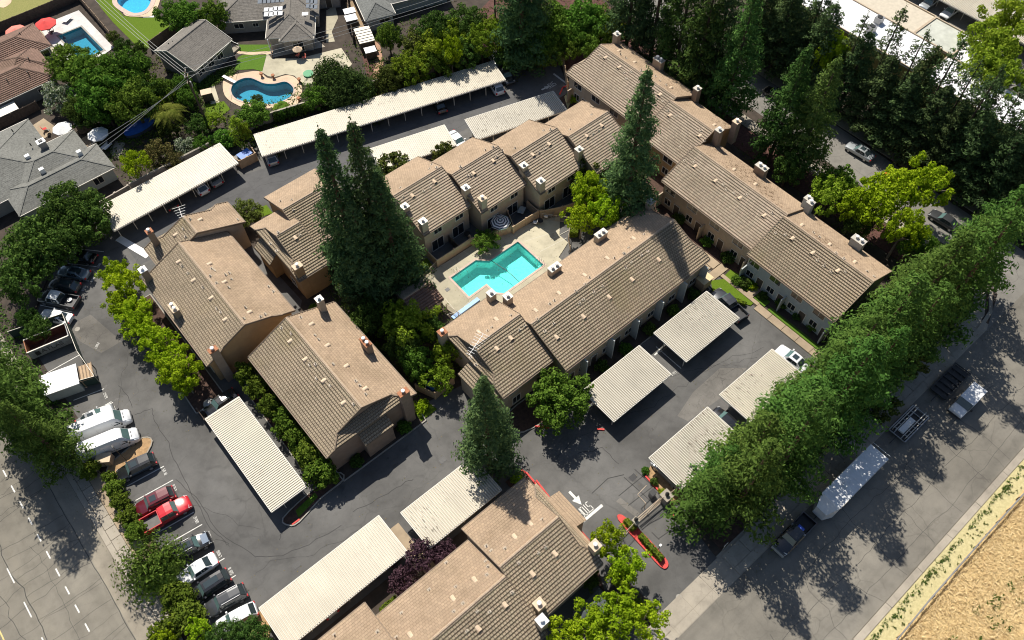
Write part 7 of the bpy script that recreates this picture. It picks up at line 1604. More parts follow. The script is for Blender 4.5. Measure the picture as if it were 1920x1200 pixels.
SHR = [('shrub',(67.3,31.0),1.0,'leafy shrub on the lawn by the walkway corner'),('shrub',(67.9,30.0),1.0,'leafy shrub in the row in front of the white walled unit'),('shrub',(68.3,29.2),.8,'leafy shrub beside the ball shaped bush'),('lshrub',(68.3,28.7),.7,'ball shaped bush by the path to the white walled unit'),('shrub',(68.1,26.8),.8,'spiky shrub left of the ball shaped bush'),
 ('shrub',(69.0,24.2),1.1,'dark shrub under the windows of the white walled unit'),('shrub',(69.1,21.6),1.0,'dark shrub nearest the last door of the white walled unit'),('shrub',(69.2,19.0),1.0,'dark shrub at the conifer end of the white walled unit'),('shrub',(69.3,34.5),1.2,'dark round shrub by the walkway junction'),('shrub',(69.4,38.5),1.1,'dark round shrub in front of the third unit door'),('shrub',(69.5,44.0),1.1,'dark shrub at the upper end of the walkway'),
 ('lshrub',(63.6,46.0),1.0,'bright shrub next to the central row end chimney'),('shrub',(64.6,44.5),1.2,'green shrub beside the central row end wall'),('lshrub',(63.8,34.4),.8,'bright shrub under the eave at the walkway corner'),('shrub',(60.8,33.2),1.1,'dark shrub at the right end of the central row front'),('shrub',(56.6,33.2),1.1,'dark shrub in front of the central row, behind the dark pickup carport'),('shrub',(52.0,33.3),1.1,'dark shrub in front of the central row middle door'),('shrub',(47.2,33.2),1.1,'dark shrub in front of the central row, behind the tree side carport'),('shrub',(43.0,33.3),1.1,'dark shrub in front of the central row near the roof step'),
 ('lshrub',(21.2,44.3),1.1,'bright leafy bush by the boarded pen'),('shrub',(17.8,43.3),1.1,'dark bush below the end chimney of the south-west block'),('shrub',(10.5,43.4),1.0,'dark bush under the skirt roof of the south-west block'),('shrub',(36.8,19.3),.6,'spiky plant in the tan bed by the gate carport'),('shrub',(36.6,17.6),.6,'second spiky plant in the tan bed by the gate carport'),('lshrub',(36.4,16.1),.5,'small plant beside the gate motor box'),
 ('lshrub',(24.2,28.6),.9,'bright shrub at the red kerb under the lone conifer'),('shrub',(76.0,75.0),.9,'bright shrub at the corner below the eastern block windows'),('lshrub',(75.6,73.6),1.1,'leafy shrub by the red kerb at the lane end'),('shrub',(74.6,70.8),1.0,'shrub between the last stepped unit and the eastern block'),('shrub',(19.0,66.5),.8,'small shrub between the west blocks'),('shrub',(17.7,84.0),.9,'shrub beside the small lawn by the lane'),
 ('lshrub',(29.0,44.5),.9,'bright undergrowth shrub beside the red capped chimney'),('shrub',(20.5,60.5),.9,'shrub at the corner of the south-west block')]
for k, uv, r, lab in SHR: tree(k, uv, lab, r=r)
# striped and garden umbrellas
def umbrella(label, u, v, r, z, mat, cat='umbrella', n=8, tilt=0, stripe=None):
    t = thing('patio_umbrella', label, cat, (u, v, 0.02)); mb = MB()
    for i in range(n):
        a, b = 2*math.pi*i/n, 2*math.pi*(i+1)/n
        if stripe:
            for k in range(8):
                r0, r1 = r*k/8, r*(k+1)/8; z0, z1 = z+.55*(1-k/8), z+.55*(1-(k+1)/8)
                P = lambda rr, an, zz: (rr*math.cos(an), rr*math.sin(an), zz)
                mb.face([P(r0,a,z0),P(r1,a,z1),P(r1,b,z1),P(r0,b,z0)] if k else [P(r1,a,z1),P(r1,b,z1),(0,0,z0)], k % 2)
        else: mb.face([(0,0,z+.55),(r*math.cos(a),r*math.sin(a),z),(r*math.cos(b),r*math.sin(b),z)])
        mb.face([(r*math.cos(a),r*math.sin(a),z),(r*math.cos(a),r*math.sin(a),z-.14),(r*math.cos(b),r*math.sin(b),z-.14),(r*math.cos(b),r*math.sin(b),z)])
    mb.build('canopy_cloth', [M[mat], M[stripe]] if stripe else M[mat], t)
    p = MB(); p.cyl(0,0,0,z+.62,.03,6); p.build('pole', M['grey'], t); p = MB(); p.cyl(0,0,0,.08,.3,10); p.build('base', M['dark'], t); return t
M['redc'] = plain('red_cloth', (.66,.045,.04), .8); M['coralc'] = plain('coral_cloth', (.72,.20,.15), .8); M['whitec'] = plain('white_cloth', (.76,.76,.75), .8); M['navyc'] = plain('navy_cloth', (.07,.08,.11), .8)
c = at(938,416,2.1); umbrella('blue and white striped umbrella on the middle patio by the pool', c[0], c[1], 1.55, 2.1, 'whitec', stripe='navyc')
def loungers(label, u, v, rz, col='white', name='patio_chair', cat='chair'):
    t = thing(name, label, cat, (u, v, .1), rz); m = MB(); m.box(-.28,.28,-.26,.26,.36,.42); m.build('seat', M[col], t); m = MB(); m.bar((-.28,0,.4),(-.42,0,.95),.52,.05); m.build('backrest', M[col], t)
    for x in (-.25,.25):
        for y in (-.23,.23): m = MB(); m.box(x-.02,x+.02,y-.02,y+.02,0,.37); m.build('leg', M['grey'], t)
    return t
def table(label, u, v, r=.55, mat='white', z=.72, rz=0, sq=False, zb=.02, name='patio_table'):
    t = thing(name, label, 'table', (u, v, zb), rz); m = MB()
    if sq: m.box(-r,r,-r*.7,r*.7,z-.04,z)
    else: m.cyl(0,0,z-.04,z,r,16)
    m.build('tabletop', M[mat], t); m = MB(); m.cyl(0,0,0,z-.04,.05,8); m.build('leg', M['grey'], t); return t
for lab, px, py, rz in [('white chair left of the small table in the pool deck corner',1003,418,2.2),('white chair by the fence in the pool deck corner',1024,407,.6)]:
    a = at(px, py, .3); loungers(lab, a[0], a[1], rz, 'whitec')
a = at(1013,416,.5); table('round dark table in the shaded corner of the pool deck', a[0], a[1], .45, 'dark', zb=.1)
a = at(876,440,.4); table('round dark table on the stone patterned patio of the first unit', a[0], a[1], .5, 'dark')
a = at(978,396,.4); table('pale green tub lid table on the open patio', a[0], a[1], .7, 'stucco_g', sq=True, rz=.5)
for i,(px,py) in enumerate([(1022,398),(1032,404)]):
    a = at(px,py,.4); loungers(['pale chair in the shaded patio beside the iron gate','second pale chair in the shaded patio beside the iron gate'][i], a[0], a[1], 1.0+i, 'palegreyc' if False else 'grey')
o = MB(); o.box(-2.4,2.4,-.3,.3,0,.28); o = o.build('blue_pool_cover_roll', plain('pale_blue_cover', (.32,.5,.78), .6), None, loc=(*at(873,578,.3), .1)); o.rotation_euler = (0,0,R(2)); tag(o, 'pale blue pool cover roll lying at the edge of the pool deck', 'cover roll')
dr = MB(); dr.box(-.32,.32,-.28,.28,0,.02); o = dr.build('deck_drain', M['dark'], None, loc=(*at(839,543,.1), .102)); tag(o, 'dark square drain cover on the pool deck', 'drain')
yb = thing('utility_cabinet', 'bright tan utility cabinet at the end of the central row by the lawn', 'cabinet', (63.2, 33.7, .02), R(0)); b = MB(); b.box(-.9,.9,-.7,.7,0,1.9); b.build('body', M['tanfence'], yb); b = MB(); b.box(-1.0,1.0,-.8,.8,1.9,2.0); b.build('lid', plain('cream_lid', (.66,.52,.30), .7), yb)
# storm drains and manholes
def drain(label, px, py, kind='grate', rz=0):
    a = at(px, py); t = thing('storm_drain' if kind == 'grate' else 'manhole_cover', label, 'drain' if kind == 'grate' else 'manhole', (a[0], a[1], .006), rz); m = MB()
    if kind == 'grate':
        m.box(-.45,.45,-.35,.35,0,.012); m.build('frame', M['plastic'], t)
        for i in range(7): g = MB(); g.box(-.36+i*.115,-.30+i*.115,-.3,.3,.012,.02); g.build('slat', M['dark'], t)
    else: m.cyl(0,0,0,.012,.36,20); m.build('cover', M['kerb'], t)
drain('storm drain grate in the asphalt by the clean southern carport', 556, 1060); drain('pale square cover in the asphalt south of the boarded pen', 830, 863)
drain('manhole cover near the long white panel', 202, 484, 'm'); drain('dark storm drain by the tan bed near the gate', 1187, 895); drain('manhole cover in the entrance drive apron', 1273, 1120, 'm'); drain('manhole cover beside the chain link pen', 145, 617, 'm')
# ================================================================== NEIGHBOURING HOUSES (north side)
class HouseR(House):
    """house in its own rotated frame: x along its long side"""
    def __init__(s, name, label, cat, o, rz): s.t = thing(name, label, cat, (o[0], o[1], 0), rz); s.o = (0, 0, 0)
    def hip(s, x0, x1, y0, y1, ze, pitch, mat, wall, th=.3, step=.012, oh=.5, skip=()):
        W, L = y1-y0, x1-x0; ax = 0 if L >= W else 1; n0 = len(SLOPES)
        if ax == 0: a0, a1, b0, b1 = x0, x1, y0, y1
        else: a0, a1, b0, b1 = y0, y1, x0, x1
        hw = (b1-b0)/2; zr = ze+hw*pitch; X = Axis(ax); Y = Axis(1-ax); bm_ = (b0+b1)/2
        l, r = a0+hw, a1-hw
        if r < l: l = r = (a0+a1)/2
        for be in (b0, b1):
            mb = MB(); slope_mesh(mb, X, bm_, be, zr, ze, [(0, l, r), (1, a0, a1)], th=th, step=step, thick=.14); s.part(mb, 'roof', [M[mat], M['white'] if step < .02 else M['fascia']])
        for ae, k in ((a0, l), (a1, r)):
            mb = MB(); slope_mesh(mb, Y, k, ae, zr, ze, [(0, bm_, bm_), (1, b0, b1)], th=th, step=step, thick=.14); s.part(mb, 'roof', [M[mat], M['white'] if step < .02 else M['fascia']])
        mb = MB(); mb.box(x0+oh, x1-oh, y0+oh, y1-oh, 0, ze+oh*pitch-.1); s.part(mb, 'wall', M[wall])
        for p, q in (((l,bm_),(r,bm_)), ((l,bm_),(a0,b0)), ((l,bm_),(a0,b1)), ((r,bm_),(a1,b0)), ((r,bm_),(a1,b1))):
            mb = MB(); A = X.P(p[0],p[1],zr+.03); B = X.P(q[0],q[1],(zr if q[1] == bm_ else ze)+.03)
            if (Vector(A)-Vector(B)).length > .3: mb.bar(A, B, .22, .06); s.part(mb, 'ridge_cap', M[mat])
        for be, sg in ((b0,-1),(b1,1)):
            mb = MB(); mb.bar(X.P(a0,be+sg*.05,ze-.06), X.P(a1,be+sg*.05,ze-.06), .1, .12); s.part(mb, 'gutter', M['trim'])
        del SLOPES[n0:]
        return zr
    def pipe(s, x, y, z, r=.09, h=.4, mat='dark'):
        mb = MB(); mb.cyl(x, y, z-.2, z+h, r, 8); s.part(mb, 'vent_pipe', M[mat])
H1 = HouseR('house', 'brown tiled hip roofed house with grey walls by the rectangular pool', 'house', (0,0), 0)
H1.hip(-16, 11.6, 133.6, 142.6, 2.8, .36, 'tile_red', 'greywall', th=.38, step=.09); H1.hip(2.5, 14.2, 142.2, 150.6, 2.8, .36, 'tile_red', 'greywall', th=.38, step=.09); H1.hip(4.5, 11.9, 137.2, 144.5, 2.95, .36, 'tile_red', 'greywall', th=.38, step=.09)
H1.window('v-', 134.1, 8.2, 1.5, .9, .8); H1.window('v-', 134.1, 1.2, 1.5, 1.6, 1.0); H1.window('v-', 142.7, 12.3, 1.6, 2.0, 1.2)
for x, y in [(8,136),(4.6,136.4),(9.5,139.5),(11,147)]: H1.pipe(x, y, 4.0)
aw = HouseR('shade_awning', 'pale corrugated awning beside the brown tiled house', 'awning', (1.5,132.6), 0); mb = MB(); mb.face([(-2.2,.9,2.3),(2.0,.9,2.3),(2.0,-.9,1.9),(-2.2,-.9,1.9)][::-1]); mb.face([(-2.2,.9,2.26),(2.0,.9,2.26),(2.0,-.9,1.86),(-2.2,-.9,1.86)]); aw.part(mb, 'sheet', M['cap'])
for x in (-2.1, 1.9): mb = MB(); mb.box(x-.04,x+.04,-.86,-.78,0,1.88); aw.part(mb, 'post', M['white'])
H2 = HouseR('house', 'grey shingled hip roofed house with chimney, beside white patio umbrellas', 'house', (0,0), 0)
H2.hip(-15, 3.7, 112, 127, 2.8, .3, 'shingle_l', 'greywall2'); H2.hip(-4, 8.25, 110.5, 119.7, 2.75, .36, 'shingle_l', 'stucco_g'); H2.hip(-5.6, 9.7, 107.6, 114.45, 2.7, .4, 'shingle_l', 'stucco_g')
for px, py, z in [(78,268,4.0)]:
    u, v = at(px, py, 4.6); mb = MB(); mb.box(u-.55,u+.55,v-.45,v+.45,3.0,4.9); o = H2.part(mb, 'chimney', M['greywall2']); mb = MB(); mb.box(u-.65,u+.65,v-.55,v+.55,4.9,5.0); mb.build('chimney_cap', M['white'], o); mb = MB(); mb.box(u-.3,u+.3,v-.25,v+.25,5.0,5.12); mb.build('flue', M['dark'], o)
for px, py in [(51,293),(148,285),(78,318)]:
    u, v = at(px, py, 4.2); mb = MB(); mb.box(u-.35,u+.35,v-.3,v+.3,3.6,4.4); H2.part(mb, 'skylight', M['white'])
for px, py in [(65,258),(55,268),(21,242)]: u, v = at(px, py, 4.4); H2.pipe(u, v, 4.0)
H2.window('v-', 108.1, 6.6, 1.5, 1.4, 1.2); H2.window('u+', 9.2, 110, 1.5, 1.2, 1.1)
p0 = Vector(at(364,133,3.2)); p1 = Vector(at(435,74,3.2)); d = p1-p0; an = math.atan2(d.y, d.x)
H3 = HouseR('house', 'grey siding house with a gabled speckled shingle roof and three white framed windows', 'house', p0, an); n0 = len(SLOPES)
H3.gable(0, 0, d.length, 0, 5.3, 9.0, zr=5.2, ze=3.2, zeB=3.7, mats=('shingle','shingle'), wall='greywall', th=.3, step=.012, side='trim', ridge='shingle'); del SLOPES[n0:]
for a in (1.6, 4.0, 6.3): H3.window('v-', .45, a, 1.9, 1.3, 1.3)
mb = MB(); mb.box(d.length-.5, d.length+1.6, .6, 3.4, 0, .35); H3.part(mb, 'porch_floor', M['conc'])
for y in (.7, 3.3): mb = MB(); mb.box(d.length+1.4, d.length+1.5, y-.05, y+.05, .35, 1.2); H3.part(mb, 'porch_post', M['white'])
mb = MB(); mb.box(d.length+1.42, d.length+1.48, .7, 3.3, .95, 1.05); H3.part(mb, 'porch_rail', M['white'])
for x, y in [(2.2,7.4),(3.0,7.2)]: H3.pipe(x, y, 4.2)
p0 = Vector(at(498,73,2.8)); p1 = Vector(at(590,66,2.8)); d = p1-p0; an = math.atan2(d.y, d.x)
H4 = HouseR('house', 'grey brown shingled house with solar panels and skylight, above the kidney shaped pool', 'house', p0, an)
H4.hip(0, d.length, 0, 16, 2.8, .38, 'shingle', 'greywall2'); H4.hip(-9.5, d.length+.6, 5.6, 15.5, 2.75, .36, 'shingle', 'greywall2'); H4.hip(2.4, d.length-.2, -.9, 7, 2.7, .42, 'shingle', 'greywall2'); H4.hip(6.5, 13, 11, 20, 2.8, .36, 'shingle', 'greywall2')
H4.window('v-', -.45, 5.4, 1.15, 1.8, 2.0); H4.window('v-', 6.05, -5.5, 1.5, 1.6, .9); H4.window('v-', 6.05, -2.5, 1.5, .9, .7); H4.window('v-', 11.45, 10.5, 1.2, 1.0, 2.1, kind='door')
for x in (.3,): mb = MB(); mb.box(x-.08,x+.08,-.2,0,0,2.7); H4.part(mb, 'porch_post', M['white'])
def panel_on(H, px, py, z, w, h, mat, name, tilt=.3):
    q = Vector(at(px, py, z))-Vector(H.t.location[:2]); c, s = math.cos(-H.t.rotation_euler.z), math.sin(-H.t.rotation_euler.z); x, y = q.x*c-q.y*s, q.x*s+q.y*c
    mb = MB(); mb.box(x-w/2,x+w/2,y-h/2,y+h/2,z-.02,z+.04); o = H.part(mb, name, M[mat]); return o
M['solar'] = plain('solar_panel_glass', (.16,.18,.2), .12, spec=.9); M['solar_glare'] = plain('painted_glare_panel', (.62,.63,.64), .3)  # second panel material has the glare put into a pale base colour
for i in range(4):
    for j in range(2): panel_on(H4, 500+i*8.2, 18+j*9-(2 if i > 1 else 0), 4.75, .95, 1.1, 'solar_glare', 'solar_panel')
for i in range(3):
    for j in range(2): panel_on(H4, 578+i*6.5, 2+j*9+i, 4.75, .8, 1.1, 'solar', 'solar_panel')
for i in range(6): panel_on(H4, 488+i*8, 3-i*.6, 5.0, .9, 1.2, 'solar', 'solar_panel')
panel_on(H4, 572, 26, 4.6, 1.1, .9, 'white', 'skylight')
for px, py in [(533,18),(565,10),(563,45)]:
    mb = panel_on(H4, px, py, 5.0, .25, .25, 'dark', 'vent_pipe')
p0 = Vector(at(685,40,2.8)); p1 = Vector(at(742,26,2.8)); d = p1-p0; an = math.atan2(d.y, d.x)
H5 = HouseR('house', 'grey hip roofed house with a small window, beside the narrow shed yard at the top', 'house', p0, an)
H5.hip(0, d.length, 0, 16, 2.8, .42, 'shingle_g', 'stucco_g'); H5.hip(.6, 17, 3.2, 13.5, 2.75, .36, 'shingle_g', 'stucco_g'); H5.window('v-', .45, 3.6, 1.7, 1.8, .8)
# flat roofed block across the side street
FB = House('apartment_block', 'long flat roofed apartment block with bright white and tan roof strips and ochre walls', 'apartment block', (122, 30))
def flat(u0, u1, v0, v1, z, roof, wall):
    mb = MB(); mb.box(u0, u1, v0, v1, 0, z-.02); FB.part(mb, 'wall', M[wall]); mb = MB(); mb.box(u0-.3, u1+.3, v0-.3, v1+.3, z-.02, z+.22); FB.part(mb, 'roof', M[roof])
    for a, b, c2, d2 in ((u0-.36,u0-.16,v0-.36,v1+.36),(u1+.16,u1+.36,v0-.36,v1+.36),(u0-.15,u1+.15,v0-.36,v0-.16),(u0-.15,u1+.15,v1+.16,v1+.36)): mb = MB(); mb.box(a, b, c2, d2, z+.225, z+.42); FB.part(mb, 'parapet', M['stucco'])
M['tpo'] = plain('white_roof_membrane', (.76,.76,.77), .6, var=.07, scale=.6); M['tanroof'] = plain('tan_flat_roof', (.52,.46,.36), .8, var=.1); M['greenroof'] = plain('pale_green_flat_roof', (.46,.47,.41), .8, var=.15, scale=.8); M['ochre'] = plain('ochre_wall', (.33,.27,.10), .85, var=.08)
flat(117.2, 124.6, 38.5, 66, 5.9, 'tpo', 'ochre'); flat(125.2, 131.6, 44, 70, 5.7, 'tanroof', 'stucco'); flat(125.2, 131.4, 36.6, 43.3, 5.7, 'greenroof', 'ochre'); flat(124.6, 131.4, 29, 36.0, 5.85, 'tpo', 'ochre'); flat(117, 124.2, 12, 36.2, 5.8, 'tpo', 'ochre'); flat(117.4, 124, -6, 11.2, 5.8, 'tpo', 'ochre'); flat(126.5, 132, 4, 20, 5.9, 'tpo', 'ochre')
for a in (42, 48, 54, 60): FB.window('u-', 117.2, a, 4.2, 1.5, 1.2)
for i,(px, py) in enumerate([(1634,55),(1648,38)]):
    u, v = at(px, py, 6.6); t = thing('air_conditioner', ['grey rooftop air conditioner nearer the roof edge on the white roof','grey rooftop air conditioner farther back on the white roof'][i], 'air conditioner', (u, v, 6.12)); m = MB(); m.box(-.6,.6,-.6,.6,.08,1.1); m.build('cabinet', M['grey'], t); m = MB(); m.cyl(0,0,1.1,1.2,.45,14); m.build('fan_guard', M['dark'], t); m = MB(); m.box(-.7,.7,-.7,.7,0,.08); m.build('pad', M['white'], t)
sheet('parking_lot', [(132.2,-10),(170,-10),(170,90),(132.2,90)], .006, M['street3'])
t = carport('flat grey carport roof at the top right edge over two parked cars', (150.5,22), 40, 8.6, R(90), 'carport_w', z=2.6); t['group'] = 'far carports'
# ================================================================== NEIGHBOUR GARDENS
HL = [KIDNEY, ROUNDP, RECTP]
kid_deck = smooth_loop(G([(418,158),(425,145),(452,138),(485,134),(500,146),(515,148),(535,142),(552,145),(565,160),(566,178),(560,195),(545,205),(520,203),(470,205),(440,195),(422,180)]), 3)
kp, koff = pool('swimming_pool', KIDNEY, 'kidney shaped blue swimming pool on a peach deck', .1, 1.6, 'water2', 'plaster3', 'pale_c' if False else 'coping', cw=.3)
sheet('pool_deck', kid_deck, .1, M['peach'], [koff]); 
sheet('patio', G([(500,98),(510,110),(560,110),(640,90),(660,120),(640,145),(570,160),(552,142),(535,139),(515,145),(503,143),(488,134)]), .03, M['deck'])
sheet('patio', G([(511,73),(590,70),(610,88),(512,108)]), .034, M['conc'])
sheet('path', strip_poly(G([(436,92),(450,98),(470,100),(511,98)]), .9), .038, M['peach'])
sheet('path', G([(612,20),(628,10),(634,34),(622,60),(628,78),(612,80)]), .036, M['deck'])
sheet('lawn', G([(437,88),(450,84),(508,84),(508,96),(470,98),(446,96)]), .05, M['lawn']); sheet('lawn', G([(446,108),(455,103),(500,103),(492,134),(475,130),(440,132)]), .052, M['lawn'])
sheet('lawn', G([(384,196),(420,190),(432,205),(410,222),(386,222)]), .05, M['lawn_lit']); sheet('path', G([(382,176),(398,160),(402,160),(412,192),(396,196)]), .054, M['deck'])
rp, roff = pool('swimming_pool', ROUNDP, 'round blue swimming pool beside the bright green lawn at the top edge', .1, 1.5, 'water2', 'plaster2', 'peachc' if False else 'coping', cw=.9)
sheet('pool_deck', smooth_loop(G([(210,0),(228,18),(236,30),(262,32),(285,30),(296,14),(300,-10),(275,-30),(225,-30),(205,-14)]), 3), .098, M['peach'], [roff])
sheet('patio', G([(268,33),(290,16),(300,28),(288,33)]), .06, M['pale'])
sheet('lawn', G([(176,-6),(205,-10),(212,6),(232,30),(268,34),(300,30),(318,45),(313,66),(296,72),(286,90),(262,92),(240,70),(212,42),(190,16)]), .04, M['lawn_lit'])
sheet('lawn', G([(0,48),(0,-10),(130,-10),(110,14),(40,36)]), .04, grass_mat('worn_lawn', (.17,.19,.05), (.34,.31,.12)))
ol = smooth_loop(G([(-30,-8),(0,14),(16,10),(22,0),(10,-14),(-20,-20)]), 3); sheet('pool_deck', ol, .06, M['peach'])
rr, qoff = pool('swimming_pool', RECTP, 'rectangular grey blue swimming pool on a pale slab terrace', .1, 1.5, 'water2', 'plaster3', 'kerb', cw=.3)
sheet('patio', G([(74,52),(98,40),(148,20),(214,90),(188,108),(135,122),(112,98),(95,82)]), .1, M['pale'], [qoff])
sheet('patio', G([(78,50),(96,82),(112,110),(120,118),(108,128),(95,95),(74,62)]), .05, M['deck'])
sheet('lawn', G([(97,112),(118,106),(128,118),(110,140),(100,140)]), .045, M['lawn_lit'])
sheet('patio', G([(62,235),(82,222),(104,238),(96,252),(80,262),(66,250)]), .05, M['conc_tan']); sheet('patio', G([(150,262),(166,252),(182,270),(176,286),(164,276)]), .05, M['conc_tan'])
sheet('patio', G([(205,262),(235,268),(225,300),(208,290)]), .045, M['conc'])
sheet('garden_soil', G([(672,75),(708,72),(716,110),(700,140),(690,150)]), .04, M['redmulch']); sheet('path', strip_poly(G([(690,72),(706,88),(712,120),(704,148)]), 1.4), .05, paving('brick_red_path', (.40,.24,.16), crack=.05, stain=.3))
sheet('path', G([(648,5),(670,0),(684,40),(680,70),(662,70)]), .04, paving('brown_garden_path', (.33,.24,.15), crack=.1, stain=.4))
fence('dark boarded fence at the top left behind the red umbrellas', G([(-20,70),(60,38),(150,0)]), 1.9, 'wood_d', name='board_fence', post=2.4, boards=.28)
fence('weathered boarded fence between the pale terrace and the bright lawn', G([(150,2),(185,42),(222,86)]), 1.8, 'wood', name='board_fence', post=2.4, boards=.28)
fence('boarded fence behind the grey siding house', G([(284,94),(330,62),(368,36)]), 1.8, 'wood', name='board_fence', post=2.4, boards=.28)
fence('dark boarded fence between the two grey shingled houses at the top', G([(652,-4),(658,40),(664,82)]), 1.8, 'wood_d', name='board_fence', post=2.4, boards=.28)
fence('boarded fence along the brown tiled house and grey house', G([(-10,246),(30,228),(75,205)]), 1.7, 'wood_d', name='board_fence', post=2.4, boards=.28)
for lab, px, py, r, m_, z in [('bright red umbrella on the pale terrace',84,42,1.9,'redc',2.2),('coral umbrella by the fence at the brown tiled house',28,56,1.9,'coralc',2.2),('white umbrella beside the grey house chimney side',115,238,1.6,'whitec',2.0),('white umbrella next to the dark lounge chairs',182,249,1.7,'whitec',2.0)]:
    a = at(px, py, z+.3); umbrella(lab, a[0], a[1], r, z, m_)
a = at(121,72,1.6); t = umbrella('closed dark umbrella standing by the rectangular pool', a[0], a[1], .28, 1.7, 'navyc')
for i,(px,py) in enumerate([(190,266),(203,262),(212,268),(205,276)]):
    a = at(px,py,.4); loungers(['dark lounge chair nearest the white umbrella','dark lounge chair by the garden table','dark lounge chair at the tan garden path','dark lounge chair near the lime tree'][i], a[0], a[1], i*1.3, 'dark')
a = at(200,275,.5); table('pale square table between dark lounge chairs', a[0], a[1], .8, 'whitec', sq=True, rz=.4)
for i,(px,py) in enumerate([(84,242),(90,246),(92,56),(98,60)]):
    a = at(px,py,.4); loungers(['red orange chair on the tan patio of the grey house','dark chair on the tan patio of the grey house','dark deck chair under the red umbrella','second dark deck chair under the red umbrella'][i], a[0], a[1], 1.0*i, ['redc','dark','dark','dark'][i])
a = at(125,36,.4); table('low grey table on the pale terrace', a[0], a[1], .9, 'grey', z=.45, sq=True, rz=.5, zb=.1)
c = at(262,238,.6); t = thing('blue_boat_cover', 'oval bright blue cover over a small above ground pool under the palm', 'pool cover', (c[0], c[1], 0), R(5)); m = MB(); ell = [(2.7*math.cos(2*math.pi*i/28), 1.35*math.sin(2*math.pi*i/28)) for i in range(28)]; m.prism(ell, .02, .72); m.build('wall', M['navyc'], t); m = MB(); m.prism([(x*1.03, y*1.03) for x, y in ell], .72, .80); m.build('cover', M['bluep'], t)
for i,(px,py) in enumerate([(558,104),(570,108)]):
    a = at(px,py,.4); loungers(['pinkish chair left at the round table on the kidney pool patio','pinkish chair right at the round table on the kidney pool patio'][i], a[0], a[1], 2+i, 'coralc')
a = at(560,101,.7); umbrella('small pale pink umbrella over the patio table by the grey brown house', a[0], a[1], .9, 1.7, 'vent')
b = MB(); b.box(-1.5,1.5,-.28,.28,.45,.52); o = b.build('slide_board', M['white'], None, loc=(*at(430,149,.5), .1)); o.rotation_euler = (0,0,R(-75)); tag(o, 'white diving board at the left end of the kidney shaped pool', 'diving board')
for i,(px,py) in enumerate([(512,143),(561,150),(560,186),(490,140)]):
    a = at(px,py,.5); t = thing('garden_urn', ['dark garden urn at the patio edge above the kidney pool','dark garden urn at the right end of the kidney pool','dark garden urn at the lower right of the kidney pool','dark garden lamp beside the kidney pool grab rail'][i], 'urn', (a[0], a[1], .1)); m = MB(); m.tube([(0,0,0),(0,0,.3),(0,0,.5),(0,0,.75)], [.2,.12,.3,.32], 10); m.build('bowl', M['rust'], t)
sp = MB(); sp.cyl(0,0,0,.25,.9,18); o = sp.build('spa_cover', plain('green_cover', (.05,.28,.12), .6), None, loc=(*at(578,138,.2), .04)); tag(o, 'round green cover on the patio edge by the kidney pool tree', 'cover')
# sheds and clutter in the narrow yard
for i,(px,py,w,d2,h,m_,lab) in enumerate([(655,20,1.9,1.4,2.0,'white','white roofed garden locker at the top of the narrow yard'),(658,33,1.9,1.6,2.2,'white','white roofed garden shed in the narrow yard'),(683,65,2.6,4.2,2.1,'cap','pale slatted shed roof at the lower end of the narrow yard'),(694,93,1.8,1.4,1.6,'white','small pale blue white shed by the red path'),(386,172,1.6,1.2,1.7,'vent','pinkish garden cupboard by the curved garden path'),(378,30,2.4,2.0,2.3,'navyc','dark blue roofed shed behind the grey siding house'),(152,228,2.0,1.5,1.9,'grey','dark grill island with pale top between the umbrellas')]):
    a = at(px, py, h); t = thing('garden_shed', lab, 'shed', (a[0], a[1], .04), R(-20)); m = MB(); m.box(-w/2,w/2,-d2/2,d2/2,0,h-.1); m.build('wall', M['wood_d'], t); m = MB(); m.box(-w/2-.1,w/2+.1,-d2/2-.1,d2/2+.1,h-.1,h); m.build('roof', M[m_], t)
    if i == 2:
        for k in range(5): m = MB(); m.box(-w/2-.08,w/2+.08,-d2/2+.3+k*.75,-d2/2+.36+k*.75,h+.002,h+.07); m.build('batten', M['dark'], t)
t = thing('ride_on_mower', 'red ride-on mower on the mulch by the garden path', 'mower', (*at(727,76,.5), .05), 1.0); m = MB(); m.box(.1,.8,-.3,.3,.3,.75); m.build('bonnet', M['redc'], t); m = MB(); m.box(-.5,-.05,-.25,.25,.45,.6); m.box(-.55,-.45,-.25,.25,.6,.95); m.build('seat', M['dark'], t)
for x, r in ((.55,.2),(-.4,.28)):
    for s in (-1,1): m = MB(); m.tube([(x,s*.42-.1,r),(x,s*.42+.1,r)], r, 12); m.build('wheel', M['tyre'], t)
# hedge of slim bushes along the pool garden wall
for i in range(7):
    px, py = 520+i*10.5, 222-i*3.2
    tree('shrub', at(px, py, .8), ['first','second','third','fourth','fifth','sixth','seventh'][i]+' slim bush from the left along the wall behind the very long carport', r=.8, zs=1.4, group='bushes along the garden wall')
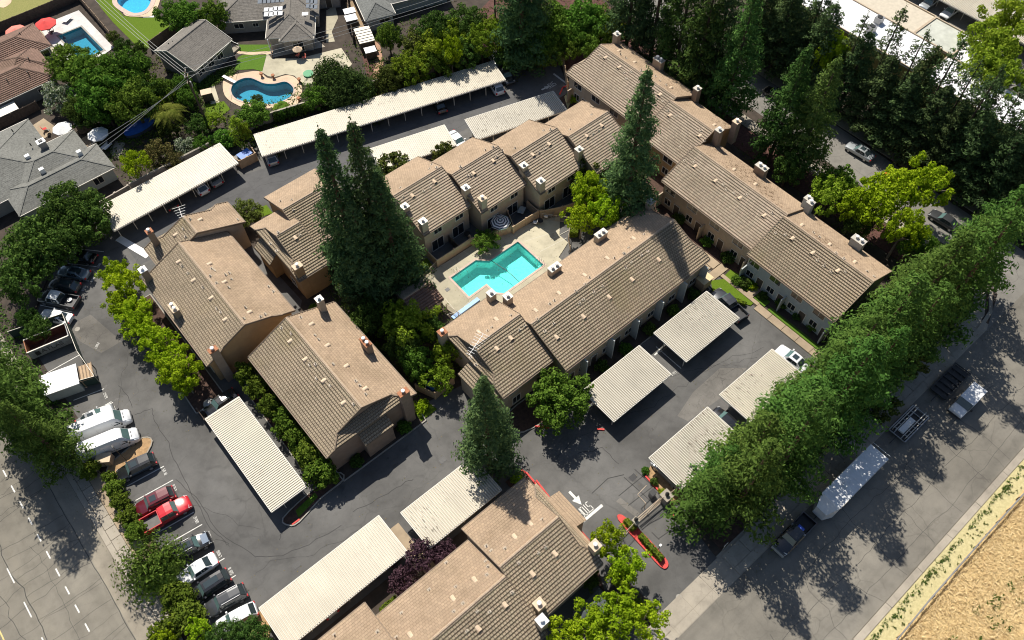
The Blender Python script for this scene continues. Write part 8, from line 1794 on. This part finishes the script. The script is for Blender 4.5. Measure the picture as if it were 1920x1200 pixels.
# palm and banana
def palm(label, px, py, h, r, n=16, mat='palm', seed=1):
    u, v = at(px, py, h); t = thing('palm_tree', label, 'palm tree', (u, v, 0)); rs = random.Random(seed)
    tr = MB(); tr.tube([(0,0,0),(.1,0,h*.5),(0,0,h)], [.24,.2,.17], 8); tr.build('trunk', M['bark'], t)
    for i in range(n):
        a = 2*math.pi*i/n+rs.uniform(-.15,.15); L = r*rs.uniform(.8,1.1); up = rs.uniform(.25,.9); cen = []; nr = []; sz = []
        mb = MB(); pts = []
        for k in range(9):
            s = k/8; pts.append((math.cos(a)*L*s, math.sin(a)*L*s, h+L*(up*s-1.15*s*s*(.6+up*.4))))
        mb.tube(pts, [.035*(1-.8*k/8) for k in range(9)], 4)
        for k in range(1, 9):
            for q in range(3):
                s = (k+q/3)/9; p = Vector((math.cos(a)*L*s, math.sin(a)*L*s, h+L*(up*s-1.15*s*s*(.6+up*.4)))); w = .62*math.sin(math.pi*min(1,.15+s*.85))+.12
                for sg in (-1, 1):
                    e = p+Vector((-math.sin(a)*sg*w+math.cos(a)*.25, math.cos(a)*sg*w+math.sin(a)*.25, -.22)); dd = Vector((math.cos(a),math.sin(a),0))*.055
                    mb.face([tuple(p-dd), tuple(p+dd), tuple(e+dd*.3), tuple(e-dd*.3)])
        mb.build('frond', LM[mat], t)
palm('feather palm with arching fronds above the blue cover', 312, 208, 4.6, 3.0); palm('banana like plant with wide fronds below the big garden tree', 178, 198, 3.6, 1.8, 9, 'limem', 3); palm('small spiky palm at the lower edge of the kidney pool', 526, 198, 1.6, 1.3, 14, 'green', 5)
# utility poles and wires
def pole(label, u, v, h, rz):
    t = thing('utility_pole', label, 'utility pole', (u, v, 0), rz); m = MB(); m.tube([(0,0,0),(0,0,h)], [.2,.13], 8); m.build('pole', M['bark'], t)
    for z in (h-.25, h-1.3): m = MB(); m.box(-1.2,1.2,-.06,.06,z-.06,z+.06); m.build('cross_arm', M['bark_p'], t)
    m = MB(); m.cyl(.35,0,h-3.1,h-2.2,.25,10); m.build('transformer', M['grey'], t)
    for x in (-1.1,-.4,.5,1.1): m = MB(); m.cyl(x,0,h-.2,h-.02,.05,6); m.build('insulator', M['white'], t)
pb = at(392,240); hp = 11.5
pole('tall wooden utility pole in the garden corner by the bright pointed tree', pb[0], pb[1], hp, R(60))
p2 = at(930,78); pole('tall wooden utility pole among the garden trees beside the big redwood', p2[0], p2[1], 12.0, R(70))
M['wire'] = plain('power_line', (.55,.54,.50), .6)
def wire(label, a, b, sag=.7, r=.028):
    a, b = Vector(a), Vector(b); pts = []
    for i in range(15):
        t = i/14; p = a.lerp(b, t); p.z -= sag*4*t*(1-t); pts.append(tuple(p))
    m = MB(); m.tube(pts, r, 4); o = m.build('power_line', M['wire']); tag(o, label, 'power line', 'overhead power lines'); return o
for i, o in enumerate((-1.1,-.2,1.0)):
    d = Vector((math.cos(R(65)), math.sin(R(65))))*o
    wire(['uppermost','middle','lowest'][i]+' overhead line between the two utility poles', (pb[0]+d.x, pb[1]+d.y, hp-.05), (p2[0]+d.x, p2[1]+d.y, 11.9))
    e = at(165+i*9, -12, 11); wire(['leftmost','middle','rightmost'][i]+' overhead line rising to the top edge over the bright lawn', (pb[0]+d.x*.8, pb[1]+d.y*.8, hp-.1), (e[0], e[1], 11))
    e = at(150+i*14, 275+i*12, 7); e2 = at(60+i*40, 345, 7)
    wire(['uppermost','middle','lowest'][i]+' overhead line running down to the grey hip roofed house', (pb[0]+d.x*.6, pb[1]+d.y*.6, hp-1.3), (*at(110+i*14, 305+i*8, 6.5), 6.5), .4)
e = at(433,76,3.4); wire('service wire from the pole to the grey siding house eave', (pb[0], pb[1], hp-1.4), (e[0], e[1], 3.4), .5)
# far side of the right street: low guard rail and posts
gr = thing('cable_rail_fence', 'long low grey pipe fence along the dry field', 'fence', (30,-12.3,0)); m = MB(); m.tube([(-30+i*10, -12.3+.12*math.sin(i*1.7), .75+.04*math.sin(i)) for i in range(20)], .09, 6); m.build('rail', M['grey'], gr, (30,-12.3,0))
for i in range(34): m = MB(); x = 24+i*2.2; m.box(x-.05,x+.05,-12.38,-12.22,0,.85); m.build('post', M['wood_d'], gr, (30,-12.3,0))
# weeds: verge tufts and field clumps
def weeds(name, n, region, mat, size, h):
    cen = []; nr = []; S = []
    for i in range(n):
        x, y = region(); k = random.randint(6, 14); rr = size*random.uniform(.4, 1.2)
        for j in range(k): cen.append((x+random.gauss(0,rr*.5), y+random.gauss(0,rr*.5), h*random.uniform(.2,1))); nr.append((random.gauss(0,.7), random.gauss(0,.7), .8)); S.append(rr*random.uniform(.3,.6))
    S = np.array(S); o = link(name, leafmesh(name, np.array(cen), np.array(nr), S, S*.45, LM[mat])); return tag(o, kind='stuff')
weeds('weeds', 520, lambda: (random.uniform(20, 100), random.gauss(-10.7, .2)), 'dkgreen', .24, .16)
weeds('weeds', 200, lambda: (random.uniform(20, 100), random.uniform(-12.1,-10.4)), 'olive', .22, .14)
weeds('weeds', 170, lambda: (lambda a: (a+random.gauss(0,2), -16-abs(random.gauss(0,7))-(a-45)*.05))(random.uniform(45, 90)), 'dkgreen', .42, .25)
LM['straw'] = leaf_mat('straw_blades', (.54,.40,.19), (.68,.52,.27), (.80,.65,.37), .1, .01)
def straw(n):
    x = RNG.uniform(32, 92, n); y = -12.5-RNG.random(n)**1.2*26; cen = np.stack([x, y, RNG.uniform(.05,.3,n)], 1)
    nr = RNG.normal(size=(n,3))*.5; nr[:,2] += .9; s = RNG.uniform(.1,.34,n); o = link('dry_grass', leafmesh('dry_grass', cen, nr, s, s*.16, LM['straw'])); tag(o, kind='stuff')
straw(70000)
# leaf litter blown against kerbs and under trees
def litter(n, boxes, mat, s=.07):
    cen = []
    for i in range(n):
        x0, x1, y0, y1, z = random.choice(boxes); cen.append((random.uniform(x0,x1), random.uniform(y0,y1), z))
    S = np.array([s*random.uniform(.6,1.6) for _ in cen]); nr = np.array([(random.gauss(0,.2), random.gauss(0,.2), 1) for _ in cen]); o = link('leaf_litter', leafmesh('leaf_litter', np.array(cen), nr, S, S*.5, LM[mat])); tag(o, kind='stuff')
litter(2600, [(-13,-2,60,96,.03),(2,4,42,62,.03),(-12,25,29.5,43,.03),(26,62,12.6,32,.03),(36,92,3.4,6.5,.14),(36,92,2.2,3.5,.02),(-19,-14.5,44,66,.13),(30,76,76,92,.03),(33.5,54,49.5,61,.11)], 'russet', .06)
q_ = at(1622,252)
for k_ in (0, .9): line_mark('speed_bump_stripe', [(q_[0]-1.6,q_[1]+k_),(q_[0]+1.6,q_[1]+k_)], .16, z=.02)

# creeping ground cover between the garden trees
def ground_cover(n, boxes, mat, size=.2):
    cen = []; nr = []; S = []
    for i in range(n//7):
        q = random.choice(boxes); x, y = random.uniform(q[0],q[1]), random.uniform(q[2],q[3])
        for j in range(7): cen.append((x+random.gauss(0,.35), y+random.gauss(0,.35), random.uniform(.05,.32))); nr.append((random.gauss(0,.6), random.gauss(0,.6), .9)); S.append(size*random.uniform(.5,1.3))
    S = np.array(S); tag(link('ground_cover', leafmesh('ground_cover', np.array(cen), np.array(nr), S, S*.5, LM[mat])), kind='stuff')
ground_cover(16000, [(10,30,105,132),(10,28,112,124),(28,48,96,108),(44,72,92,104),(52,78,90,112),(27,36,118,120)], 'dkgreen'); ground_cover(9000, [(12,30,106,130),(46,72,91,103),(70,100,84,104)], 'olive')
ground_cover(6000, [(-17,-14,64,100),(-12,4,98,106)], 'dkgreen'); ground_cover(7000, [(20.5,33,46,62),(22,36,60,70)], 'dkgreen', .16); ground_cover(5000, [(84,94,18,80),(40,92,7,12.5)], 'dkgreen', .16)
